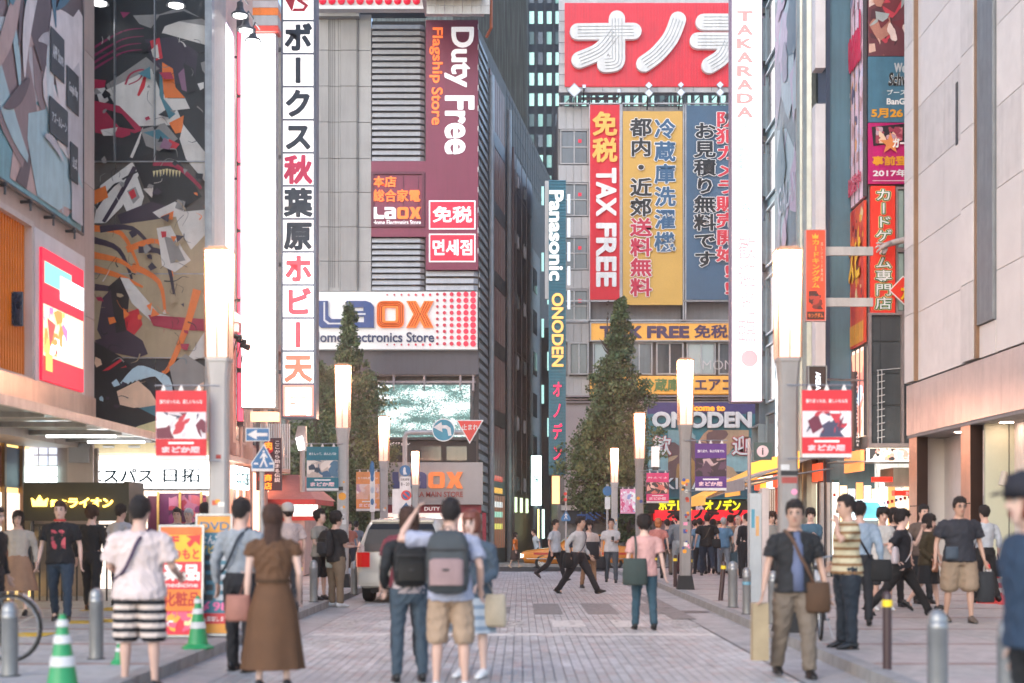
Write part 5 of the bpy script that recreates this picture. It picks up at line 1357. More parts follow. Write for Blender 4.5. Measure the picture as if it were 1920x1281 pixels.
# teal building along X = 8.6
teal = M('teal_blue_steel_wall',(.08,.17,.22),.4,.2,var=.2,vs=.6); navyw = M('navy_wall_strip',(.02,.04,.08),.5,var=.2)
RX = 8.6
def ay(px, x=RX): return -(x*F/(px-975))       # frame coordinate a on a right wall
b6 = thing('teal_building', 'teal steel building with hooded windows beside the glowing tower sign', 'building', (12,46,.1))
q = MB(); q.box(RX, 20, 39.6, 51.2, -.3, 26); q.build('wall', teal, b6)
f = rwall(RX)
for k in range(9):
    z0 = 3.6+k*2.35
    q = MB(); q.fbox(f, ay(1427), ay(1438), z0, z0+1.35, 0, .05); w_ = q.build('window', glass2, b6)
    q = MB(); frame_f(q, f, ay(1426), ay(1439), z0-.06, z0+1.42, .07, .05, .32); q.build('hood', M('blue_grey_hood',(.2,.27,.32),.4,.3), w_)
    q = MB(); q.fbox(f, ay(1441), ay(1458), z0-.2, z0+1.7, 0, .04); w_ = q.build('window', glass, b6)
    q = MB(); frame_f(q, f, ay(1440.5), ay(1458.5), z0-.25, z0+1.75, .06, .04, .1); q.build('frame', M('blue_grey_hood',0), w_)
t = thing('grey_teal_poster', 'tall faded grey and teal poster on the teal building', 'poster', (RX-.1,43.5,6))
q = MB(); q.fbox(f, ay(1460), ay(1518), 7.6, 24, 0, .12); q.build('poster_sheet', paint('#6c7e88',.5,.25), t)
f2 = rwall(RX-.12)
art(t, f2, ay(1461), ay(1517), 7.8, 22, ['#8a8ea0','#708a94','#a898b0','#4e6c7c','#9ab0b8','#5c6478','#b0a8bc'], 50, 33, .005, 'rsb', .3, 'poster_print', 0, .0012)
text(t, f2, 'GALAXY', ay(1470), ay(1512), 11.5, 12.4, paint('#a8b0c0'), .07, .004, .0)
q = MB(); q.fbox(f2, ay(1462), ay(1518), 7.7, 8.6, .066, .07); q.build('violet_foot', paint('#7a70b0'), t)
q = MB(); q.fbox(f, ay(1461), ay(1516), 3.3, 7.4, .0, .12); o = q.build('lit_white_panel_print', E('bright_white_panel','#f4fbff',1.3)); tag(o, 'glowing white panel with thin grey line drawing behind the tall grey lamp', 'light panel')
q = MB(); rr = random.Random(5)
for i in range(26):
    a = ay(1461)+rr.random()*(ay(1516)-ay(1461)-.2); z = 3.5+rr.random()*3.5; P = [f.p(a,z,.13)]
    for k in range(4): a = min(max(a+(rr.random()-.5)*.9, ay(1461)), ay(1516)); z = min(max(z+(rr.random()-.5)*1.4,3.4),7.3); P.append(f.p(a,z,.13))
    q.tube(P, .018, 4)
q2 = q.build('line_drawing', paint('#90a8ac'), o)
q = MB(); q.tube([f.p(ay(1521),.1,.25), f.p(ay(1521),26,.25)], .2, 10); q.tube([f.p(ay(1533),.1,.22), f.p(ay(1533),26,.22)], .22, 10); q.build('steel_column', M('shiny_column',(.3,.31,.28),.35,.6), b6)
q = MB(); q.fbox(f, ay(1540), ay(1556), .1, 26, 0, .1); q.build('navy_strip', navyw, b6)
for k in range(4):
    q = MB(); q.fbox(f, ay(1549), ay(1556), 5+k*4.6, 8.6+k*4.6, .12, .4); q.build('side_light_box', white, b6)
# shops under: glowing fronts and awnings
sh = thing('street_shops', 'row of glowing small shops with red and yellow panels under the awnings', 'shop front', (9,46,.1))
cols_ = ['#fff0d8','#ffd090','#ffffff','#e84838','#ffc040','#fff4e8','#f07848','#ffffff']
for i in range(9):
    y0, y1 = 51-i*1.25, 51-(i+1)*1.25+.06
    q = MB(); q.fbox(f, -y0, -y1, .15, 2.7, .02, .06); w_ = q.build('shop_window', E('shop_lit_%d'%(i%8), cols_[i%8], 1.2), sh)
    q = MB()
    for k in range(1,3): q.fbox(f, -y0+(y0-y1)*k/3-.02, -y0+(y0-y1)*k/3+.02, .15, 2.7, .06, .12)
    q.fbox(f, -y0, -y1, 1.4, 1.46, .06, .12); q.build('mullion', M('shop_mullion',(.2,.16,.13),.5), w_)
    q = MB(); q.fbox(f, -y0, -y1, 2.75, 3.25, .02, .2); q.build('fascia', E('fascia_%d'%(i%8), ['#e05030','#f0b040','#f8f0e8','#d03828','#f0a838','#ffe0a0','#c8c0b8','#e06840'][i%8], .8), sh)
    q = MB(); q.box(RX-.12, RX-.02, y1-.08, y1+.02, .1, 3.3); q.build('pier', M('shop_pier',(.3,.28,.27),.5), sh)
def awning(y0, y1, z_top, z_lo, out, m, label, under=None, sx=RX):
    t = thing('awning', label, 'awning', (sx-.5,(y0+y1)/2,z_lo), 0, 'awnings over the shops')
    q = MB(); x0, x1 = sx-.08, sx-out
    q.add([(x0,y0,z_top),(x0,y1,z_top),(x1,y1,z_lo),(x1,y0,z_lo),(x0,y0,z_top-.05),(x0,y1,z_top-.05),(x1,y1,z_lo-.05),(x1,y0,z_lo-.05)], [(0,1,2,3),(7,6,5,4),(3,2,6,7),(0,3,7,4),(1,5,6,2)])
    q.build('fabric', m, t)
    q = MB(); q.box(x1-.03,x1+.0,y0,y1,z_lo-.3,z_lo+.02); q.build('valance', m, t)
    q = MB()
    for y in (y0+.1,(y0+y1)/2,y1-.1): q.tube([(x0,y,z_top-.5),(x1+.1,y,z_lo-.07)], .025, 6)
    q.cyl((x1+.05,y0,z_lo-.06),(x1+.05,y1,z_lo-.06),.03,seg=6); q.build('frame', steel, t)
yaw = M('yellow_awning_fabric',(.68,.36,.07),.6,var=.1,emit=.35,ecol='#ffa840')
awning(46.0, 51.0, 3.65, 2.45, 2.6, yaw, 'large yellow awning glowing from beneath beside the info sign')
awning(42.6, 45.6, 3.6, 2.7, 2.0, yaw, 'smaller yellow awning behind the tall grey lamp')
awning(38.6, 42.2, 3.55, 2.75, 2.5, M('grey_awning_fabric',(.3,.31,.32),.6), 'grey retractable awning between the lamp and the corner shop')
q = MB(); q.box(7.3,7.6,43,50.5,2.98,3.03); tag(q.build('awning_tube_light', litwarm), 'long warm tube light glowing under the yellow awnings', 'light')
# corner building with posters (front at d=38)
D = 38
CX0, CX1 = X(1626,D), 16
b7 = thing('corner_poster_building', 'corner glass building wrapped in posters next to the beige panelled wall', 'building', (11,40,.1))
q = MB(); q.box(CX0+.05, CX1, D+.1, 43.2, 3.5, 26); q.build('wall', M('blue_grey_glass_wall',(.13,.15,.165),.35,.2,var=.15,vs=.5), b7)
q = MB(); q.box(CX0+.6, CX1, D+1.6, 43.2, -.1, 3.5); q.build('shop_core', E('corner_shop_glow','#fff0e0',.85), b7)
f = rwall(CX0)
yb = lambda px: -(CX0*F/(px-975))
# receding poster in vertical strips
t = thing('pink_strip_poster', 'pink and white poster wrapped over vertical ribs at the corner', 'poster', (CX0-.1,40,9))
n = 9; a_s = [yb(1558)+(yb(1625)-yb(1558))*i/n for i in range(n+1)]
for i in range(n):
    q = MB(); q.fbox(f, a_s[i]+.01, a_s[i+1]-.01, 10.3, 24, 0, .08); q.build('poster_strip', paint('#f0d0de',.45,.2), t)
    art(t, rwall(CX0-.08), a_s[i]+.02, a_s[i+1]-.02, 15.2, 24, ['#c03858','#e8e0ea','#b07080','#9098b8','#f0c8d0','#7a3850'], 22, 100+i, .003, 's', .5, 'strip_print', 0, .0008)
    art(t, rwall(CX0-.08), a_s[i]+.02, a_s[i+1]-.02, 11.4, 14.2, ['#e8a878','#e0d8f0','#605878','#f0e0ec','#c89898'], 12, 200+i, .003, 's', .5, 'strip_print', 0, .0008)
    q = MB(); q.fbox(f, a_s[i+1]-.014, a_s[i+1]+.014, 10.3, 24, .0, .1); q.build('rib', M('rib_dark',(.1,.09,.1),.4,.4), t)
text(t, rwall(CX0-.1), 'BanG Dream!', a_s[0]+.2, a_s[-1]-.15, 14.0, 15.4, paint('#c8184c'), .02, .02, .05, skew=.0)
text(t, rwall(CX0-.1), '毎週木曜日放送中', a_s[0]+.2, a_s[-1]-.15, 10.6, 11.1, paint('#c8506c'), .02, .02, .02)
t = thing('orange_strip_poster', 'orange and red poster on the ribs below the pink one', 'poster', (CX0-.1,40,6.3))
for i in range(n):
    q = MB(); q.fbox(f, a_s[i]+.01, a_s[i+1]-.01, 6.4, 10.2, 0, .08); q.build('poster_strip', paint(['#d8482c','#e86830','#c83028','#d85028'][i%4],.45,.2), t)
    art(t, rwall(CX0-.08), a_s[i]+.02, a_s[i+1]-.02, 7.5, 10.1, ['#f0b030','#d83020','#702018','#f0d8a0','#f88030'], 10, 300+i, .003, 'bs', .5, 'strip_print', 0, .0008)
    q = MB(); q.fbox(f, a_s[i]+.02, a_s[i+1]-.03, 6.45, 7.0, .082, .09); q.build('gold_foot', paint('#e0a030'), t)
text(t, rwall(CX0-.1), 'バトスピ', a_s[3], a_s[-1]-.2, 8.2, 9.3, paint('#f8c020'), .02, .02, .05, outline=paint('#701008'))
t = thing('lit_strip_window', 'bright ribbed shop windows with line drawings below the orange poster', 'window', (CX0-.1,40,3.9))
for i in range(n):
    q = MB(); q.fbox(f, a_s[i]+.02, a_s[i+1]-.02, 3.9, 6.3, 0, .05); q.build('pane', E('cool_drawing_pane','#dfeefa',.9) if i < 6 else E('peach_pane','#ffd8c0',.9), t)
    q = MB(); q.fbox(f, a_s[i+1]-.02, a_s[i+1]+.02, 3.9, 6.3, .0, .08); q.build('rib', M('rib_dark',0), t)
art(t, rwall(CX0-.05), a_s[6], a_s[9]-.05, 4.0, 6.2, ['#f8b090','#f0f0ff','#e88878','#b8d0e8'], 14, 44, .004, 'b', .5, 'pane_print', .7, .001)
t = thing('brown_vertical_sign', 'brown vertical strip sign with white letters seen end on', 'sign', (CX0-.2,39.4,3.8))
dd = 38.9
q = MB(); pb(q, dd, 1597, 697, 1620, 842, .06); q.build('board', paint('#5a4c46'), t)
q = MB(); pb(q, dd, 1601, 699, 1613, 840, .02, .06); q.build('letter_strip', paint('#2a3038'), t)
vtext(t, face(dd,.08), 'AKIBA CULTURES ZONE', X(1602.5,dd), X(1611.5,dd), Z(838,dd), Z(701,dd), paint('#e8ecf0'), 0, .01, .05, .8)
t = thing('brown_box_sign', 'small brown box sign with white letters above the big red banner', 'sign', (X(1529,38),38,Z(735,38)))
q = MB(); pb(q, 38, 1512, 689, 1545, 735, .3); q.build('box', paint('#3c2824'), t)
text(t, face(38,.31), 'AKIBA', X(1525,38), X(1534,38), Z(734,38), Z(700,38), E('white_sign_letters','#f0f8ff',1.2), 0, .02, .04, 'r')
q = MB(); frame_pb(q, 38, 1511, 688, 1546, 736, .03, .32); q.build('rim', steel, t)
q = MB(); q.cyl((X(1546,38),37.9,Z(712,38)),(CX0,38.2,Z(712,38)),.03); q.build('bracket', steel, t)
# front posters
f = face(D)
t = thing('picture_poster', 'topmost brown and grey poster on the corner front', 'poster', (X(1664,D),D-.1,Z(107,D)))
q = MB(); pb(q, D, 1627, -60, 1720, 107, .08); q.build('poster_sheet', paint('#6a3840',.4), t)
art(t, face(D,.08), X(1628,D), X(1700,D), Z(106,D), Z(-20,D), ['#b07868','#3a2028','#e0c8c0','#702830','#a0a8a8','#c03848','#502830','#d8b0a0'], 34, 61, .004, 'bsr', .33, 'poster_print', 0, .001)
t = thing('slate_poster', 'slate blue poster with gold date on the corner front', 'poster', (X(1664,D),D-.1,Z(232,D)))
q = MB(); pb(q, D, 1627, 108, 1720, 231, .08); q.build('poster_sheet', paint('#46738a',.4), t)
f = face(D,.085); w1 = paint('#ececec'); gld = paint('#e8a020')
text(t, f, 'Weiß', X(1675,D), X(1706,D), Z(138,D), Z(120,D), paint('#c0c4c8'), 0, .02, .04); text(t, f, 'Schwarz', X(1664,D), X(1725,D), Z(163,D), Z(138,D), paint('#15181c'), .0, .02, .03, outline=w1, skew=.2)
text(t, f, 'ブースター', X(1662,D), X(1722,D), Z(180,D), Z(170,D), w1, 0, .01, .02); text(t, f, 'BanG Dream', X(1661,D), X(1745,D), Z(198,D), Z(186,D), w1, 0, .01, .03)
text(t, f, '5月26日', X(1632,D), X(1712,D), Z(223,D), Z(205,D), gld, 0, .01, .04)
t = thing('magenta_poster', 'magenta poster with white year and gold characters on the corner front', 'poster', (X(1664,D),D-.1,Z(347,D)))
q = MB(); pb(q, D, 1627, 232, 1720, 346, .08); q.build('poster_sheet', paint('#c0106c',.4), t)
q = MB(); q.plate(f, [[(X(1633,D),Z(240,D)),(X(1702,D),Z(233,D)),(X(1704,D),Z(268,D)),(X(1636,D),Z(275,D))]], 0, .02); q.build('printed_frame', paint('#201820'), t)
art(t, f, X(1640,D), X(1690,D), Z(271,D), Z(240,D), ['#d07080','#f0d0b0','#a03850','#c0a0b0'], 24, 71, .022, 'bs', .3, 'poster_print', 0, .0008)
text(t, f, 'ガールズ', X(1671,D), X(1725,D), Z(280,D), Z(262,D), w1, .05, .02, .05, outline=paint('#d02040'))
st_ = [(X(1667,D)+(.3 if k % 2 == 0 else .12)*math.sin(k*math.pi/5), Z(272,D)+(.3 if k % 2 == 0 else .12)*math.cos(k*math.pi/5)) for k in range(10)]
q = MB(); q.plate(f, [st_], .05, .06); q.build('star', paint('#e89050'), t)
text(t, f, '事前登録', X(1634,D), X(1722,D), Z(312,D), Z(294,D), gld, 0, .01, .04); text(t, f, '2017年春', X(1635,D), X(1722,D), Z(333,D), Z(319,D), w1, 0, .01, .03)
q = MB(); pb(q, D, 1635, 340, 1712, 341, .01, .085); q.build('rule', w1, t)
t = thing('red_game_shop_sign', 'vertical red sign with green outlined white characters on the corner glass', 'sign', (X(1654,D),D-.1,Z(588,D)))
q = MB(); pb(q, D, 1631, 351, 1676, 588, .14); q.build('board', M('card_sign_red',(.55,.03,.015),.45,emit=.25,ecol='#f03018'), t)
fz = face(D,.145); grn = paint('#206a28'); crm = paint('#f0e0a0')
for i, ch in enumerate('カードゲーム専門店'):
    y0 = 356+i*25.3
    for (bo, c0, c1, mm) in ((.11,0,.01,crm),(.075,.01,.02,grn),(.01,.02,.03,w1)):
        q = MB(); put(q, fz, ch, X(1638,D), X(1670,D), Z(y0+24,D), Z(y0,D), c0, c1, bo, 'em'); q.build('letter' if mm is w1 else 'letter_outline', mm, t)
t = thing('red_diamond_sign', 'red diamond card sign with yellow character at the corner', 'sign', (X(1690,D),D-.4,Z(578,D)))
f = face(D,.35)
for k,(cx,cy,s_) in enumerate(((1686,549,26),(1712,545,26))):
    lp = [(X(cx+a*s_,D), Z(cy-b*s_,D)) for a,b in ((0,1.05),(1,.1),(.1,-1.05),(-1,0))]
    q = MB(); q.plate(f, [lp], k*.05, k*.05+.04); q.build('white_border', w1, t)
    lp = [(X(cx+a*s_*.9,D), Z(cy-b*s_*.9,D)) for a,b in ((0,1.05),(1,.1),(.1,-1.05),(-1,0))]
    q = MB(); q.plate(f, [lp], k*.05+.04, k*.05+.045); q.build('red_field', M('card_sign_red',0), t)
text(t, f, 'カード', X(1680,D), X(1745,D), Z(568,D), Z(540,D), paint('#f8c818'), .1, .03, .05, outline=black)
text(t, f, 'CARD', X(1700,D), X(1745,D), Z(577,D), Z(569,D), w1, .1, .03, .03)
# sculpted pale hand reaching over the sign (shop ornament)
t = thing('hand_ornament', 'pale sculpted hand reaching out across the vertical red sign', 'ornament', (X(1668,D),D-.5,Z(465,D)))
hm = M('pale_sculpture',(.5,.42,.4),.5)
q = MB(); pp = lambda x,y,o=.45: (X(x,D), D-o, Z(y,D)); k_ = D/F
q.tube([pp(1712,453),pp(1690,456),pp(1668,461),pp(1652,466)], [(7*k_,7*k_),(6*k_,6*k_),(6.5*k_,6*k_),(8*k_,5*k_)], 10)
q.tube([pp(1662,462),pp(1650,468),pp(1642,473)], [(8*k_,5*k_),(9*k_,5.5*k_),(6*k_,4*k_)], 10)
for (x0,y0,x1,y1,x2,y2) in ((1648,464,1639,462,1635,463),(1646,468,1637,468,1633,472),(1645,472,1638,476,1636,480),(1648,475,1643,480,1642,483),(1655,472,1651,480,1648,481)):
    q.tube([pp(x0,y0),pp(x1,y1),pp(x2,y2)], [2.6*k_,2.3*k_,1.6*k_], 6)
q.build('hand', hm, t, True)
# glass storeys of the corner building
for k,(y0,y1) in enumerate(((352,470),(470,588))):
    for i,(x0,x1) in enumerate(((1678,1700),(1700,1722))):
        win(b7, D, x0, y0, x1, y1, 1, 1, .0, M('pale_interior_glass',(.2,.24,.23),.2,emit=.12,ecol='#d0e8d8'), M('pink_grey_frame',(.33,.28,.28),.4,.3))
gs = M('slate_glass',(.09,.105,.115),.2,.1,var=.2,vs=.6)
for k,(y0,y1) in enumerate(((592,640),(641,700),(701,760),(761,832))):
    for i,(x0,x1) in enumerate(((1633,1650),(1650,1688),(1691,1722))):
        q = MB(); pb(q, D, x0+.3, y0, x1-.3, y1-.6, .03); q.build('glass_pane', gs, b7)
pgf = M('pink_grey_frame',0)
q = MB()
for x in (1627,1688,): pb(q, D, x, 588, x+4.5, 838, .16)
pb(q, D, 1626, 588, 1722, 592, .14); pb(q, D, 1626, 832, 1722, 839, .2); q.build('frame_post', pgf, b7)
t = thing('spiral_stair_rail', 'white ladder like stair railing behind the corner glass', 'railing', (X(1645,D),D-.1,Z(832,D)))
q = MB()
for x in (1645,1652): q.cyl((X(x,D),D-.08,Z(832,D)),(X(x,D),D-.08,Z(694,D)),.012,seg=5)
for i in range(10): q.cyl((X(1643,D),D-.08,Z(705+i*13,D)),(X(1657,D),D-.12,Z(702+i*13,D)),.012,seg=5)
q.cyl((X(1643,D),D-.08,Z(695,D)),(X(1688,D),D-.08,Z(691,D)),.012,seg=5); q.build('rail', white, t)
# card kingdom sign projecting
d = 36
t = thing('red_card_shop_sign', 'narrow red orange vertical sign with gold characters and a crown', 'sign', (X(1527,d),d,Z(603,d)))
q = MB(); pb(q, d, 1509, 434, 1545, 603, .16); q.build('board', M('orange_red_board',(.6,.06,.02),.45,emit=.3,ecol='#f04020'), t)
q = MB(); frame_pb(q, d, 1508, 433, 1546, 604, .02, .18); q.build('rim', M('pink_rim',(.5,.3,.28),.4), t)
f = face(d,.165); vtext(t, f, 'カードキングダム', X(1519,d), X(1535,d), Z(543,d), Z(451,d), paint('#f0b830'), 0, .02, .03, .95)
vtext(t, f, '楽しいカード専門店', X(1536,d), X(1541,d), Z(530,d), Z(456,d), paint('#f0d0b0'), 0, .01, .0)
q = MB(); q.plate(f, [[(X(1521+a,d),Z(450-b,d)) for a,b in ((0,0),(10,0),(11,8),(7.5,4),(5,10),(2.5,4),(-1,8))]], 0, .02); q.build('crown_emblem', paint('#f0b830'), t)
art(t, f, X(1514,d), X(1541,d), Z(582,d), Z(548,d), ['#502018','#802820','#303030','#c04030'], 12, 6, .004, 'b', .4, 'printed_shape', 0, .001)
q = MB(); pb(q, d, 1511, 586, 1543, 601, .01, .16); q.build('dark_foot', paint('#401810'), t); text(t, face(d,.172), 'キングダム', X(1513,d), X(1541,d), Z(598,d), Z(589,d), paint('#f07828'), 0, .01, .03)
for y in (470,566): q = MB(); q.box(X(1546,d), 8.95, d+.04, d+.14, Z(y+8,d), Z(y-8,d)); q.build('arm', offw, t)
# lit fascia round the corner and shop under it
t = thing('corner_lit_fascia', 'glowing cream fascia with card drawings round the corner shop', 'sign', (X(1660,37.6),37.6,Z(866,37.6)))
q = MB(); pb(q, 37.6, 1624, 841, 1722, 866, .25); q.build('light_box', E('cream_fascia','#fff0d8',1.0), t)
art(t, face(37.6,.25), X(1626,37.6), X(1715,37.6), Z(865,37.6), Z(842,37.6), ['#f0a090','#a8e0e0','#ffffff','#e8c070','#f8d0c0','#404040'], 34, 23, .004, 'sb', .4, 'fascia_print', .7, .0008)
q = MB(); fw = rwall(CX0-.15); q.fbox(fw, -42.5, -37.7, 2.95, 3.5, 0, .1); q.build('side_box', E('orange_fascia','#ff9050',.9), t)
t = thing('corner_shop', 'brightly lit corner shop with red fascia and shelves', 'shop front', (10.5,38.6,.1))
d = 38.2
q = MB(); pb(q, d, 1560, 866, 1722, 868, 1.2, -.6); q.build('canopy_edge', steel, t)
q = MB(); pb(q, d, 1634, 895, 1690, 904, .3); q.build('red_fascia', E('shop_red_fascia','#e82818',.8), t)
q = MB(); pb(q, d-.4, 1672, 920, 1722, 930, .3); q.build('red_fascia', E('shop_red_fascia',0,.8), t)
text(t, face(d-.4,.31), 'カードラボ', X(1692,d-.4), X(1722,d-.4), Z(929,d-.4), Z(922,d-.4), w1, 0, .02, .03)
for i in range(11):
    x0 = 1560+i*15; q = MB(); pb(q, d+.6, x0, 905+(i%3)*6, x0+12.5, 1040, .05)
    q.build('shelf_display', [E('sd_a','#fff2e0',1.3),E('sd_b','#ffe0b0',1.1),E('sd_c','#eef8ff',1.3),E('sd_d','#f0a060',.9)][i%4], t)
for i in range(40):
    x0 = 1562+(i*37)%156; y0 = 925+(i*23)%90; q = MB(); pb(q, d+.5, x0, y0, x0+5, y0+6, .02); q.build('product', paint(['#c04838','#e0a040','#4878a0','#f0e8e0','#a03058','#386050'][i%6]), t)
q = MB(); pb(q, d, 1668, 878, 1722, 912, 1.4, -1.0); q.build('shutter_box', M('khaki_box',(.26,.25,.2),.6), t)
q = MB()
for x in (1536,1548,1560): pb(q, 39, x, 905, x+6, 1080, .2)
q.build('pillar', M('shop_pillar',(.45,.42,.4),.5), t)
q = MB(); pb(q, 39.1, 1560, 900, 1570, 1085, .2); q.build('green_pillar', M('dark_green_tile',(.02,.08,.09),.4), t)
t = thing('arcade_window', 'round cornered glowing teal game screen behind the walkers', 'screen', (X(1624,30),30,Z(972,30)))
d = 30
def rrect(x0,x1,y0,y1,r,n=6):
    o = []
    for (cx,cy,s) in ((x1-r,y1-r,0),(x0+r,y1-r,90),(x0+r,y0+r,180),(x1-r,y0+r,270)):
        for i in range(n+1): a = R(s+90*i/n); o.append((cx+r*math.cos(a), cy+r*math.sin(a)))
    return o
a0,a1,b0,b1 = X(1595,d),X(1655,d),Z(975,d),Z(937,d)
q = MB(); q.plate(face(d), [rrect(a0,a1,b0,b1,.14), rrect(a0+.05,a1-.05,b0+.02,b1-.05,.1)], 0, .12); q.build('lit_rim', litc, t)
q = MB(); q.plate(face(d), [rrect(a0+.05,a1-.05,b0+.02,b1-.05,.1)], -.05, .02); q.build('screen_face', E('teal_screen','#4f8c9c',.6), t)
q = MB(); q.fbox(face(d), a0+.1, a1-.1, .12, b0, -.3, .05); q.build('cabinet', grey, t)
# near right building ------------------------------------------------
RB = 9.5
b8 = thing('panelled_building', 'large pale panelled building with brushed steel fascia and vertical louvre strip', 'building', (14,26,.1))
wpn = M('pale_stone_panel',(.62,.59,.57),.5,var=.1,vs=.8)
q = MB(); q.box(RB+.04, 22, 12, 34.45, 4.9, 26); q.build('wall', M('panel_backing',(.12,.115,.11),.7), b8)
f = rwall(RB)
wps = [wpn, M('pale_stone_panel_b',(.58,.555,.54),.5,var=.12), M('pale_stone_panel_c',(.65,.62,.6),.5,var=.1), wpn]
def ypx(px): return RB*F/(px-975)
edges = [(1708,1724,1),(1725.5,1774,0),(1774,1814,0),(1815,1839,1),(1873,1920,0),(1920,1990,0),(1990,2080,0)]
zs = [4.93+i*1.62 for i in range(14)]
for (x0,x1,pr_) in edges:
    for i in range(13):
        q = MB(); a0 = -ypx(x0)+.006; a1 = -ypx(x1)-.006
        q.fbox(f, a0, a1, zs[i]+.008, zs[i+1]-.008, 0 if not pr_ else 0, .05 if not pr_ else .16); q.build('wall_panel', wps[int(abs(x0*7+i*13))%4], b8)
q = MB(); q.fbox(f, -ypx(1724)-.0, -ypx(1725.6), 4.93, 26, 0, .14); q.fbox(f, -ypx(1839), -ypx(1842), 4.93, 26, 0, .14); q.build('corner_strip', M('bronze_edge',(.25,.15,.09),.4,.4), b8)
q = MB(); q.fbox(f, -ypx(1842), -ypx(1872), 5.6, 26, -.02, .0); q.build('louvre_back', black, b8)
a0, a1 = -ypx(1843), -ypx(1871)
for i in range(15):
    a = a0+(a1-a0)*i/14
    q = MB(); q.fbox(f, a-.025, a+.025, 5.6, 26, .0, .12); q.build('vertical_slat', M('blue_grey_slat',(.25,.27,.29),.4,.5), b8)
q = MB(); q.fbox(f, -ypx(1842), -ypx(1872), 4.93, 5.58, 0, .06); q.build('wall_panel', wpn, b8)
q = MB(); q.fbox(f, -ypx(1801), -ypx(1797.5), Z(272,ypx(1799)), Z(155,ypx(1799)), .05, .07); q.build('slit_window', glass, b8)
# steel fascia in vertical sheets
stf = M('rosy_brushed_steel',(.72,.6,.57),.3,.6,var=.12,vs=2)
for i in range(34):
    y1 = 34.6-i*.62; y0 = y1-.61
    q = MB(); q.fbox(f, -y1, -y0, 3.68, 4.88, -.0, .1); q.build('steel_sheet', stf, b8)
q = MB(); q.box(RB-.1, 14, 12, 34.5, 3.6, 3.67); q.build('soffit', M('soffit_grey',(.2,.19,.19),.6), b8)
q = MB(); q.box(RB+.2, 22, 34.35, 34.5, -.1, 26); q.build('end_wall', wpn, b8)
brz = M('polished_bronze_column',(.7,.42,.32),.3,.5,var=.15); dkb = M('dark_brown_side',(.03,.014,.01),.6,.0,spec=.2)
for (xa,xm,xb) in ((1710,1724,1740),(1808,1825,1844)):
    yn, yf = ypx(xm), ypx(xa)
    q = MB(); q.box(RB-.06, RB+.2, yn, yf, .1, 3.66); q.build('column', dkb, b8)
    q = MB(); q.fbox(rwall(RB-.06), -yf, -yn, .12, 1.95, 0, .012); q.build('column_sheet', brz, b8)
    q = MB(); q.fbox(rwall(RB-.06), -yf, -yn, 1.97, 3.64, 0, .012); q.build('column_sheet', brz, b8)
wr = M('white_ribbed_wall',(.66,.61,.6),.5,var=.08)
q = MB(); q.box(RB+.75, RB+.9, 15, 34.4, .1, 3.62); q.build('recess_wall', wr, b8)
for i in range(40):
    y = 27.6+i*.16; q = MB(); q.box(RB+.72, RB+.75, y, y+.145, .1, 3.62)
    if y < 33.6: q.build('wall_board', wr, b8)
q = MB(); q.box(RB+.12, 14, 29.4, 29.5, .1, 3.62); q.build('green_grey_wall', M('sage_wall',(.46,.48,.37),.55,var=.08,vs=.6), b8)
for i in range(5):
    q = MB(); q.box(10.1+i*.8, 10.115+i*.8, 29.385, 29.4, .1, 3.62); q.build('wall_joint', dgrey, b8)
q = MB(); q.box(RB+.66, RB+.72, 30.6, 31.7, .12, 2.15); dr = q.build('door', M('grey_white_door',(.42,.41,.42),.5), b8)
q = MB(); q.box(RB+.6,RB+.66,30.8,30.83,1.0,1.3); q.build('handle', steel, dr)
t = thing('wall_spotlight', 'cream spotlight on a bracket above the ribbed white wall', 'spotlight', (RB+.6, 28.9, 2.55))
c_ = Vector((RB+.35, 28.9, 2.45))
q = MB(); q.tube([c_+Vector((0,0,.14)), c_+Vector((-.05,-.02,-.14))], [.06,.09], 12); q.build('can', M('cream_metal',(.5,.45,.38),.4,.2), t)
q = MB(); q.tube([c_+Vector((0,0,.02)), (RB+.72,28.9,2.5)], .02, 6); q.cyl((RB+.7,28.9,2.5),(RB+.74,28.9,2.5),.07); q.build('bracket', steel, t)

for i in range(5):
    y = 20+i*3; q = MB(); q.lathe((RB+.42,y,3.59), [(.14,.008),(.14,0),(.1,-.004)], 14); q.k = 0; q.build('downlight', E('soffit_downlight','#ffd8c0',22), b8)
q = MB(); q.box(RB+.9,RB+1.3,24,28.4,3.57,3.6); q.build('ceiling_light', E('soffit_cool_light','#f4ffe0',7), b8)
t = thing('yellow_lit_fascia', 'long yellow lit fascia over the shops between the info sign and the grey lamp', 'sign', (7.2,42,3))
q = MB(); q.fbox(rwall(7.25), -44, -36.9, 2.98, 3.42, 0, .12); q.build('light_box', E('amber_fascia','#ffa838',1.0), t)
q = MB(); q.fbox(rwall(7.25), -44, -36.9, 2.93, 2.97, 0, .14); q.build('lower_edge', steel, t)
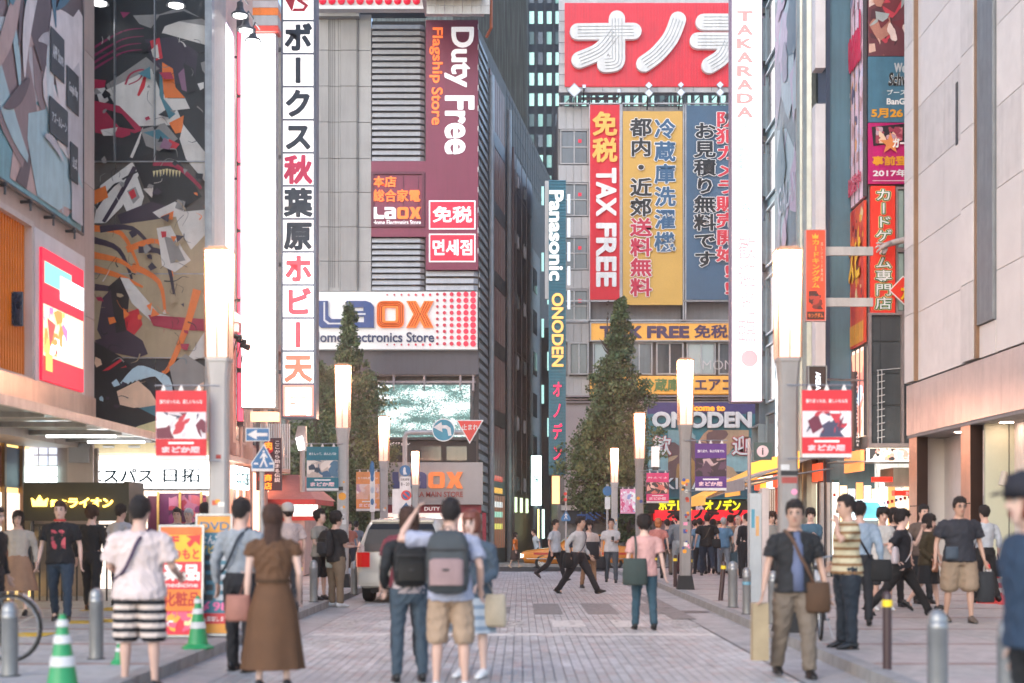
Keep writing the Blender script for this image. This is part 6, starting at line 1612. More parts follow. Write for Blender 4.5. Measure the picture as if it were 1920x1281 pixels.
# ================================================================== TREES
leafm = []
for i,c_ in enumerate(((.09,.145,.055),(.06,.105,.04),(.15,.185,.07),(.085,.115,.05))):
    m = M('ginkgo_leaf_%d'%i, c_, .6, var=.3, vs=4); leafm.append(m)
bark = M('dark_tree_bark',(.09,.065,.05),.85,var=.3,vs=5,bump=.6,bs=20)
def tree(px, d, label, H, prof, seed, nclump, lp=26, base=2.4):
    rn = np.random.default_rng(seed); rr = random.Random(seed)
    x = X(px,d); g = ground(x,d)
    t = thing('ginkgo_tree', label, 'tree', (x,d,g), 0, 'street trees in front of the big stores', local=True)
    q = MB(); n = 9; P = []; Rr = []
    for i in range(n+1):
        z = H*.93*i/n; P.append((math.sin(i*1.3+seed)*.06, math.cos(i*1.1)*.05, z)); Rr.append(max(.16*(1-i/n)**.8+.015, .02))
    q.tube(P, Rr, 8); 
    lim = MB(); centers = []
    def prad(z):
        for (z0,r0),(z1,r1) in zip(prof, prof[1:]):
            if z0 <= z <= z1: return r0+(r1-r0)*(z-z0)/(z1-z0)
        return .1
    k = 0; lean = 1.0 if px == 1140 else .15
    while k < nclump:
        z = base+(H-base)*rr.random()**1.25; rm = prad(z); a = rr.random()*6.283
        if rr.random() > rm/2.0+.25: continue
        r_ = rm*(.3+.75*math.sqrt(rr.random()))*(.78+.5*noise.noise(Vector((math.cos(a)*1.6+seed,math.sin(a)*1.6,z*.55)))+.25*noise.noise(Vector((math.cos(a)*4,math.sin(a)*4+seed,z*1.6)))); k += 1
        lx = lean*.7*max(0,(z-base))/H
        centers.append((r_*math.cos(a)+lx, r_*math.sin(a), z, .2+.34*rm/2.0*rr.random()))
        if k % 6 == 0:
            z0 = max(z-r_*.7, .8+base*.3); lim.tube([(0,0,z0),(r_*.5*math.cos(a),r_*.5*math.sin(a),(z0+z)/2-.05),(r_*math.cos(a),r_*math.sin(a),z)], [.045,.028,.008], 5)
    q.build('trunk', bark, t, True); lim.build('limbs', bark, t)
    cs = np.array(centers); N = len(cs)*lp
    c = np.repeat(cs, lp, 0); v = rn.normal(size=(N,3)); v /= np.linalg.norm(v,axis=1)[:,None]; rad = c[:,3]*rn.random(N)**.4
    p = c[:,:3]+v*rad[:,None]*np.array([1,1,.8])
    s = .05+.05*rn.random(N)
    a = rn.normal(size=(N,3)); a /= np.linalg.norm(a,axis=1)[:,None]; b = np.cross(a, rn.normal(size=(N,3))); b /= np.linalg.norm(b,axis=1)[:,None]
    a *= s[:,None]; b *= (s*.8)[:,None]
    V = np.stack([p-a*.4, p+a*.7-b, p+a, p+a*.7+b], 1).reshape(-1,3)
    me = bpy.data.meshes.new('crown'); me.vertices.add(N*4); me.vertices.foreach_set('co', V.ravel()); me.loops.add(N*4); me.polygons.add(N)
    me.loops.foreach_set('vertex_index', np.arange(N*4)); me.polygons.foreach_set('loop_start', np.arange(N)*4); me.polygons.foreach_set('loop_total', np.full(N,4))
    for m in leafm: me.materials.append(m)
    cm = np.repeat(rn.integers(0,4,len(cs)), lp); fl = rn.random(N) < .25; cm[fl] = rn.integers(0,4,fl.sum())
    me.update(); me.polygons.foreach_set('material_index', cm.astype(np.int32))
    o = bpy.data.objects.new('crown', me); C.objects.link(o); o.parent = t
    return t
tree(1140, 62, 'bushy conical ginkgo tree in front of the orange band signs', 11.7, [(2,1.2),(3.0,1.7),(4.4,2.2),(6,1.75),(7.5,1.35),(8.6,1.05),(9.6,.6),(10.6,.4),(11.7,.1)], 5, 800, 46, 2.6)
tree(650, 62, 'tall dark ginkgo tree in front of the dotted white sign', 11.5, [(1,1.4),(3,2.0),(5,2.2),(7,1.8),(8.2,1.3),(9.2,.6),(10.3,.35),(11.5,.15)], 9, 760, 44, 1.2)
tree(592, 57, 'smaller ginkgo tree behind the teal banner and kiosk', 8.4, [(1,1.2),(3,1.9),(5,1.8),(7,1.1),(8.4,.2)], 14, 380, 40, 1.2)
tree(1178, 67, 'low leafy tree by the shutters behind the pink banners', 3.4, [(1,.8),(2.2,1.0),(3.4,.2)], 19, 90, 24, 1.1)

# ================================================================== SIGN POSTS
sblue = M('road_sign_blue',(.02,.13,.3),.4,emit=.06,ecol='#2080c0'); sred = M('road_sign_red',(.6,.04,.03),.4,emit=.08,ecol='#ff3020'); swht = M('road_sign_white',(.65,.65,.65),.4,emit=.05,ecol='#ffffff')
postm = M('pale_sign_pole',(.42,.41,.41),.45,.3)
# arrow and crossing sign
d = 21.5
t = thing('crossing_signpost', 'post with a blue left arrow sign above a blue pedestrian crossing sign', 'road sign', (X(491,d),d,.12))
q = MB(); q.cyl((X(491,d),d,.12),(X(491,d),d,Z(806,d)),.038,seg=10); q.build('pole', postm, t)
f = face(d,.05)
q = MB(); pb(q, d, 462, 803, 507, 828, .012, .05); pl = q.build('arrow_plate', swht, t)
q = MB(); pb(q, d, 463.5, 804.5, 505.5, 826.5, .003, .062); q.build('blue_field', sblue, pl)
def pxp(pts, d): return [(X(a,d),Z(b,d)) for a,b in pts]
q = MB(); q.plate(face(d,.065), [pxp([(465,815.5),(483,806),(483,812.5),(503,812.5),(503,818.5),(483,818.5),(483,825)],d)], 0, .003); q.build('arrow', swht, pl)
q = MB(); q.plate(f, [pxp([(496,833),(516,869),(515,884),(473,884),(472,869)],d)], 0, .012); pl = q.build('crossing_plate', swht, t)
q = MB(); q.plate(face(d,.062), [pxp([(496,836),(514,869),(513.5,879),(474.5,879),(474,869)],d)], 0, .003); q.build('blue_field', sblue, pl)
def walker(f_, cx, cy, s, d, m, par, dark=None):
    q = MB(); P = lambda a,b: (X(cx+a*s,d),Z(cy+b*s,d))
    q.plate(f_, [[P(1.6*math.cos(k*.7),-12+1.7*math.sin(k*.7)) for k in range(9)]], 0, .003)
    q.plate(f_, [[P(-1.5,-9.5),P(1.8,-9.5),P(6,-3),P(5,-2),P(2,-5),P(1.6,0),P(6,11),P(3.6,11.5),P(-.2,2.5),P(-4,11.5),P(-6.5,11),P(-1.6,0),P(-1.5,-5),P(-5,-1),P(-6,-2.2)]], 0, .0033)
    q.build('walking_figure', m, par)
walker(face(d,.065), 496, 862, 1.25, d, swht, pl)
q = MB()
for a in (478,507): q.plate(face(d,.065), [pxp([(a,868),(a+7,868),(a+8,871.5),(a-1,871.5)],d)], 0, .003)
q.build('crossing_bar', swht, pl)
# small street lamp far left of trees
d = 40; t = thing('hooded_street_lamp', 'slim post lamp with pale hood and white bulb beside the teal banner', 'street lamp', (X(566,d),d,ground(-6,d)))
q = MB(); q.cyl((X(567,d),d,ground(-6,d)),(X(567,d),d,Z(845,d)),.075,seg=8); q.build('post', postw, t)
q = MB(); f = face(d,.0); q.plate(f, [pxp([(553,820),(558,799),(573,799),(575,845),(562,846)],d)], -.2, .0); q.build('hood', M('pale_pink_hood',(.4,.34,.33),.4,.3), t)
q = MB(); q.plate(f, [pxp([(555,822),(567,818),(571,842),(560,845)],d)], .0, .06); q.build('lamp_glass', litw, t)
# overhanging arm with turn and stop signs
d = 41
t = thing('overhead_signpost', 'pale pole with an arm carrying a round turn sign and red triangle', 'road sign', (X(759,d),d,ground(0,d)))
g = gz(d)
q = MB(); q.tube([(X(759,d),d,g),(X(759,d),d,Z(820,d)),(X(762,d),d,Z(813,d)),(X(770,d),d,Z(811,d)),(X(893,d),d,Z(811,d))], .07, 10); q.build('pole', postm, t)
f = face(d,.1)
q = MB(); q.disc(f, X(832,d), Z(807,d), 21.5/F*d, 0, .015, 32); pl = q.build('turn_plate', swht, t)
q = MB(); q.disc(f, X(832,d), Z(807,d), 19.6/F*d, .015, .019, 32); q.build('blue_field', M('turn_sign_teal_blue',(.02,.2,.3),.4,emit=.1,ecol='#20a0c0'), pl)
q = MB(); q.plate(f, [pxp([(813,802),(828,792),(829,798),(838,798),(845,803),(847,817),(841,818),(839,807),(836,804),(829,804),(830,811)],d)], .019, .023); q.build('arrow', swht, pl)
q = MB(); q.plate(f, [pxp([(855,788),(907,788),(881,833)],d)], 0, .015); pl = q.build('stop_plate', swht, t)
q = MB(); q.plate(f, [pxp([(858.5,790),(903.5,790),(881,829)],d)], .015, .019); q.build('red_field', sred, pl)
text(pl, f, '止まれ', X(866,d), X(897,d), Z(807,d), Z(796,d), swht, .019, .004, .02)
d3 = 40.8; f = face(d3,.08)
q = MB(); q.disc(f, X(760,d3), Z(883,d3), .16, 0, .012, 24); pl = q.build('round_plate', sblue, t)
q = MB(); q.plate(f, [pxp([(757,878),(759,876),(761,878),(761,884),(764,890),(757,890),(756,884)],d3)], .012, .015); q.build('figure', swht, pl)
q = MB(); pb(q, d3, 750, 894, 770, 918, .012, .08); pl = q.build('notice_plate', swht, t)
text(pl, face(d3,.093), '自転車等', X(752,d3), X(768,d3), Z(902,d3), Z(897,d3), paint('#303030'), 0, .002); text(pl, face(d3,.093), '8 - 20', X(752,d3), X(768,d3), Z(911,d3), Z(905,d3), paint('#303030'), 0, .002)
q = MB(); pb(q, d3, 736, 917, 771, 964, .012, .07); pl = q.build('parking_plate', swht, t)
f = face(d3,.083)
q = MB(); q.disc(f, X(762,d3), Z(929,d3), 9.5/F*d3, 0, .004, 24); q.build('red_ring', sred, pl)
q = MB(); q.disc(f, X(762,d3), Z(929,d3), 7/F*d3, .004, .007, 24); q.build('blue_field', sblue, pl)
q = MB(); a = .02; c0 = (X(762,d3),Z(929,d3)); q.plate(f, [[(c0[0]-.08-a,c0[1]+.08-a),(c0[0]-.08+a,c0[1]+.08+a),(c0[0]+.08+a,c0[1]-.08+a),(c0[0]+.08-a,c0[1]-.08-a)]], .007, .009); q.build('red_slash', sred, pl)
q = MB(); q.plate(f, [pxp([(762,942),(770,954),(770,962),(752,962),(752,954)],d3)], 0, .006); q.build('blue_plate', sblue, pl)
# blue oval signpost
d = 42; t = thing('station_guide_post', 'thin white guide post with a blue oval top beside the orange banner', 'sign post', (X(698,d),d,gz(d)+.12))
q = MB(); pb(q, d, 694, 884, 703, 960, .06); q.build('panel', swht, t)
q = MB(); q.ell((X(698,d),d-.05,Z(880,d)), (.07,.05,.25), 12, 10); q.build('oval_top', sblue, t, True)
q = MB(); q.cyl((X(698.5,d),d+.05,gz(d)),(X(698.5,d),d+.05,Z(890,d)),.05,seg=8); q.build('pole', postm, t)
for k in range(3):
    q = MB(); q.ell((X(698.5,d),d-.07,Z(897+k*22,d)), (.05,.02,.1), 10, 6); q.build('label_oval', sblue if k != 1 else paint('#b0c0d0'), t)
# right side small signs
d = 34.5; t = thing('info_signpost', 'slim pale pole with a grey square sign showing a white letter i disc', 'sign post', (X(1405,d),d,.12))
q = MB(); q.cyl((X(1405,d),d,.12),(X(1405,d),d,Z(822,d)),.045,seg=8); q.build('pole', M('rosy_pole',(.42,.38,.39),.45,.3), t)
q = MB(); pb(q, d, 1413, 830, 1447, 863, .04); pl = q.build('plate', paint('#3e5654'), t)
q = MB(); q.disc(face(d,.04), X(1429.5,d), Z(846.5,d), 11/F*d, 0, .006, 26); q.build('disc', paint('#e8d0d4'), pl)
text(pl, face(d,.046), 'i', X(1427.8,d), X(1431,d), Z(853,d), Z(840,d), paint('#403038'), 0, .004, .03)
q = MB(); q.cyl((X(1405,d),d+.02,Z(846,d)),(X(1414,d),d+.02,Z(846,d)),.02,seg=6); q.build('bracket', postm, t)
d = 47; t = thing('small_crossing_signpost', 'small blue triangular crossing sign on a thin pole at the corner', 'road sign', (X(1061,d),d,gz(d)))
q = MB(); q.cyl((X(1061,d),d,gz(d)),(X(1061,d),d,Z(920,d)),.03,seg=8); q.build('pole', postm, t)
q = MB(); q.plate(face(d,.04), [pxp([(1061,957),(1070,972),(1069,977),(1053,977),(1052,972)],d)], 0, .012); pl = q.build('plate', sblue, t); walker(face(d,.053), 1061, 968, .5, d, swht, pl)
q = MB(); q.disc(face(d,.04), X(1060,d), Z(926,d), .055, 0, .01, 14); q.disc(face(d,.04), X(1060,d), Z(937,d), .055, 0, .01, 14); q.build('round_plates', sred, t)
d = 58; t = thing('road_signpost', 'pole with round blue and white plates behind the far lamp', 'road sign', (X(1137,d),d,gz(d)))
q = MB(); q.cyl((X(1139,d),d,gz(d)),(X(1139,d),d,Z(908,d)),.05,seg=8); q.build('pole', postm, t)
q = MB(); q.disc(face(d,.08), X(1139,d), Z(921,d), .2, 0, .02, 20); q.build('round_plate', sblue, t)
q = MB(); pb(q, d, 1134, 932, 1144, 955, .02, .08); q.build('notice_plate', swht, t)
t = thing('white_lightbox', 'small white box lamp hanging over the pink banner', 'lamp', (X(1228,46),46,Z(878,46)))
q = MB(); pb(q, 46, 1221, 838, 1235, 876, .2); q.build('box', M('lightbox_white',(.6,.63,.63),.4,emit=.25,ecol='#ffffff'), t)
q = MB(); pb(q, 46, 1223, 876, 1234, 882, .12); q.cyl((X(1204,46),45.9,Z(878,46)),(X(1238,46),45.9,Z(878,46)),.02,seg=6); q.build('bracket', dgrey, t)
# white cabinet column
d = 25.6; t = thing('utility_cabinet', 'tall white utility cabinet with blue and orange sticker marks behind the walking man', 'cabinet', (X(1418,d),d,.12))
q = MB(); pb(q, d, 1406, 925, 1428, 1158, .25, -.25); q.box(X(1404,d),X(1445,d),d-.02,d+.3,.12,.2); q.build('body', M('pale_blue_grey_enamel',(.42,.46,.48),.45,var=.15), t)
q = MB(); pb(q, d, 1428.4, 915, 1441, 1150, .28, -.25); q.build('side_panel', M('pinkish_enamel',(.52,.45,.43),.45), t)
q = MB(); q.fbox(face(d,.005), X(1409,d), X(1415,d), Z(990,d), Z(955,d), 0, .004); q.build('sticker', paint('#4a90a8'), t)
q = MB(); q.fbox(face(d,.005), X(1417,d), X(1423,d), Z(1005,d), Z(968,d), 0, .004); q.build('sticker', paint('#d0a068'), t)
q = MB(); q.fbox(face(d,.003), X(1409,d), X(1424,d), Z(1130,d), Z(940,d), 0, .003); q.build('door', M('pale_blue_grey_enamel',0), t)

# ================================================================== BOLLARDS, POLES, CONES, BOARDS
bst = M('grey_painted_steel_bollard',(.27,.275,.275),.35,.5,var=.2,vs=3)
def bollard(px, ytop, ybot, label, w=None, band_=None, d=None):
    d = d or (CAMH-.12)*F/(ybot-985); x = X(px,d); g = .12+gz(d)
    h = Z(ytop,d)-g; r = (w/F*d/2) if w else .11
    t = thing('steel_bollard', label, 'bollard', (x,d,g), 0, 'grey steel bollards along the kerbs', local=True)
    q = MB(); q.lathe((0,0,0), [(r,0),(r,h-.16),(r*1.03,h-.155),(r*1.03,h-.13),(r,h-.125),(r,h-.09)], 20); q.build('post', bst, t, True)
    q = MB(); q.lathe((0,0,h-.09), [(r,0),(r*.93,.035),(r*.72,.065),(r*.4,.083),(.001,.09)], 20); q.build('cap', bst, t, True)
    q = MB(); q.lathe((0,0,0), [(r*1.25,0),(r*1.25,.012),(r*1.02,.014)], 20); q.build('base_ring', dgrey, t)
    if band_: q = MB(); q.lathe((0,0,h-.27), [(r*1.02,0),(r*1.02,.05)], 20); q.build('band', band_, t)
    return t
bollard(18,1128,1268,'bollard with the bicycle wheel close behind it',31)
bollard(180.5,1102,1236,'bollard between the two green cones and the walking men',26)
bollard(588,1050,1129,'bollard at the kerb beside the reading couple',15)
bollard(664,1052,1128,'bollard just past the legs of the man with black backpack',13,None,28.3)
bollard(741-0,1050,1120,'bollard hidden partly by the white van',12,None,33)
bollard(1374,1052,1139,'bollard right beside the leaning dark pole',18)
bollard(1400,1064,1152,'bollard with a pale blue band next to the white cabinet',16,paint('#6a9cb0'))
bollard(1450,1070,1170,'bollard behind the legs of the man carrying a paper bag',20)
bollard(1758,1142,1330,'thick bollard beside the yellow banded pole',38,None,11.2)
bollard(1888,1158,1360,'bollard under the arm of the person in denim jacket',36,None,10)
blk_ = M('dark_brown_flexible_post',(.045,.022,.025),.35,var=.2); yb_ = M('yellow_reflective_band',(.75,.55,.02),.35,emit=.1,ecol='#ffe020')
def flexpost(px, ytop, ybot, label, w, lean=0, sides=True, d=None):
    d = d or (CAMH-(.12 if sides else 0))*F/(ybot-985); x = X(px,d); g = (.12 if sides else 0)+gz(d); h = Z(ytop,d)-g; r = w/F*d/2
    t = thing('flexible_post', label, 'post', (x,d,g), 0, 'dark posts with yellow bands', local=True); t.rotation_euler = (0,lean,0)
    q = MB(); q.lathe((0,0,0), [(r*1.0,0),(r,h*.76),(r*.98,h*.95),(r*.7,h*.985),(.001,h)], 14); q.build('post', blk_, t, True)
    q = MB(); q.lathe((0,0,h*.8), [(r*1.12,0),(r*1.12,h*.085)], 14); q.build('band', yb_, t)
flexpost(1663.5,1108,1255,'dark post with yellow band beside the thick bollard',17)
flexpost(1351,1052,1126,'leaning dark post with yellow band next to the bollards',9,.09)
flexpost(1294,1042,1109,'dark post with yellow band in front of the sticker covered lamp base',8,d=31)
flexpost(1266,1040,1101,'dark post with yellow band on the far side of the sticker covered lamp base',7)
flexpost(1229,1040,1092,'dark post with yellow band beside the arm of the pink shirt walker',6)
flexpost(563,1055,1133,'plain dark post behind the woman in the brown dress',9)
grc = M('green_cone_plastic',(.02,.27,.09),.4,var=.12); whb = M('cone_white_band',(.6,.58,.56),.45); rdc = M('red_cone_plastic',(.65,.06,.05),.4)
def cone(px, ytop, ybot, label, m, grp, g=None, d=None, bands=((.33,.45),(.6,.7),(.8,.88))):
    d = d or CAMH*F/(ybot-985); x = X(px,d); g = ground(x,d) if g is None else g; h = Z(ytop,d)-g
    t = thing('traffic_cone', label, 'traffic cone', (x,d,g), 0, grp, local=True); r0, r1 = h*.2, h*.045
    rad = lambda k: r0+(r1-r0)*k
    q = MB(); q.lathe((0,0,.03), [(rad(0),0),(rad(1),h-.07),(rad(1)*.8,h-.04),(.001,h-.035)], 18); q.build('cone_body', m, t, True)
    for a, b_ in bands: q = MB(); q.lathe((0,0,.03), [(rad(a)*1.03,a*h),(rad(b_)*1.03,b_*h)], 18); q.build('reflective_band', whb, t, True)
    q = MB(); s = h*.3; q.lathe((0,0,0), [(s,0),(s,.02),(s*.85,.035),(r0*1.1,.05)], 8); q.build('base', m, t)
    return t
cone(117,1150,1336,'green cone with white bands closest to the camera',grc,'green traffic cones at the left kerb',d=11.4)
cone(371,1116,1236,'green cone standing before the yellow and blue signboards',grc,'green traffic cones at the left kerb')
cone(224,1190,1268,'green cone mostly hidden behind the man in striped shorts',grc,'green traffic cones at the left kerb')
for i,(px,d) in enumerate(((1893,24.8),(1868,26.0-.4),(1853,25.2))): cone(px,985+(CAMH-.82)*F/d,0,['red and white cone nearest the frame edge by the sage wall','short red cone behind the black carried bag','red cone at the foot of the sage wall'][i],rdc,'red cones along the sage wall',d=d,bands=((.2,.32),(.45,.57),(.7,.82)))
# A-boards
def aboard(px0,px1,ytop,ybot,d,label,cols):
    x = (X(px0,d)+X(px1,d))/2; g = ground(x,d)
    t = thing('pavement_signboard', label, 'signboard', (x,d,g)); f = FR((0,d,0),(1,0,0),(0,.06,1),(0,-1,.06))
    a0,a1 = X(px0,d),X(px1,d); zt = Z(ytop,d)
    q = MB(); frame_f(q, f, a0-.015, a1+.015, g+.02, zt, .025, -.02, .02); q.build('frame', steel, t)
    q = MB(); q.fbox(f, a0+.01, a1-.01, g+.045, zt-.025, -.005, .008); q.build('board_sheet', paint(cols), t)
    q = MB(); q.fbox(FR((0,d+.35,0),(1,0,0),(0,-.15,1),(0,-1,0)), a0, a0+.03, g, zt-.1, 0, .02); q.fbox(FR((0,d+.35,0),(1,0,0),(0,-.15,1),(0,-1,0)), a1-.03, a1, g, zt-.1, 0, .02); q.build('rear_leg', steel, t)
    return t, FR(f.p(0,0,.009), f.u, f.v, f.n), a0, a1, g+.05, zt-.03
t, f, a0, a1, z0, z1 = aboard(297,378,984,1214,17.3,'yellow and red drugstore signboard behind the white shirt man','#e8b020')
w_ = a1-a0; h_ = z1-z0; rr_ = paint('#d82828'); ww = paint('#f0e8e0')
def blk2(a,b,c_,d_,col): q = MB(); q.fbox(f, a0+w_*a, a0+w_*b, z0+h_*c_, z0+h_*d_, 0, .003); q.build('print_block', paint(col), t)
blk2(.0,1,.0,.22,'#e02840'); blk2(0,1,.22,.42,'#e88020'); blk2(0,1,.42,.68,'#d82838'); blk2(0,1,.93,1,'#e86820')
text(t, f, '2F', a0+.05*w_, a0+.45*w_, z0+h_*.83, z0+h_*.92, rr_, .003, .002, .04); text(t, f, 'まつもと', a0+.1*w_, a1-.08*w_, z0+h_*.7, z0+h_*.8, rr_, .003, .002, .03)
q = MB(); q.plate(f, [[(a0+w_*x_,z0+h_*y_) for x_,y_ in ((.6,.92),(.95,.93),(.93,.83),(.82,.87),(.7,.81),(.62,.85),(.73,.89))]], .003, .005); q.build('arrow', rr_, t)
text(t, f, '薬品', a0+.1*w_, a1-.06*w_, z0+h_*.5, z0+h_*.66, ww, .004, .002, .05); text(t, f, 'medicine', a0+.1*w_, a1-.1*w_, z0+h_*.44, z0+h_*.485, ww, .004, .002, .01); text(t, f, '化粧品', a0+.1*w_, a1-.06*w_, z0+h_*.26, z0+h_*.4, paint('#b82818'), .004, .002, .03)
art(t, f, a0+.02, a1-.02, z0+.02, z0+h_*.21, ['#ffffff','#f8b040','#e86080','#f0e0a0'], 26, 3, .004, 'b', .2, 'print_shapes', 0, .0003)
t, f, a0, a1, z0, z1 = aboard(366,431,963,1190,17.5,'blue and orange price signboard next to the tall pale lamp','#3a7488')
w_ = a1-a0; h_ = z1-z0; blk2(0,1,.86,1,'#d89030'); blk2(0,1,.08,.17,'#c82c34'); blk2(0,1,0,.08,'#d89030')
text(t, f, 'DVD', a0+.1*w_, a1-.05*w_, z0+h_*.88, z0+h_*.95, paint('#3a6a88'), .004, .002, .02); text(t, f, 'なんでも', a0+.1*w_, a1-.05*w_, z0+h_*.76, z0+h_*.84, ww, .003, .002, .02); text(t, f, 'ダビング', a0+.1*w_, a1-.05*w_, z0+h_*.68, z0+h_*.75, paint('#f0c040'), .003, .002, .02)
for k in range(5):
    blk2(.1,.5,.62-k*.085,.67-k*.085,'#303438'); blk2(.58,.9,.62-k*.085,.67-k*.085,'#b8bcc0')
text(t, f, '￥98', a0+.1*w_, a1-.05*w_, z0+h_*.19, z0+h_*.27, paint('#e870a0'), .003, .002, .03)
text(t, f, '高価買取します', a0+.08*w_, a1-.05*w_, z0+h_*.1, z0+h_*.145, ww, .004, .002, .01)

# ================================================================== VEHICLES
def carbody(st, name, mats, parent, smooth=True):
    """st: list of (y, zb, zs, zbelt, zroof, wb, wbelt, wroof)"""
    q = MB(); rings = []
    for (y,zb,zs,zl,zr,wb,wl_,wr_) in st:
        half = [(wb*.86,zb),(wb*.97,zb+.06),(wb,zs),(wl_*1.0,(zs+zl)/2),(wl_,zl),(wl_*.5+wr_*.5,(zl+zr)/2),(wr_,zr-.07),(wr_*.9,zr-.02),(wr_*.45,zr)]
        ring = [(x,y,z) for x,z in half]+[(-x,y,z) for x,z in reversed(half)]
        rings.append(ring)
    n = len(rings[0]); o = 0; q.v = [p for r_ in rings for p in r_]
    for i in range(len(rings)-1):
        for j in range(n):
            a = i*n+j; b_ = i*n+(j+1)%n; q.f.append((a,b_,b_+n,a+n)); q.m.append(0)
    q.f.append(tuple(reversed(range(n)))); q.m.append(0); q.f.append(tuple((len(rings)-1)*n+j for j in range(n))); q.m.append(0)
    ob = q.build(name, mats, parent, smooth); return ob
def wheel(parent, x, y, r, w=.2, hub=steel):
    q = MB(); s = 1 if x > 0 else -1
    for k in range(1):
        pts = [(x-s*w/2,y,r),(x+s*w/2,y,r)]
    prof = [(.62*r,-w/2),(.93*r,-w/2),(r,-w/2+.03),(r,w/2-.03),(.93*r,w/2),(.62*r,w/2)]
    o = len(q.v); sg = 26
    for pr_, px_ in prof:
        for j in range(sg): a = 2*math.pi*j/sg; q.v.append((x+px_, y+pr_*math.cos(a), r+pr_*math.sin(a)))
    for i in range(len(prof)):
        for j in range(sg):
            i2 = (i+1)%len(prof); q.f.append((o+i*sg+j,o+i*sg+(j+1)%sg,o+i2*sg+(j+1)%sg,o+i2*sg+j)); q.m.append(0)
    wh = q.build('wheel', rubber, parent, False)
    q = MB(); xf = x+s*(w/2-.03)
    q.tube([(xf-s*.02,y,r),(xf+s*.012,y,r)], [.62*r,.6*r], 22, ref=(0,0,1)); q.tube([(xf,y,r),(xf+s*.03,y,r)], [.16*r,.14*r], 12, ref=(0,0,1)); q.build('rim', hub, wh)
    q = MB()
    for k in range(9): a = 2*math.pi*k/9; q.cyl((xf+s*.014,y+.42*r*math.cos(a),r+.42*r*math.sin(a)),(xf+s*.017,y+.42*r*math.cos(a),r+.42*r*math.sin(a)),.07*r,seg=8)
    q.build('rim_hole', dgrey, wh)
# white estate van seen from behind: local y + = forward
vx, vy = X(752,27.2), 27.2
van = thing('parked_van', 'white people carrier seen from behind parked by the left kerb', 'car', (vx,vy,0), R(-3), None, True)
pearl = M('pearl_white_paint',(.58,.55,.48),.22,.1,var=.04); tglass = M('tinted_car_glass',(.012,.015,.017),.25,spec=.25,var=.2); rlamp = M('red_tail_lamp',(.45,.01,.01),.25,emit=.12,ecol='#ff1008'); clamp_ = M('pale_lamp_lens',(.5,.4,.38),.15)
st = [(0,.42,.62,.95,1.05,.74,.74,.70),(.03,.34,.62,.98,1.15,.82,.81,.72),(.12,.3,.62,.99,1.42,.87,.86,.70),(.26,.28,.62,.99,1.57,.885,.87,.68),(.6,.27,.62,.98,1.63,.89,.88,.69),(1.6,.26,.6,.96,1.65,.9,.89,.70),(2.6,.26,.6,.94,1.62,.9,.89,.69),(3.3,.26,.6,.92,1.40,.89,.88,.63),(3.9,.26,.58,.90,1.02,.88,.85,.66),(4.4,.28,.55,.80,.90,.86,.80,.66),(4.75,.36,.5,.62,.68,.72,.66,.55)]
carbody(st, 'body', pearl, van)
fb = FR((0,-.0,0),(1,0,0),(0,.33,1),(0,-1,.33))
q = MB()
P = lambda x,y,z: (x,y,z)
def rear(mb, pts, off=.012):      # panel lying on the sloping tailgate
    o = []
    for x,z in pts:
        zz = [(0,-.02),(1.03,-.02),(1.15,.01),(1.42,.09),(1.57,.22)]
        for (z0,y0),(z1,y1) in zip(zz,zz[1:]):
            if z0 <= z <= z1: y = y0+(y1-y0)*(z-z0)/(z1-z0)
        o.append((x, y-off, z))
    mb.add(o, [tuple(range(len(o)))])
q = MB(); [rear(q, [(-b_,z0),(b_,z0),(c_,z1),(-c_,z1)], .012) for b_,z0,c_,z1 in ((.70,1.0,.71,1.15),(.71,1.15,.64,1.42),(.64,1.42,.58,1.53))]; q.build('rear_window', tglass, van)
for s in (-1,1):
    L1 = [(.60,-.03),(.76,-.025),(.855,.04),(.905,.24)]; q = MB(); q.add([(s*a_,b_,z_) for z_ in (.70,.98) for a_,b_ in L1], [(0,1,5,4),(1,2,6,5),(2,3,7,6)]); q.add([(s*.60,-.03,.70),(s*.76,-.025,.70),(s*.76,.1,.70),(s*.60,.1,.70)], [(0,1,2,3)]); q.build('tail_light', rlamp, van)
    q = MB(); q.add([(s*.66,-.028,.985),(s*.76,-.02,.985),(s*.85,.05,.985),(s*.885,.2,.985),(s*.84,.2,1.2),(s*.80,.07,1.16),(s*.72,.0,1.1)], [(0,1,6),(1,2,5,6),(2,3,4,5)]); q.build('tail_light_clear', clamp_, van)
    for (y0,y1) in ((.5,1.5),(1.56,2.4),(2.46,3.1)):
        q = MB(); zt = lambda y: 1.5 if y < 2.5 else 1.5-(y-2.5)*.3
        xs = lambda z: .885-(z-.98)*.30
        q.add([(s*(xs(1.0)+.01),y0,1.0),(s*(xs(1.0)+.01),y1,1.0),(s*(xs(zt(y1))+.01),y1-.0,zt(y1)),(s*(xs(zt(y0))+.01),y0+.06,zt(y0))], [(0,1,2,3) if s > 0 else (3,2,1,0)]); q.build('side_window', tglass, van)
q = MB(); q.box(-.80,.80,-.06,.1,.34,.60); q.box(-.76,.76,-.09,-.06,.40,.56); q.build('rear_bumper', pearl, van)
q = MB(); q.box(-.22,.22,-.035,.0,.70,.86); q.build('number_plate', paint('#d8d8d0'), van); 
q = MB(); q.box(-.3,.3,-.05,.0,.87,.9); q.build('boot_handle', pearl, van)
q = MB(); q.tube([(.0,.02,1.05),(.25,-.0,1.08),(.42,.01,1.12)], .012, 5); q.build('rear_wiper', black, van)
q = MB(); q.box(-.6,.6,.2,.34,1.56,1.60); q.build('roof_spoiler', pearl, van)
q = MB(); q.box(-.62,.62,.2,4.5,.2,.3); q.build('underbody', black, van)
for s in (-1,1):
    for y in (.95,3.85): wheel(van, s*.76, y, .32, .21)
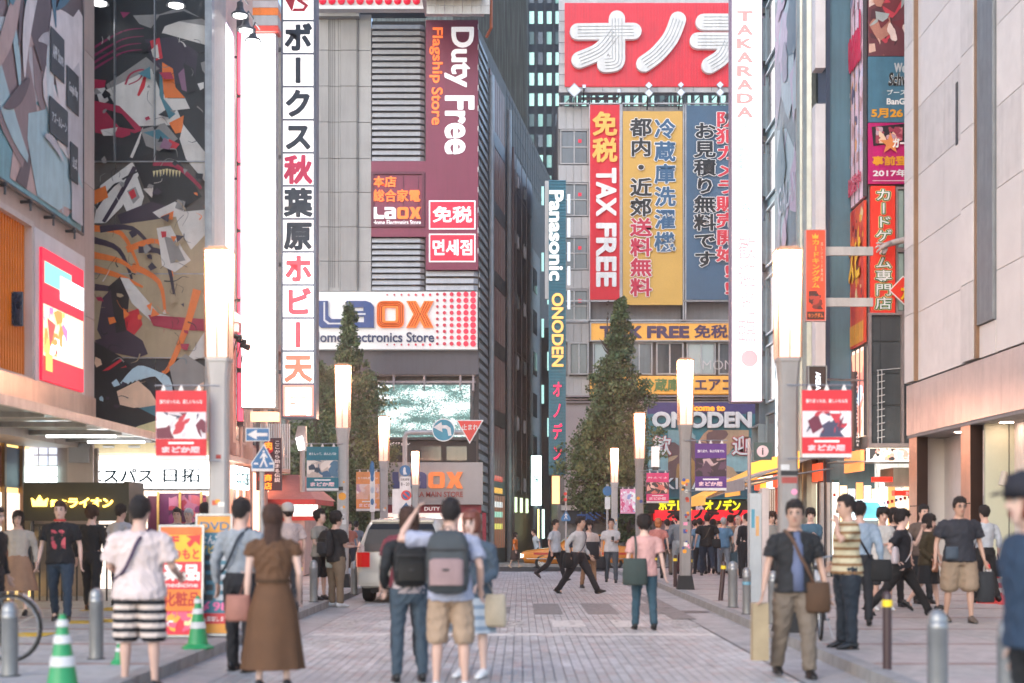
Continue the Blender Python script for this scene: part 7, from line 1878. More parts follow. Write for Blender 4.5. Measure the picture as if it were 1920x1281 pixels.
# taxi, side view, front to the left
tx = thing('orange_taxi', 'orange taxi with a red stripe crossing at the end of the street', 'taxi', (X(977,57)+0, 57.6, gz(57.6)), R(90), None, True)
tor = M('taxi_orange_paint',(.62,.22,.03),.25,.1,var=.05); tred = M('taxi_red_stripe',(.55,.04,.02),.3); chrome = M('chrome_trim',(.6,.6,.62),.15,.9)
st = [(-.0,.34,.5,.62,.68,.72,.70,.6),(-.15,.28,.5,.68,.76,.80,.78,.66),(-.9,.24,.52,.80,.86,.84,.80,.68),(-1.35,.24,.54,.84,.92,.85,.82,.66),(-1.9,.24,.55,.88,1.34,.85,.82,.56),(-2.4,.24,.55,.88,1.44,.85,.82,.58),(-3.2,.24,.55,.88,1.42,.85,.82,.57),(-3.7,.24,.55,.88,1.0,.85,.82,.6),(-4.5,.26,.55,.86,.92,.84,.8,.62),(-4.65,.34,.5,.66,.74,.76,.72,.6)]
st = [(y,a,b_,c_,e_,f_,g_,h_) for (y,a,b_,c_,e_,f_,g_,h_) in st]
carbody([(s[0],)+s[1:] for s in st], 'body', tor, tx)
q = MB(); 
for s in (-1,1): q.box(s*.855-.005, s*.855+.005, -4.3, -.5, .62, .70)
q.build('red_stripe', tred, tx)
q = MB()
for s in (-1,1): q.box(s*.865-.006, s*.865+.006, -4.5, -.2, .44, .47)
q.build('chrome_strip', chrome, tx)
q = MB(); q.box(-.76,.76,-.12,.08,.3,.46); q.build('front_bumper', M('bumper_black',(.03,.03,.03),.4), tx)
for s in (-1,1):
    q = MB(); q.box(s*.6-.16, s*.6+.17, -.1, .03, .5, .64); q.build('headlight', E('headlight_glow','#fff4e0',1.6), tx)
    for (y0,y1) in ((-2.45,-1.7),(-3.25,-2.5)):
        q = MB(); xs = lambda z: .83-(z-.88)*.45
        q.add([(s*xs(.9),y0,.9),(s*xs(.9),y1,.9),(s*xs(1.36),y1-(.28 if y1 > -2 else 0),1.36),(s*xs(1.36),y0,1.36)], [(0,1,2,3) if s > 0 else (3,2,1,0)]); q.build('side_window', tglass, tx)
    for y in (-.85,-3.75): wheel(tx, s*.74, y, .30, .18, chrome)
q = MB(); q.add([(-.7,-1.36,.9),(.7,-1.36,.9),(.55,-1.92,1.36),(-.55,-1.92,1.36)], [(0,1,2,3)]); q.build('windscreen', tglass, tx)
q = MB(); q.box(-.22,.22,-2.5,-2.36,1.44,1.58); q.build('roof_sign', E('taxi_roof_sign','#fff0c0',1.2), tx)
# bicycles
def bike(px, d, rz, label, col):
    x = X(px,d); t = thing('bicycle', label, 'bicycle', (x,d,ground(x,d)), rz, None, True)
    for y in (-.52,.52):
        q = MB(); P = [(0,y+.33*math.cos(a),.345+.33*math.sin(a)) for a in [2*math.pi*k/28 for k in range(29)]]; q.tube(P, .018, 7, ref=(1,0,0)); wh = q.build('wheel', rubber, t, True)
        q = MB(); P = [(0,y+.305*math.cos(a),.345+.305*math.sin(a)) for a in [2*math.pi*k/28 for k in range(29)]]; q.tube(P, .008, 5, ref=(1,0,0)); q.build('rim', steel, wh)
        q = MB(); 
        for k in range(14): a = 2*math.pi*k/14; q.tube([(.0,y,.345),(0,y+.3*math.cos(a),.345+.3*math.sin(a))], .002, 3)
        q.build('spokes', steel, wh)
        q = MB(); q.cyl((-.05,y,.345),(.05,y,.345),.02,seg=8); q.build('hub', steel, wh)
        q = MB(); P = [(0,y+.365*math.cos(a),.345+.365*math.sin(a)) for a in [math.pi*(.1+.8*k/12) for k in range(13)]]; q.tube(P, [(.028,.006)]*13, 6, ref=(1,0,0)); q.build('mudguard', steel, t)
    m = paint(col, .3); q = MB()
    for a,b_ in (((0,-.52,.345),(0,-.08,.3)),((0,-.52,.345),(0,-.2,.78)),((0,-.08,.3),(0,-.2,.82)),((0,-.08,.3),(0,.36,.72)),((0,-.18,.6),(0,.34,.84)),((0,.33,.9),(0,.52,.345))): q.cyl(a,b_,.016,seg=8)
    q.build('frame', m, t)
    q = MB(); q.tube([(0,-.3,.86),(0,-.2,.87),(0,-.02,.86)], [(.09,.03),(.075,.03),(.025,.02)], 8, ref=(1,0,0)); q.build('saddle', black, t)
    q = MB(); q.tube([(-.27,.18,.98),(-.22,.28,1.0),(0,.33,.95),(.22,.28,1.0),(.27,.18,.98)], .012, 6); q.cyl((0,.33,.9),(0,.33,.96),.014,seg=6); q.build('handlebar', steel, t)
    q = MB(); q.cyl((-.08,-.08,.3),(.08,-.08,.3),.05,seg=12); q.cyl((.09,-.08,.3),(.09,.06,.22),.012,seg=6); q.cyl((-.09,-.08,.3),(-.09,-.22,.38),.012,seg=6); q.box(.07,.15,.03,.1,.2,.225); q.box(-.15,-.07,-.26,-.19,.37,.395); q.build('crank', dgrey, t)
    q = MB(); q.box(-.06,.06,-.72,-.35,.70,.715); q.cyl((0,-.52,.345),(0,-.66,.7),.01,seg=5); q.build('rear_rack', steel, t)
    q = MB(); q.cyl((0,-.74,.55),(0,-.77,.55),.03,seg=10); q.build('rear_reflector', rlamp, t)
    q = MB(); q.cyl((.06,-.5,.33),(.14,-.62,.02),.008,seg=5); q.build('kickstand', steel, t)
    return t
bike(-72, 14.4, R(-98), 'bicycle whose wheel shows behind the first bollard', '#303438')
bike(1533, 17.6, R(-8), 'silver bicycle with red reflector parked behind the striped shirt man', '#b8bcc0')
# ================================================================== PEOPLE
def ik(a, b, l1, l2, pole):
    a, b, pole = Vector(a), Vector(b), Vector(pole)
    d = b-a; L = min(d.length, (l1+l2)*.995); dn = d.normalized(); b = a+dn*L
    k = (l1*l1-l2*l2+L*L)/(2*L); h = math.sqrt(max(l1*l1-k*k, 0))
    p = pole-dn*pole.dot(dn); p.normalize()
    return a+dn*k+p*h, b
skins = [M('skin_a',(.52,.33,.26),.5,var=.06), M('skin_b',(.44,.27,.2),.5,var=.06), M('skin_c',(.6,.41,.34),.5,var=.06)]
hairm = {'black':M('black_hair',(.018,.014,.014),.6,var=.5,vs=30,bump=.8,bs=90,spec=.3), 'brown':M('dark_brown_hair',(.06,.028,.018),.55,var=.5,vs=30,bump=.8,bs=90,spec=.3), 'auburn':M('auburn_hair',(.16,.04,.02),.4,var=.3,vs=20), 'grey':M('grey_hair',(.33,.33,.34),.5,var=.2,vs=20), 'orange':M('orange_hair',(.4,.13,.04),.5,var=.2,vs=20)}
eyew = M('eye_white',(.6,.58,.56),.3); lip = M('lip_tone',(.35,.12,.1),.5); eyed = M('dark_eye',(.012,.01,.01),.3)
def cloth(col): return col if not isinstance(col,str) else M('cloth_'+col.strip('#'), col, .8, var=.16, vs=6, bump=.25, bs=70)
_pend = []
P_GROUP = 'people walking and standing in the street'
def person(px, d, rz, label, H=1.7, top=('#ffffff','short'), bot=('long','#202020'), legs=((0,0),(0,0)), arms=(None,None), hair=('short','black'),
           shoes='#1a1a1a', skin=0, lean=0, head=0, nod=0, build=1., hem=None, hat=None, extra=None, zoff=None, waist=.98, ankle=.1):
    x = X(px,d); g = ground(x,d) if zoff is None else zoff
    t = thing('person', label, 'person', (x,d,g), rz, P_GROUP, True)
    k = H/1.76; t.scale = (k,k,k)
    fine = .013 if d < 17 else (.017 if d < 26 else .024)
    sk = skins[skin]; B = build*1.1
    # skeleton (faces -y; person's own left is +x)
    L = {}
    for s,(aL,kL) in zip((1,-1), legs):
        a, kb = R(aL), R(kL)
        hip = Vector((s*.088*B,0,.90)); kn = hip+Vector((s*.022,-math.sin(a)*.42,-math.cos(a)*.42)); a2 = a-kb
        an = kn+Vector((s*.012,-math.sin(a2)*.41,-math.cos(a2)*.41)); L[s] = (hip,kn,an,a2)
    mz = min(L[s][2].z for s in (1,-1)); dz = .075-mz
    for s in (1,-1): L[s] = tuple([q+Vector((0,0,dz)) for q in L[s][:3]]+[L[s][3]])
    pz = .90+dz; ln = R(lean)
    def T_(p): 
        v = Vector(p)-Vector((0,0,.95)); v = Matrix.Rotation(ln,3,'X') @ v; return v+Vector((0,0,.95+dz))
    tors = [((0,0,.82),(.10*B,.09*B)),((0,.005,.90),(.155*B,.115*B)),((0,0,1.0),(.145*B,.10*B)),((0,-.005*B,1.1),(.135*B,.098*B)),((0,-.005,1.24),(.155*B,.108*B)),((0,0,1.34),(.168*B,.10*B)),((0,.01,1.41),(.145*B,.08*B)),((0,.012,1.445),(.082,.066)),((0,.005,1.49),(.060,.060)),((0,-.005,1.55),(.057,.060))]
    TP = [T_(p) for p,_ in tors]; TR = [r for _,r in tors]
    hc = T_((0,-.012,1.612)); sh = {s: T_((s*.178*B,.005,1.385)) for s in (1,-1)}
    A = {}
    for s, ar in zip((1,-1), arms):
        tgt = Vector((s*.27*B,-.03,.88)) if ar is None else Vector((ar[0],ar[1],ar[2]))
        tgt = T_(tgt) if ar is None else tgt+Vector((0,0,dz))
        pole = (s*.35,.9,-.3) if ar is None or len(ar) < 4 else ar[3]
        el, wr = ik(sh[s], tgt, .285, .25, pole); A[s] = (sh[s], el, wr)
    b = MB()
    b.tube(TP, TR, 18, ref=(1,0,0))
    # head loft
    hl = [(-.118,.022,.03,-.045),(-.10,.042,.05,-.035),(-.07,.058,.072,-.02),(-.035,.067,.088,-.008),(0,.073,.095,0),(.04,.076,.098,.004),(.075,.07,.088,.006),(.10,.055,.066,.006),(.118,.025,.03,.006)]
    hr = Matrix.Rotation(R(head),3,'Z') @ Matrix.Rotation(R(nod),3,'X') @ Matrix.Scale(1.07,3)
    def Hp(v): return hc + hr @ Vector(v)
    b.tube([Hp((0,y,z)) for z,_,_,y in hl], [(a_*1.07,c_*1.07) for _,a_,c_,_ in hl], 18, ref=tuple(hr @ Vector((1,0,0))))
    b.tube([Hp((0,-.08,.03)),Hp((0,-.103,-.005)),Hp((0,-.112,-.022)),Hp((0,-.085,-.032))], [.008,.012,.016,.01], 8)
    for s in (1,-1):
        b.ell(Hp((s*.075,.008,-.005)), (.012,.02,.032), 8, 6)
        hip,kn,an,a2 = L[s]
        b.tube([hip+Vector((0,0,.02)), hip.lerp(kn,.35), hip.lerp(kn,.8), kn, kn.lerp(an,.3), kn.lerp(an,.75), an], ([.066*B,.064*B,.05*B,.044,.046,.034,.03] if bot[0] == 'long' else [.074*B,.072*B,.055*B,.05,.052,.036,.032]), 12)
        b.tube([an+Vector((0,.03,0)), an+Vector((0,0,-.03)), an+Vector((0,-.09,-.05))], [.03,.035,.03], 8)
        s0, el, wr = A[s]
        b.tube([s0+Vector((-s*.08,0,-.01)), s0+Vector((-s*.03,0,-.005)), s0.lerp(el,.12), s0.lerp(el,.4), el, el.lerp(wr,.35), wr], [.036,.04*B,.044*B,.040*B,.034,.036,.024], 10)
        fd = (wr-el).normalized(); 
        b.tube([wr-fd*.01, wr+fd*.04, wr+fd*.09], [(.022,.018),(.036,.016),(.036,.014)], 8)
    me_o = b.build('body', [sk, eyed, lip, eyew], t); me_o.modifiers.new('r','REMESH').mode = 'VOXEL'; me_o.modifiers['r'].voxel_size = fine
    me_o.modifiers['r'].use_smooth_shade = True; sm = me_o.modifiers.new('s','SMOOTH'); sm.iterations = 2 if d < 26 else 1; sm.factor = .5
    # detail added after remeshing: fingers, eyes, mouth
    dt = MB()
    for s in (1,-1):
        s0, el, wr = A[s]; fd = (wr-el).normalized(); side = Vector((0,-1,0)); side = (side-fd*side.dot(fd)); side = side.normalized() if side.length > .01 else Vector((1,0,0))
        nrm = fd.cross(side).normalized()
        cv = nrm*(-s)
        for i, ll in enumerate((.072,.082,.076,.058)):
            o_ = wr+fd*.085+side*(.027-.018*i)
            dt.tube([o_-fd*.02, o_+fd*ll*.45+cv*.006, o_+fd*ll*.8+cv*.02, o_+fd*ll*.95+cv*.036], [.0095,.009,.008,.006], 6)
        o_ = wr+fd*.03+side*.03
        dt.tube([o_, o_+fd*.03+side*.02+cv*.008, o_+fd*.06+side*.026+cv*.02], [.011,.010,.008], 6)
        dt.k = 3; dt.ell(Hp((s*.032,-.085,.008)), (.015,.009,.008), 8, 5); dt.k = 1; dt.ell(Hp((s*.032,-.092,.008)), (.008,.006,.008), 6, 5); dt.tube([Hp((s*.015,-.094,.016)),Hp((s*.032,-.097,.0185)),Hp((s*.05,-.086,.014))], [.002,.003,.002], 5)
        dt.tube([Hp((s*.014,-.094,.028)),Hp((s*.03,-.096,.033)),Hp((s*.05,-.084,.028))], [.004,.0055,.003], 5); dt.k = 0
    dt.k = 2; dt.tube([Hp((-.022,-.086,-.058)),Hp((0,-.097,-.056)),Hp((.022,-.086,-.058))], [.003,.007,.003], 6); dt.k = 0
    _pend.append((me_o, dt, 0, 0))
    def garment(name, mb, col, amp=.006, vox=None, fr_=9):
        o = mb.build(name, cloth(col) if isinstance(col,str) else col, t)
        m = o.modifiers.new('r','REMESH'); m.mode = 'VOXEL'; m.voxel_size = vox or fine*1.15; m.use_smooth_shade = True
        m = o.modifiers.new('s','SMOOTH'); m.iterations = 2; m.factor = .5
        _pend.append((o, None, amp if d < 45 else 0, fr_)); return o
    # top
    col, kind = top[0], top[1]
    hemz = hem if hem is not None else (.84 if kind in ('short','loose','open','long_loose') else .96)
    if kind != 'none':
        g_ = MB(); e = .014 + (.02 if 'loose' in kind else 0)
        P = [(0,0,hemz)]+[p for p,_ in tors if p[2] > hemz+.03 and p[2] < 1.47]
        def rad_at(z):
            for (p0,r0),(p1,r1) in zip(tors,tors[1:]):
                if p0[2] <= z <= p1[2]: u = (z-p0[2])/(p1[2]-p0[2]); return (r0[0]+(r1[0]-r0[0])*u, r0[1]+(r1[1]-r0[1])*u)
            return tors[0][1]
        rr0 = rad_at(hemz); rr0 = (max(rr0[0],.15*B)+.01, max(rr0[1],.11*B)+.01) if hemz < .95 else rr0
        el_ = (lambda z: e+(.018 if z < 1.06 else .004)) if hemz < .95 else (lambda z: e if z > 1.05 else .004)
        Rr = [(rr0[0]+el_(hemz)*1.1, rr0[1]+el_(hemz)*1.1) if hemz < .95 else (rad_at(hemz)[0]+.002, rad_at(hemz)[1]+.002)]+[(r[0]+el_(p[2]), r[1]+el_(p[2])) for p,r in tors if p[2] > hemz+.03 and p[2] < 1.47]
        Rr[-1] = (Rr[-1][0]*.95, Rr[-1][1]*.95)
        g_.tube([T_(p) for p in P], Rr, 20, ref=(1,0,0))
        fr_ = {'short':.72,'loose':.8,'long':1,'open':.7,'long_loose':1,'cap':.3,'sleeveless':0,'roll':1.0}.get(kind, .7)
        for s in (1,-1):
            s0, el, wr = A[s]
            if fr_ <= 0: continue
            pts = [s0+Vector((-s*.09,0,-.015)), s0+Vector((-s*.035,0,-.006)), s0.lerp(el,.12), s0.lerp(el,.35), s0.lerp(el,max(fr_,.4))] ; rs_ = [.05,.056*B,.062*B,.062*B,.066*B+(.012 if 'loose' in kind else .004)]
            if fr_ >= 1: pts = pts[:4]+[el.lerp(s0,.12), el.lerp(wr,.12), el.lerp(wr,.5), el.lerp(wr,.93 if kind != 'roll' else .3)]; rs_ = [.05,.056*B,.062*B,.060*B,.055,.053,.047,.04]
            g_.tube(pts, rs_, 12)
        garment('shirt' if kind != 'open' else 'overshirt', g_, col, .0095)
        cg = MB()
        if len(top) > 2:   # collar or inner colour strip
            cg.tube([T_((0,.012,1.43)),T_((0,.01,1.465))], [(.078,.066),(.064,.062)], 16, ref=(1,0,0)); o = cg.build('collar', cloth(top[2]), t, True)
    # bottom
    bk, bc = bot[0], bot[1]
    if bk in ('long','short','knee'):
        g_ = MB(); e = .009
        g_.tube([T_((0,0,.80)),T_((0,.004,.88)),T_((0,.002,waist+.02))], [(.12*B,.105*B),(.155*B+e,.118*B+e),(.145*B+.018,.10*B+.019)], 18, ref=(1,0,0))
        for s in (1,-1):
            hip,kn,an,a2 = L[s]
            w1 = bot[2] if len(bot) > 2 else 1.
            if bk == 'long': g_.tube([hip+Vector((-s*.005,0,.03)), hip.lerp(kn,.4), kn, kn.lerp(an,.5), kn.lerp(an,1.0)], [.098*B,max(.088*B*w1,.08),max(.068*w1,.062),max(.062*w1,.062),max(.058*w1,.052)], 14)
            else:
                f_ = .62 if bk == 'short' else 1.0
                e_ = hip.lerp(kn,f_) if f_ <= 1 else kn; pts = [hip+Vector((-s*.005,0,.03)), hip.lerp(kn,f_*.5), e_]; rs_ = [.09*B,.086*B*w1,.08*B*w1]
                if bk == 'knee': pts.append(kn.lerp(an,.1)); rs_.append(.076*w1)
                g_.tube(pts, rs_, 14)
        garment('trousers' if bk == 'long' else 'shorts', g_, bc, .008)
    elif bk in ('skirt','dress'):
        g_ = MB(); z1 = 1.03+dz; z0 = bot[2]; nn = 36; rows = 12; fl = bot[3] if len(bot) > 3 else .1
        P = []
        for j in range(rows+1):
            u = j/rows; z = z1+(z0-z1)*u; ra = (.135*B+.05*min(u*3,1)+fl*u); rb = (.10*B+.045*min(u*3,1)+fl*.8*u)
            for i in range(nn):
                a = 2*math.pi*i/nn; w = 1+.07*u*math.sin(a*9+math.sin(a*2)*2)
                P.append((ra*w*math.cos(a), rb*w*math.sin(a), z))
        g_.add(P, [(j*nn+i, (j+1)*nn+i, (j+1)*nn+(i+1)%nn, j*nn+(i+1)%nn) for j in range(rows) for i in range(nn)])
        g_.build('skirt', cloth(bc), t, True)
        if bk == 'dress':
            q = MB(); q.tube([(0,0,1.02+dz),(0,0,1.05+dz)], [(.156*B,.12*B)]*2, 20, ref=(1,0,0)); q.build('belt', cloth('#40280f'), t)
    # shoes
    for s in (1,-1):
        hip,kn,an,a2 = L[s]; pit = 0
        if legs[0][0] != legs[1][0]:
            aa = legs[0][0] if s == 1 else legs[1][0]; pit = (15 if aa > 8 else (-35 if aa < -8 else 0))
        rot = Matrix.Rotation(R(-pit),3,'X')
        def Sp(v): return an + rot @ Vector(v)
        q = MB(); q.tube([Sp((0,.075,-.03)),Sp((0,.05,-.022)),Sp((0,-.02,-.012)),Sp((0,-.09,-.035)),Sp((s*.005,-.155,-.05)),Sp((s*.006,-.18,-.056))], [(.022,.03),(.036,.046),(.04,.05),(.044,.034),(.038,.02),(.014,.01)], 12, ref=(1,0,0))
        shoe = q.build('shoe', M('shoe_'+shoes.strip('#'), shoes, .45, var=.15), t, True)
        q = MB(); q.tube([Sp((0,.082,-.066)),Sp((0,.0,-.066)),Sp((0,-.1,-.066)),Sp((s*.006,-.182,-.064))], [(.03,.01),(.04,.01),(.046,.01),(.022,.008)], 10, ref=(1,0,0)); q.build('sole', M('pale_sole',(.35,.34,.33),.6) if shoes in ('#e0e0e0','#c8c8c8','#303030') else black, shoe)
    # hair
    hs, hcx = hair; hm_ = hairm[hcx]
    if hs != 'none':
        q = MB(); sd = int(px)*.37
        fr0 = {'short':.055,'bob':.03,'long':.045,'messy':.035,'bald':.2}[hs]; bk0 = {'short':-.085,'bob':-.10,'long':-.10,'messy':-.09,'bald':-.07}[hs]
        sd0 = {'short':-.012,'bob':-.09,'long':-.09,'messy':-.03,'bald':-.02}[hs]; thk = {'short':.013,'bob':.022,'long':.017,'messy':.024,'bald':.006}[hs]
        nn, rows = 44, 20; P = []
        def hs_(z):
            z = min(max(z,-.118),.118)
            for (z0,a0,c0,y0),(z1,a1,c1,y1) in zip(hl,hl[1:]):
                if z0 <= z <= z1: u = (z-z0)/(z1-z0); return a0+(a1-a0)*u, c0+(c1-c0)*u, y0+(y1-y0)*u
            return hl[-1][1:]
        for j in range(rows+1):
            z = .118-(.118+.112)*(j/rows)**1.35
            for i in range(nn):
                a = 2*math.pi*i/nn; fx = math.cos(a); fy = math.sin(a)
                ra, rb, yo = hs_(z); 
                if j == 0: ra, rb = ra*.5, rb*.5
                fro = max(0,-fy); side = abs(fx)
                if fy > .15: line = bk0+(sd0-bk0)*max(0,(side-.55)/.45)
                else: line = sd0+(fr0-sd0)*min(1,max(0,(fro-.30)/.28))
                if hs in ('bob','long') and fro < .62: line = sd0
                if hs == 'bald': line = .0+.12*fro
                line += noise.noise(Vector((fx*7+sd,fy*7,0)))*(.028 if hs in ('messy','bob','long') else .013)
                st_ = noise.noise(Vector((fx*11+sd,fy*11,z*7)))*.45+noise.noise(Vector((fx*24+sd,fy*24,z*12)))*.4
                up = min(1,max(0,(z-line)/.03))
                t_ = thk*(1+1.5*st_*(1.2 if hs == 'messy' else .9))*(.35+.65*up)*(1.35 if (fro > .5 and z > .06) else 1)
                if z < line: t_ = -.012 if z > 0 else -.012-.35*ra*min(1,-z/.04)
                zz = z+(thk*1.3 if z > .09 else 0)*(1+.5*st_)+(.012 if j == 0 else 0)
                P.append(Hp(((ra+t_)*fx, (rb+t_)*fy+yo, zz)))
        P.append(Hp((0,.004,.118+thk*1.5+.012))); k9 = len(P)-1
        q.add(P, [(j*nn+i, (j+1)*nn+i, (j+1)*nn+(i+1)%nn, j*nn+(i+1)%nn) for j in range(rows) for i in range(nn)]+[(k9,i,(i+1)%nn) for i in range(nn)])
        if hs == 'long':
            q.tube([Hp((0,.05,-.02)), hc+Vector((0,.085,-.16)), hc+Vector((0,.10,-.32)), hc+Vector((.01,.09,-.5))], [(.075,.05),(.085,.035),(.075,.03),(.035,.015)], 14, ref=(1,0,0))
        if hs == 'bob' :
            q.tube([Hp((0,.035,.0)), Hp((0,.03,-.11))], [(.083,.08),(.076,.07)], 16, ref=(1,0,0))
        q.build('hair', hm_, t, True)
    if hat:
        q = MB(); P = []
        q.tube([Hp((0,.004,.02)),Hp((0,.004,.085)),Hp((0,.006,.135)),Hp((0,.008,.16))], [(.104,.13),(.104,.128),(.085,.105),(.03,.04)], 18, ref=(1,0,0))
        q.tube([Hp((0,-.09,.045)),Hp((0,-.15,.045)),Hp((0,-.185,.035))], [(.075,.008),(.068,.008),(.03,.006)], 12, ref=(1,0,0))
        q.build('cap', cloth(hat), t, True)
    t['dz'] = dz
    info = dict(t=t, T=T_, A=A, Hp=Hp, k=k, rz=rz, loc=Vector((x,d,g)), dz=dz)
    def Wd(v): return Vector((x,d,g)) + Matrix.Rotation(rz,3,'Z') @ (Vector(v)*k)
    info['W'] = Wd; info['d'] = d
    return info
def glasses(p, col=black):
    q = MB(); H_ = p['Hp']
    for s in (1,-1):
        P = [H_((s*.033+.021*math.cos(a), -.1, .008+.015*math.sin(a))) for a in [2*math.pi*k_/12 for k_ in range(13)]]; q.tube(P, .0022, 4)
        q.tube([H_((s*.055,-.098,.01)),H_((s*.078,0,.01))], .002, 4)
    q.tube([H_((-.012,-.104,.01)),H_((.012,-.104,.01))], .002, 4)
    q.build('glasses', col, p['t'])
def bag(p, kind, label, col, at, size=(.3,.1,.25), strap=None, name='bag', cat='bag', col2=None):
    """a carried thing stays top-level; placed in world space next to its carrier"""
    W_ = p['W']; c = W_(at); rz = p['rz']
    t = thing(name, label, cat, tuple(c), rz, None, True); m = cloth(col); w, dp_, h = size
    q = MB()
    if kind == 'soft':
        q.tube([(0,0,-h/2),(0,0,-h/2+.03),(0,0,0),(0,0,h/2-.03),(0,0,h/2)], [(w*.44,dp_*.4),(w*.5,dp_*.5),(w*.49,dp_*.5),(w*.46,dp_*.38),(w*.44,dp_*.2)], 22, ref=(1,0,0))
    elif kind == 'pack':
        n = 24
        def rr_(hw, hd, z, y=0): 
            return [(hw*math.copysign(abs(math.cos(a))**.55, math.cos(a)), y+hd*math.copysign(abs(math.sin(a))**.55, math.sin(a)), z) for a in [2*math.pi*i/n for i in range(n)]]
        P = []; lv = [(-.5,.3,.5),(-.46,.44,.8),(-.3,.5,1),(0,.5,1),(.28,.48,.85),(.42,.4,.6),(.5,.22,.3)]
        for z,a,b_ in lv: P += rr_(w*a, dp_*.5*b_, z*h)
        q.add(P, [(j*n+i, j*n+(i+1)%n, (j+1)*n+(i+1)%n, (j+1)*n+i) for j in range(len(lv)-1) for i in range(n)]+[tuple(reversed(range(n))), tuple((len(lv)-1)*n+i for i in range(n))])
    else:
        q.add([(-w/2,-dp_/2,-h/2),(w/2,-dp_/2,-h/2),(w/2,dp_/2,-h/2),(-w/2,dp_/2,-h/2),(-w/2*.96,-dp_/2*.7,h/2),(w/2*.96,-dp_/2*.7,h/2),(w/2*.96,dp_/2*.7,h/2),(-w/2*.96,dp_/2*.7,h/2)], [(0,3,2,1),(0,1,5,4),(1,2,6,5),(2,3,7,6),(3,0,4,7),(4,5,6,7)])
    q.build('bag_body', m, t, kind != 'box')
    if kind == 'pack':
        q = MB(); P = rr_(w*.4, dp_*.28, -h*.36, dp_*.42)+rr_(w*.4, dp_*.28, h*.02, dp_*.42)+rr_(w*.3, dp_*.1, h*.06, dp_*.4)
        q.add(P, [(j*n+i, j*n+(i+1)%n, (j+1)*n+(i+1)%n, (j+1)*n+i) for j in range(2) for i in range(n)]+[tuple(2*n+i for i in range(n))]); q.build('pocket', cloth(col2 or col), t, True)
        for s_ in (1,-1): q = MB(); q.tube([(s_*w*.43,dp_*.30,-h*.42),(s_*w*.45,dp_*.40,-h*.1),(s_*w*.40,dp_*.40,h*.22),(s_*w*.2,dp_*.28,h*.42)], .005, 5); q.build('zip', M('dark_zip',(.02,.02,.022),.4), t)
        for z_ in (-.12,.2): q = MB(); q.tube([(-w*.47,dp_*.42,h*z_),(0,dp_*.56 if z_ > 0 else dp_*.74,h*z_),(w*.47,dp_*.42,h*z_)], [(.010,.004)]*3, 6, ref=(0,0,1)); q.build('webbing_strap', M('dark_webbing',(.03,.03,.032),.7), t)
        q = MB(); q.tube([(-.03,0,h*.48),(-.02,-.01,h*.55),(.02,-.01,h*.55),(.03,0,h*.48)], .007, 6); q.build('grab_loop', m, t)
    if strap:
        q = MB(); iv = Matrix.Rotation(-rz,3,'Z'); P = [iv @ (W_(v)-c) for v in strap]
        P2 = cr3(P); q.tube(P2, [(.016,.004)]*len(P2), 6); q.build('strap', cloth(col2 or col) if kind != 'pack' else m, t)
    return t
def cr3(pts, n=5):
    o = []
    for i in range(len(pts)-1):
        p0 = pts[max(i-1,0)]; p1 = pts[i]; p2 = pts[i+1]; p3 = pts[min(i+2,len(pts)-1)]
        for k_ in range(n):
            t_ = k_/n; o.append(.5*(2*p1+(p2-p0)*t_+(2*p0-5*p1+4*p2-p3)*t_*t_+(3*p1-3*p2+p3-p0)*t_**3))
    return o+[pts[-1]]
def cross(p, s, col, hipz=.95, name='strap', wide=.016, o=.012):
    """shoulder strap lying on the body from one shoulder to the other hip, front and back"""
    T_ = p['T']; q = MB()
    for fb_ in (-1,1):
        P = [T_((s*.10,fb_*.02,1.46)), T_((s*.06,fb_*(.125+o),1.36)), T_((0,fb_*(.143+o),1.22)), T_((-s*.08,fb_*(.13+o),1.08)), T_((-s*(.165+o),fb_*.07,hipz))]
        P = cr3([Vector(v) for v in P], 5); q.tube(P, [(wide,.006)]*len(P), 6, ref=(1,0,.5))
    q.build(name, cloth(col), p['t'])
def straps2(p, col):
    T_ = p['T']; q = MB()
    for s in (1,-1):
        P = [T_((s*.09,.10,1.40)), T_((s*.10,.02,1.452)), T_((s*.10,-.10,1.36)), T_((s*.11,-.135,1.22)), T_((s*.15,-.05,1.08))]
        P = cr3([Vector(v) for v in P], 5); q.tube(P, [(.02,.007)]*len(P), 6, ref=(1,0,0))
    q.build('pack_straps', cloth(col), p['t'])
def print_stripes(name, base, stripe, scale, z0=0., ratio=.5):
    m = M(name, base, .8, var=.1, vs=6); nt = m.node_tree; b_ = nt.nodes['Principled BSDF']
    tc = nt.nodes.new('ShaderNodeTexCoord'); sp_ = nt.nodes.new('ShaderNodeSeparateXYZ'); nt.links.new(tc.outputs['Object'], sp_.inputs[0])
    a = nt.nodes.new('ShaderNodeMath'); a.operation = 'MULTIPLY_ADD'; a.inputs[1].default_value = scale; a.inputs[2].default_value = z0; nt.links.new(sp_.outputs['Z'], a.inputs[0])
    fr_ = nt.nodes.new('ShaderNodeMath'); fr_.operation = 'FRACT'; nt.links.new(a.outputs[0], fr_.inputs[0])
    gt = nt.nodes.new('ShaderNodeMath'); gt.operation = 'GREATER_THAN'; gt.inputs[1].default_value = ratio; nt.links.new(fr_.outputs[0], gt.inputs[0])
    mx = nt.nodes.new('ShaderNodeMix'); mx.data_type = 'RGBA'; nt.links.new(gt.outputs[0], mx.inputs[0]); mx.inputs[6].default_value = (*hx(base),1); mx.inputs[7].default_value = (*hx(stripe),1)
    nt.links.new(mx.outputs[2], b_.inputs['Base Color']); return m
PI = math.pi
BK = PI                       # seen from behind
w22 = ((20,6),(-20,14)); w18 = ((-18,16),(18,5)); wid = ((32,4),(-30,12))
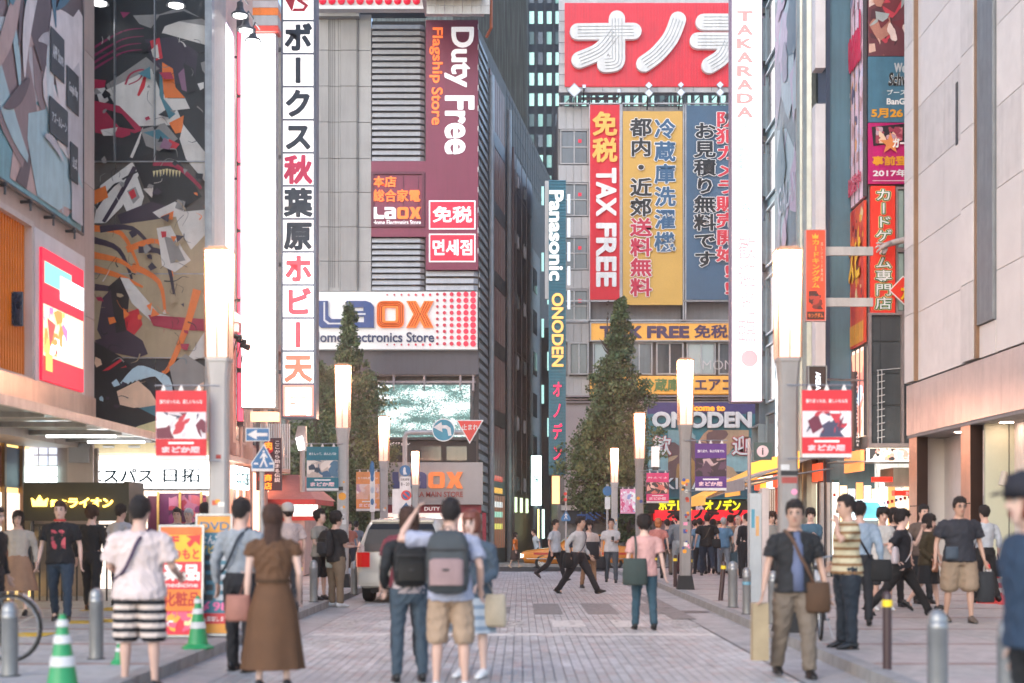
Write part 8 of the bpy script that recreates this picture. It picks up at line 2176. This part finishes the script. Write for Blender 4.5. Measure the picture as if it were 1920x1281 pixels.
# --- nearest figures
p = person(262,12.9,BK+R(-8),'man in white shirt and striped shorts with thin dark shoulder strap',1.76,('#cdbcb8','loose'),('knee',print_stripes('shorts_stripes','#c8b8ae','#10131c',12,.1,.52),1.15),arms=((.26,-.26,1.04),(-.26,-.26,1.04)),shoes='#303030',build=1.14,skin=0,waist=1.0)
cross(p,-1,'#3c2a44',1.0,o=.05)
p = person(512,13.0,BK+R(6),'woman with long dark hair in a brown belted dress',1.68,('#5a3c24','cap'),('dress','#5a3c24',.2,.1),hair=('long','brown'),arms=((.25,-.06,.86),(-.24,-.12,.90)),shoes='#1c1a22',skin=2)
bag(p,'soft','rose coloured handbag on the arm of the woman in brown','#9c6a5c',(.33,-.02,.78),(.24,.14,.24),[(.26,-.06,1.12),(.30,-.05,.96),(.33,-.02,.88)],'handbag','handbag')
p = person(452,14.6,BK+R(-20),'man in pale grey shirt with black cross strap beside the brown dress woman',1.78,('#8c9298','long'),('long','#15161c'),hair=('short','black'),legs=((4,0),(-6,4)),shoes='#15151a')
cross(p,-1,'#1c2430',1.0,o=.02)
p = person(768,13.6,BK+R(12),'woman in black jacket and blue grey leggings with a black pack',1.66,('#181c20','long',),('long','#3a4a58',.85),hair=('long','brown'),arms=((.24,-.10,.95),(-.16,-.28,1.12)),shoes='#1a1c20',skin=2,hem=1.02)
q = MB(); q.tube([p['T']((0,0,.90)),p['T']((0,0,1.03))],[(.19,.145),(.165,.13)],18,ref=(1,0,0)); q.build('white_hem',cloth('#b8acb0'),p['t'],True)
bag(p,'pack','black backpack on the woman in the black jacket','#101214',(.02,.19,1.2),(.32,.17,.42),None,'backpack','backpack','#1c1a16')
p = person(845,12.8,BK+R(-4),'man with grey and pink backpack and orange tan shorts raising one hand to his head',1.74,(print_stripes('fine_striped_shirt','#a8a8b4','#8088a0',60,0,.5),'short'),('knee','#a08872',1.1),hair=('short','black'),arms=((.36,-.10,1.60,(1,0,-.5)),(-.27,-.05,.93)),shoes='#c8c8c8',skin=0,build=1.02)
bag(p,'pack','grey backpack with faded rose front pocket','#3c4246',(0,.22,1.19),(.38,.22,.56),None,'backpack','backpack','#8f7674')
straps2(p,'#2c3236')
p = person(886,14.0,R(-25),'woman with auburn hair in grey blue shirt facing the backpack man',1.64,('#465460','long_loose'),('skirt',print_stripes('floral_skirt','#a8b0b8','#788898',9,0,.6),.48,.06),hair=('long','auburn'),arms=((.20,-.20,1.0),(-.25,-.1,.92)),shoes='#e0e0e0',skin=2)
bag(p,'soft','cream cloth bag at the side of the auburn haired woman','#b8a890',(.28,-.05,.72),(.26,.12,.32),[(.20,-.1,1.05),(.28,-.05,.88)],'cloth_bag','bag')
p = person(1490,14.0,R(4),'man in open black shirt and beige trousers walking with a paper bag',1.75,('#1a1b1e','open'),('long','#6e6256',1.2),legs=((8,6),(-8,12)),arms=((.31,-.05,.86),(-.33,-.06,.86)),shoes='#17130f',skin=1,head=-18)
q = MB(); q.tube([p['T']((0,-.055,.86)),p['T']((0,-.055,1.1)),p['T']((0,-.055,1.3)),p['T']((0,-.03,1.43))],[(.085,.125),(.075,.115),(.07,.108),(.05,.07)],14,ref=(1,0,0)); q.build('undershirt',cloth('#5f6884'),p['t'],True)
cross(p,-1,'#5a4030',.86,o=.045)
bag(p,'soft','brown satchel hanging at the hip of the black shirt man','#4c3420',(.20,-.12,.80),(.26,.12,.30),None,'satchel','bag')
bag(p,'box','long tan paper bag carried by the black shirt man','#a08e70',(-.36,-.04,.46),(.16,.12,.56),[(-.34,-.05,.84),(-.36,-.04,.74)],'paper_bag','paper bag')
p = person(1588,15.9,R(-80),'man in cream and brown striped polo holding a hand to his mouth',1.72,(print_stripes('polo_stripes','#b8ae90','#7c5a38',11,.2,.62),'short','#d8d0c0'),('long','#18222c',1.1),arms=((.14,-.18,1.42,(.6,-.2,-.8)),(-.22,-.05,.98)),shoes='#14181c',hair=('short','black'),skin=1,build=1.08)
p = person(1952,7.6,R(-80),'close blurred person in a dark cap and denim jacket',1.77,('#22364c','long_loose'),('long','#16181c'),hair=('long','auburn'),hat='#1a1a24',arms=(None,(-.22,-.02,.84)),shoes='#202020',skin=2,build=1.1,lean=6)
# --- right pavement group
p = person(1612,19.6,BK+R(-15),'man in pale blue shirt from behind with shoulder bag',1.72,('#8a9cae','long','#8a9cae'),('long','#14181e'),shoes='#101010',legs=((6,0),(-8,8)))
cross(p,1,'#101420',.9)
bag(p,'soft','black shoulder bag beside the pale blue shirt man','#101214',(-.27,.06,.78),(.34,.12,.3),None,'shoulder_bag','bag')
bag(p,'soft','cream pouch at the hip of the pale blue shirt man','#b0a488',(.17,.13,.98),(.22,.1,.24),None,'pouch','bag')
p = person(1655,23,R(5),'young man in white printed shirt with crossed arms',1.66,('#b8b8b4','loose'),('knee','#2a2c30'),arms=((-.08,-.22,1.12),(.08,-.24,1.14)),hair=('messy','black'),shoes='#c8c8c8')
straps2(p,'#1a2030')
p = person(1676,24,R(10),'person in dark shirt hidden behind the young man in white',1.66,('#20242c','short'),('long','#1c1c20'),hair=('bob','black'))
p = person(1690,21.7,R(72),'man in navy shirt with white bag striding and eating',1.72,('#11151e','short'),('long','#121214',1.05),wid,arms=((.05,-.30,1.42,(.3,0,-1)),(-.20,.05,.96)),hair=('messy','black'),shoes='#0c0c0e',skin=2)
cross(p,1,'#c8c4c4',.95,wide=.025)
bag(p,'soft','white messenger bag of the striding eater','#c4bcc0',(-.20,.08,.95),(.32,.12,.26),None,'messenger_bag','bag')
p = person(1731,25.0,R(15),'man with short hair looking over behind the olive top woman',1.74,('#5a4c44','short'),('long','#202428'))
p = person(1741,22.9,R(62),'woman with bobbed hair in olive top and black skirt walking',1.56,('#332a14','long_loose'),('skirt','#0e0e12',.5,.06),((12,4),(-16,20)),arms=((.2,-.12,.92),(-.2,-.1,.95)),hair=('bob','black'),shoes='#101010',skin=0)
bag(p,'soft','small brown bag held by the olive top woman','#8a5a40',(-.2,-.16,.84),(.2,.09,.22),[(-.2,-.1,1.05),(-.2,-.16,.95)],'handbag','handbag')
p = person(1799,20.1,R(4),'heavy man in dark navy T-shirt and khaki shorts with glasses',1.78,('#23262f','short'),('knee','#8f7c68',1.2),legs=((5,2),(-6,6)),arms=((.34,-.04,.88),(-.36,-.04,.88)),shoes='#5a4e44',skin=1,build=1.18)
glasses(p)
bag(p,'soft','dark grey plastic bag in the hand of the khaki shorts man','#24272b',(.37,-.02,.5),(.26,.14,.44),[(.35,-.04,.86),(.37,-.02,.7)],'plastic_bag','bag')
bag(p,'soft','blue grey pouch at the waist of the khaki shorts man','#3c4854',(-.16,-.14,.98),(.2,.09,.18),None,'pouch','bag')
p = person(1846,25.3,BK+R(14),'man in white shirt and black trousers walking away by the sage wall',1.74,('#a8b0b8','roll','#a8b0b8'),('long','#101114'),((8,0),(-10,10)),shoes='#0c0c0c')
bag(p,'soft','black briefcase of the man by the sage wall','#0c0d10',(-.30,-.02,.62),(.36,.14,.3),[(-.28,-.03,.88),(-.30,-.02,.76)],'briefcase','briefcase')
p = person(1520,29.5,R(-8),'young man in open blue shirt standing by the white pillar',1.72,('#3e5f74','long'),('long','#24282c'),arms=((.1,-.25,1.2),(-.2,-.1,.95)),hair=('messy','black'),skin=2)
p = person(1446,33,R(20),'person with brown hair drinking under the yellow awning',1.68,('#8c8c88','long'),('long','#303438'),arms=((.06,-.24,1.40,(.4,0,-1)),(-.2,-.1,1.0)),hair=('messy','brown'))
p = person(1458,34,R(-15),'dark haired woman beside the drinking person',1.62,('#a09088','long'),('long','#303034'),hair=('bob','black'),skin=2)
# --- middle distance
p = person(1208,20.4,BK+R(3),'person in pale pink shirt and jeans walking away with a tote bag',1.64,(M('pink_shirt_cloth',(.55,.32,.30),.8,var=.12,vs=5,bump=.25,bs=70),'short'),('long','#2c4a58',.95),((5,0),(-7,8)),arms=((.28,-.02,.86),(-.32,.0,.84)),shoes='#0e0e10',hair=('messy','black'),skin=2)
q = MB(); 
bag(p,'soft','grey green tote bag with pale stripe on the pink shirt walker','#34423f',(.17,.20,.90),(.36,.15,.38),[(.15,.06,1.44),(.15,.17,1.25),(.16,.2,1.08)],'tote_bag','tote bag')
p = person(1084,31.2,R(62),'businessman in white shirt and black trousers striding to the right',1.80,('#b4b2b2','long','#b4b2b2'),('long','#16141a',1.1),((30,2),(-26,8)),arms=((.24,-.16,.92),(-.26,.10,.92)),shoes='#0c0c0c',lean=4,skin=1)
cross(p,1,'#1c2440',.95)
bag(p,'soft','black bulging briefcase of the striding businessman','#0e0f12',(-.24,.12,.72),(.42,.18,.34),None,'briefcase','briefcase')
p = person(1041,38.8,R(60),'office worker in white short sleeved shirt stepping past with a bag',1.72,('#a8aeb4','short','#a8aeb4'),('long','#14161c'),((18,4),(-24,30)),shoes='#0e0e12',skin=1)
bag(p,'soft','black document bag of the stepping office worker','#101114',(.05,-.26,.72),(.40,.12,.30),[(.1,-.1,1.0),(.05,-.22,.87)],'document_bag','bag')
p = person(1104,33.6,R(18),'woman in sunglasses and white blouse behind the businessman',1.62,('#b8aaa4','short'),('long','#8a6a50',.9),((8,2),(-8,8)),hair=('bob','black'),arms=((.26,-.1,.95),(-.2,-.2,1.05)),skin=0)
glasses(p)
bag(p,'soft','black folded jacket carried by the woman in sunglasses','#15171c',(.0,-.24,.98),(.36,.14,.42),None,'folded_jacket','jacket')
p = person(1146,37.6,R(-5),'man in white shirt and grey trousers looking at his phone',1.70,('#b4b4b6','short'),('long','#404850'),((8,2),(-8,10)),arms=((.08,-.28,1.15),(-.26,-.02,.88)),nod=-18,skin=1)
c_ = p['W']((.05,-.36,1.2)); t = thing('mobile_phone','dark phone held by the man in grey trousers','phone',tuple(c_)); q = MB(); q.box(c_.x-.035,c_.x+.035,c_.y-.006,c_.y+.006,c_.z-.07,c_.z+.07); q.build('phone_body',black,t)
bag(p,'soft','dark handbag of the man looking at his phone','#181c22',(-.30,-.02,.55),(.30,.14,.34),[(-.27,-.02,.86),(-.3,-.02,.7)],'handbag','bag')
# --- crowd on the right before the shutters
p = person(1326,40.5,BK+R(-3),'broad man in black shirt and jeans walking away with shoulder bag',1.76,('#0d0e12','short'),('long','#182638',1.1),((5,2),(-18,30)),shoes='#4a4440',build=1.14)
cross(p,-1,'#4a4038',1.0); bag(p,'soft','black shoulder bag of the broad man in black','#15171a',(-.24,.10,.92),(.28,.14,.26),None,'shoulder_bag','bag')
p = person(1357,41.5,BK,'grey haired man in light blue shirt walking away',1.68,('#5c84a4','short'),('long','#788490'),((6,2),(-10,14)),hair=('short','grey'),shoes='#202020')
bag(p,'box','blue grey carrier bag of the grey haired man','#3c5664',(-.28,.0,.5),(.26,.12,.36),None,'carrier_bag','bag')
p = person(1370,43.5,BK+R(10),'taller dark haired man in grey green shirt past the grey haired man',1.78,('#7c8a88','short'),('long','#a8b0b4'),hair=('messy','black'))
p = person(1384,41.5,R(-30),'bald headed man in tan coat turned towards the shops',1.74,('#8a6c58','long'),('long','#606468'),hair=('bald','grey'),skin=2)
p = person(1396,39.5,R(20),'man in white shirt at the edge of the crowd',1.74,('#b0a8a4','long'),('long','#181c24'),hair=('none','black'),skin=2)
p = person(1401,37.0,BK+R(20),'figure in black suit jacket next to the white cabinet',1.70,('#0e1018','long'),('long','#10141c'),hair=('short','black'))
p = person(1337,43.8,BK,'woman in navy top between two men in the crowd',1.66,('#1c2030','short'),('long','#202430'),hair=('bob','black'))
p = person(1312,42.5,BK+R(8),'man in slate shirt left of the broad man in black',1.68,('#5c7c94','short'),('long','#1c2028'),((6,0),(-10,14)))
p = person(1303,45,BK+R(5),'dark haired man in grey top beyond the sticker covered lamp',1.68,('#50606c','short'),('long','#3a5068'))
p = person(1274,38.5,BK+R(-4),'man with bushy black hair in grey jacket right behind the lamp',1.76,('#6c747c','long'),('long','#8c9498'),((5,0),(-9,10)),hair=('messy','black'),shoes='#a0a0a0')
p = person(1251,41.0,BK+R(10),'person in dark top with grey backpack pointing upward',1.62,('#3c4450','short'),('long','#74685c'),hair=('short','black'),arms=((.25,-.05,.9),(-.34,-.30,1.66,(-.8,0,-.6))))
bag(p,'pack','small grey backpack on the pointing person','#46505c',(0,.19,1.2),(.30,.18,.42),None,'backpack','backpack')
p = person(1264,43,BK,'person in white and pink top raising an arm',1.62,('#c07888','short'),('long','#4a2830'),arms=((.3,-.1,.9),(-.30,-.25,1.62,(-.8,0,-.6))))
p = person(1234,37.5,BK+R(-10),'orange haired woman in pink top at the crowd edge',1.58,('#b87870','short'),('long','#141418'),((8,0),(-14,16)),hair=('bob','orange'),skin=2)
p = person(1286,46,BK,'short figure in dark clothes deep in the crowd',1.60,('#202830','short'),('long','#24303c'))
p = person(1349,47,R(0),'figure in beige top facing the street at the back of the crowd',1.64,('#9c8c80','short'),('long','#30363c'),skin=2)
p = person(1421-12,44,BK,'figure in maroon top behind the white cabinet',1.66,('#5c2834','short'),('long','#20242c'))
# --- left pavement
p = person(113,20.3,R(6),'man in black printed T-shirt and jeans with red headphones round his neck',1.74,('#10151c','short'),('long','#26384a'),((12,4),(-12,18)),shoes='#111216',hair=('short','brown'),skin=2,arms=((.30,-.06,.88),(-.30,-.02,.88)))
q = MB(); P = [p['T']((.075*math.cos(a),-.02+.075*math.sin(a),1.475)) for a in [math.pi*(.95+1.1*k_/10) for k_ in range(11)]]; q.tube(P,.014,6); q.build('headphones',paint('#d02830'),p['t'])
f_ = FR(p['T']((0,-.13,1.2)),(1,0,0),(0,0,1),(0,-1,0)); art(p['t'],f_,-.10,.10,-.14,.14,['#b03048','#7a2038','#c8505c'],12,8,.0,'bs',.35,'shirt_print',0,.0006)
p = person(172,23.0,BK+R(-12),'man in black long sleeved top walking away beside the printed T-shirt man',1.70,('#17191c','long'),('long','#15171c'),((8,0),(-12,12)),shoes='#6a4424',hair=('messy','brown'),skin=2)
p = person(34,21.8,R(10),'young woman in white blouse and beige pinafore skirt',1.60,('#b8b4ac','long'),('skirt','#9c7e68',.42,.12),((8,2),(-10,10)),hair=('long','black'),shoes='#101014',skin=2)
p = person(226,24.5,R(150),'man in white shirt glancing sideways behind the striped shorts man',1.74,('#b0b2b8','short'),('long','#1c2030'),hair=('short','black'))
p = person(332,28.5,R(5),'man smiling above the yellow signboard',1.72,('#38404c','short'),('long','#20242c'),hair=('short','black'),skin=0)
p = person(354,29.3,R(-10),'grey haired man beside the smiling man above the signboard',1.72,('#80848c','short'),('long','#30343c'),hair=('short','grey'),skin=0)
p = person(384,24.2,BK,'dark haired man mostly hidden behind the blue price board',1.76,('#1c2028','long'),('long','#1c2028'))
p = person(233,31,R(20),'figure in dark clothes at the shop entrance',1.66,('#242830','short'),('long','#202024'))
p = person(-16,16.2,R(75),'figure in black coat with arm over the bicycle handlebar',1.60,('#141416','long'),('long','#1c1c20'),lean=4,hair=('short','black'))
# --- kerb couple and others near the van
p = person(630,26.0,BK+R(-50),'stocky man in black polo and khaki trousers with black backpack',1.74,('#121316','short'),('long','#746350',1.1),arms=((.12,-.30,1.16),(-.12,-.32,1.12)),hair=('messy','black'),shoes='#c8c8c8',build=1.12,nod=-10)
bag(p,'pack','black backpack on the stocky man at the kerb','#101216',(0,.22,1.18),(.32,.2,.48),None,'backpack','backpack','#1c2026')
p = person(600,26.2,R(62),'young man with head bowed holding a white and teal bag',1.66,('#8c8880','short'),('knee','#14161c',1.0),arms=((.12,-.28,1.08),(-.14,-.26,1.05)),hair=('messy','black'),shoes='#202226',nod=-28)
bag(p,'soft','white and teal shopping bag between the reading couple','#a8b0a8',(.02,-.28,.88),(.34,.2,.46),None,'shopping_bag','bag')
p = person(572,44,R(8),'man in dark jacket walking towards the camera past the kiosk',1.74,('#34404c','long'),('long','#8c8478'),((12,4),(-12,14)),skin=2)
p = person(540,22.6,BK+R(30),'person in white cap and white shirt hidden behind the brown dress woman',1.72,('#b8a8a4','short'),('long','#30343c'),hat='#b8b4b0',skin=2,arms=((.28,-.12,.9),(-.3,-.12,.9)))
p = person(655,45,R(20),'small figure in salmon shirt between the kerb man and the van',1.62,('#a86858','short'),('long','#2c3440'))
p = person(668,47,BK,'small figure with backpack near the van tail light',1.66,('#6c7c8c','short'),('long','#4a4a50'))
p = person(763,15.6,BK,'dark haired man mostly hidden behind the black jacket woman',1.70,('#6a2834','short'),('long','#1c2028'))
# --- far corner
p = person(966,62,R(85),'woman in an orange dress crossing beside the taxi',1.55,('#c86818','short'),('skirt','#3c2c28',.4,.1),((14,2),(-14,10)),hair=('long','black'),shoes='#c0a890')
p = person(1008,61,R(-70),'person in white shirt on the far side of the taxi',1.68,('#b0bcc4','short'),('long','#202830'),hair=('short','black'),lean=16)

# bake the garments and bodies, add the details made after remeshing
bpy.context.view_layer.update()
dg = bpy.context.evaluated_depsgraph_get()
new = []
for o, dt, amp, fq in _pend:
    me = bpy.data.meshes.new_from_object(o.evaluated_get(dg)); new.append(me)
for (o, dt, amp, fq), me in zip(_pend, new):
    n = len(me.vertices)
    if amp and n:
        co_ = np.empty(n*3); me.vertices.foreach_get('co', co_); co_ = co_.reshape(-1,3)
        no_ = np.empty(n*3); me.vertices.foreach_get('normal', no_); no_ = no_.reshape(-1,3)
        sd = hash(o.parent['label']) % 50 if False else len(o.parent['label'])
        x_, y_, z_ = co_[:,0], co_[:,1], co_[:,2]
        w = np.sin(z_*30+np.sin(x_*15+sd)*2.6+np.sin(y_*13)*1.8)*.55+np.sin(x_*38+z_*21+sd+np.sin(z_*9)*2)*.35+np.sin((x_+y_)*64-z_*37+sd*2+np.sin(z_*22)*1.5)*.3; w = 1-1.7*np.abs(w)**.8
        co_ += no_*(w*amp)[:,None]
        me.vertices.foreach_set('co', co_.ravel()); me.update()
    o.modifiers.clear(); old = o.data
    if dt is not None:
        v = [tuple(q.co) for q in me.vertices]; f = [tuple(pp_.vertices) for pp_ in me.polygons]; k0 = len(v)
        nf = len(f); f += [tuple(i+k0 for i in ff) for ff in dt.f]; v += dt.v
        m2 = bpy.data.meshes.new('body'); m2.from_pydata(v, [], f)
        for mm in old.materials: m2.materials.append(mm)
        m2.polygons.foreach_set('material_index', [0]*nf+dt.m); m2.polygons.foreach_set('use_smooth', [True]*len(f)); o.data = m2
        bpy.data.meshes.remove(me)
    else:
        if not me.materials:
            for mm in old.materials: me.materials.append(mm)
        o.data = me
for o in list(bpy.data.objects):
    for k_ in ('local','dz'):
        if k_ in o: del o[k_]
print('objects', len(bpy.data.objects), 'tris ~', sum(len(o.data.polygons)*2 for o in bpy.data.objects if o.type == 'MESH'))
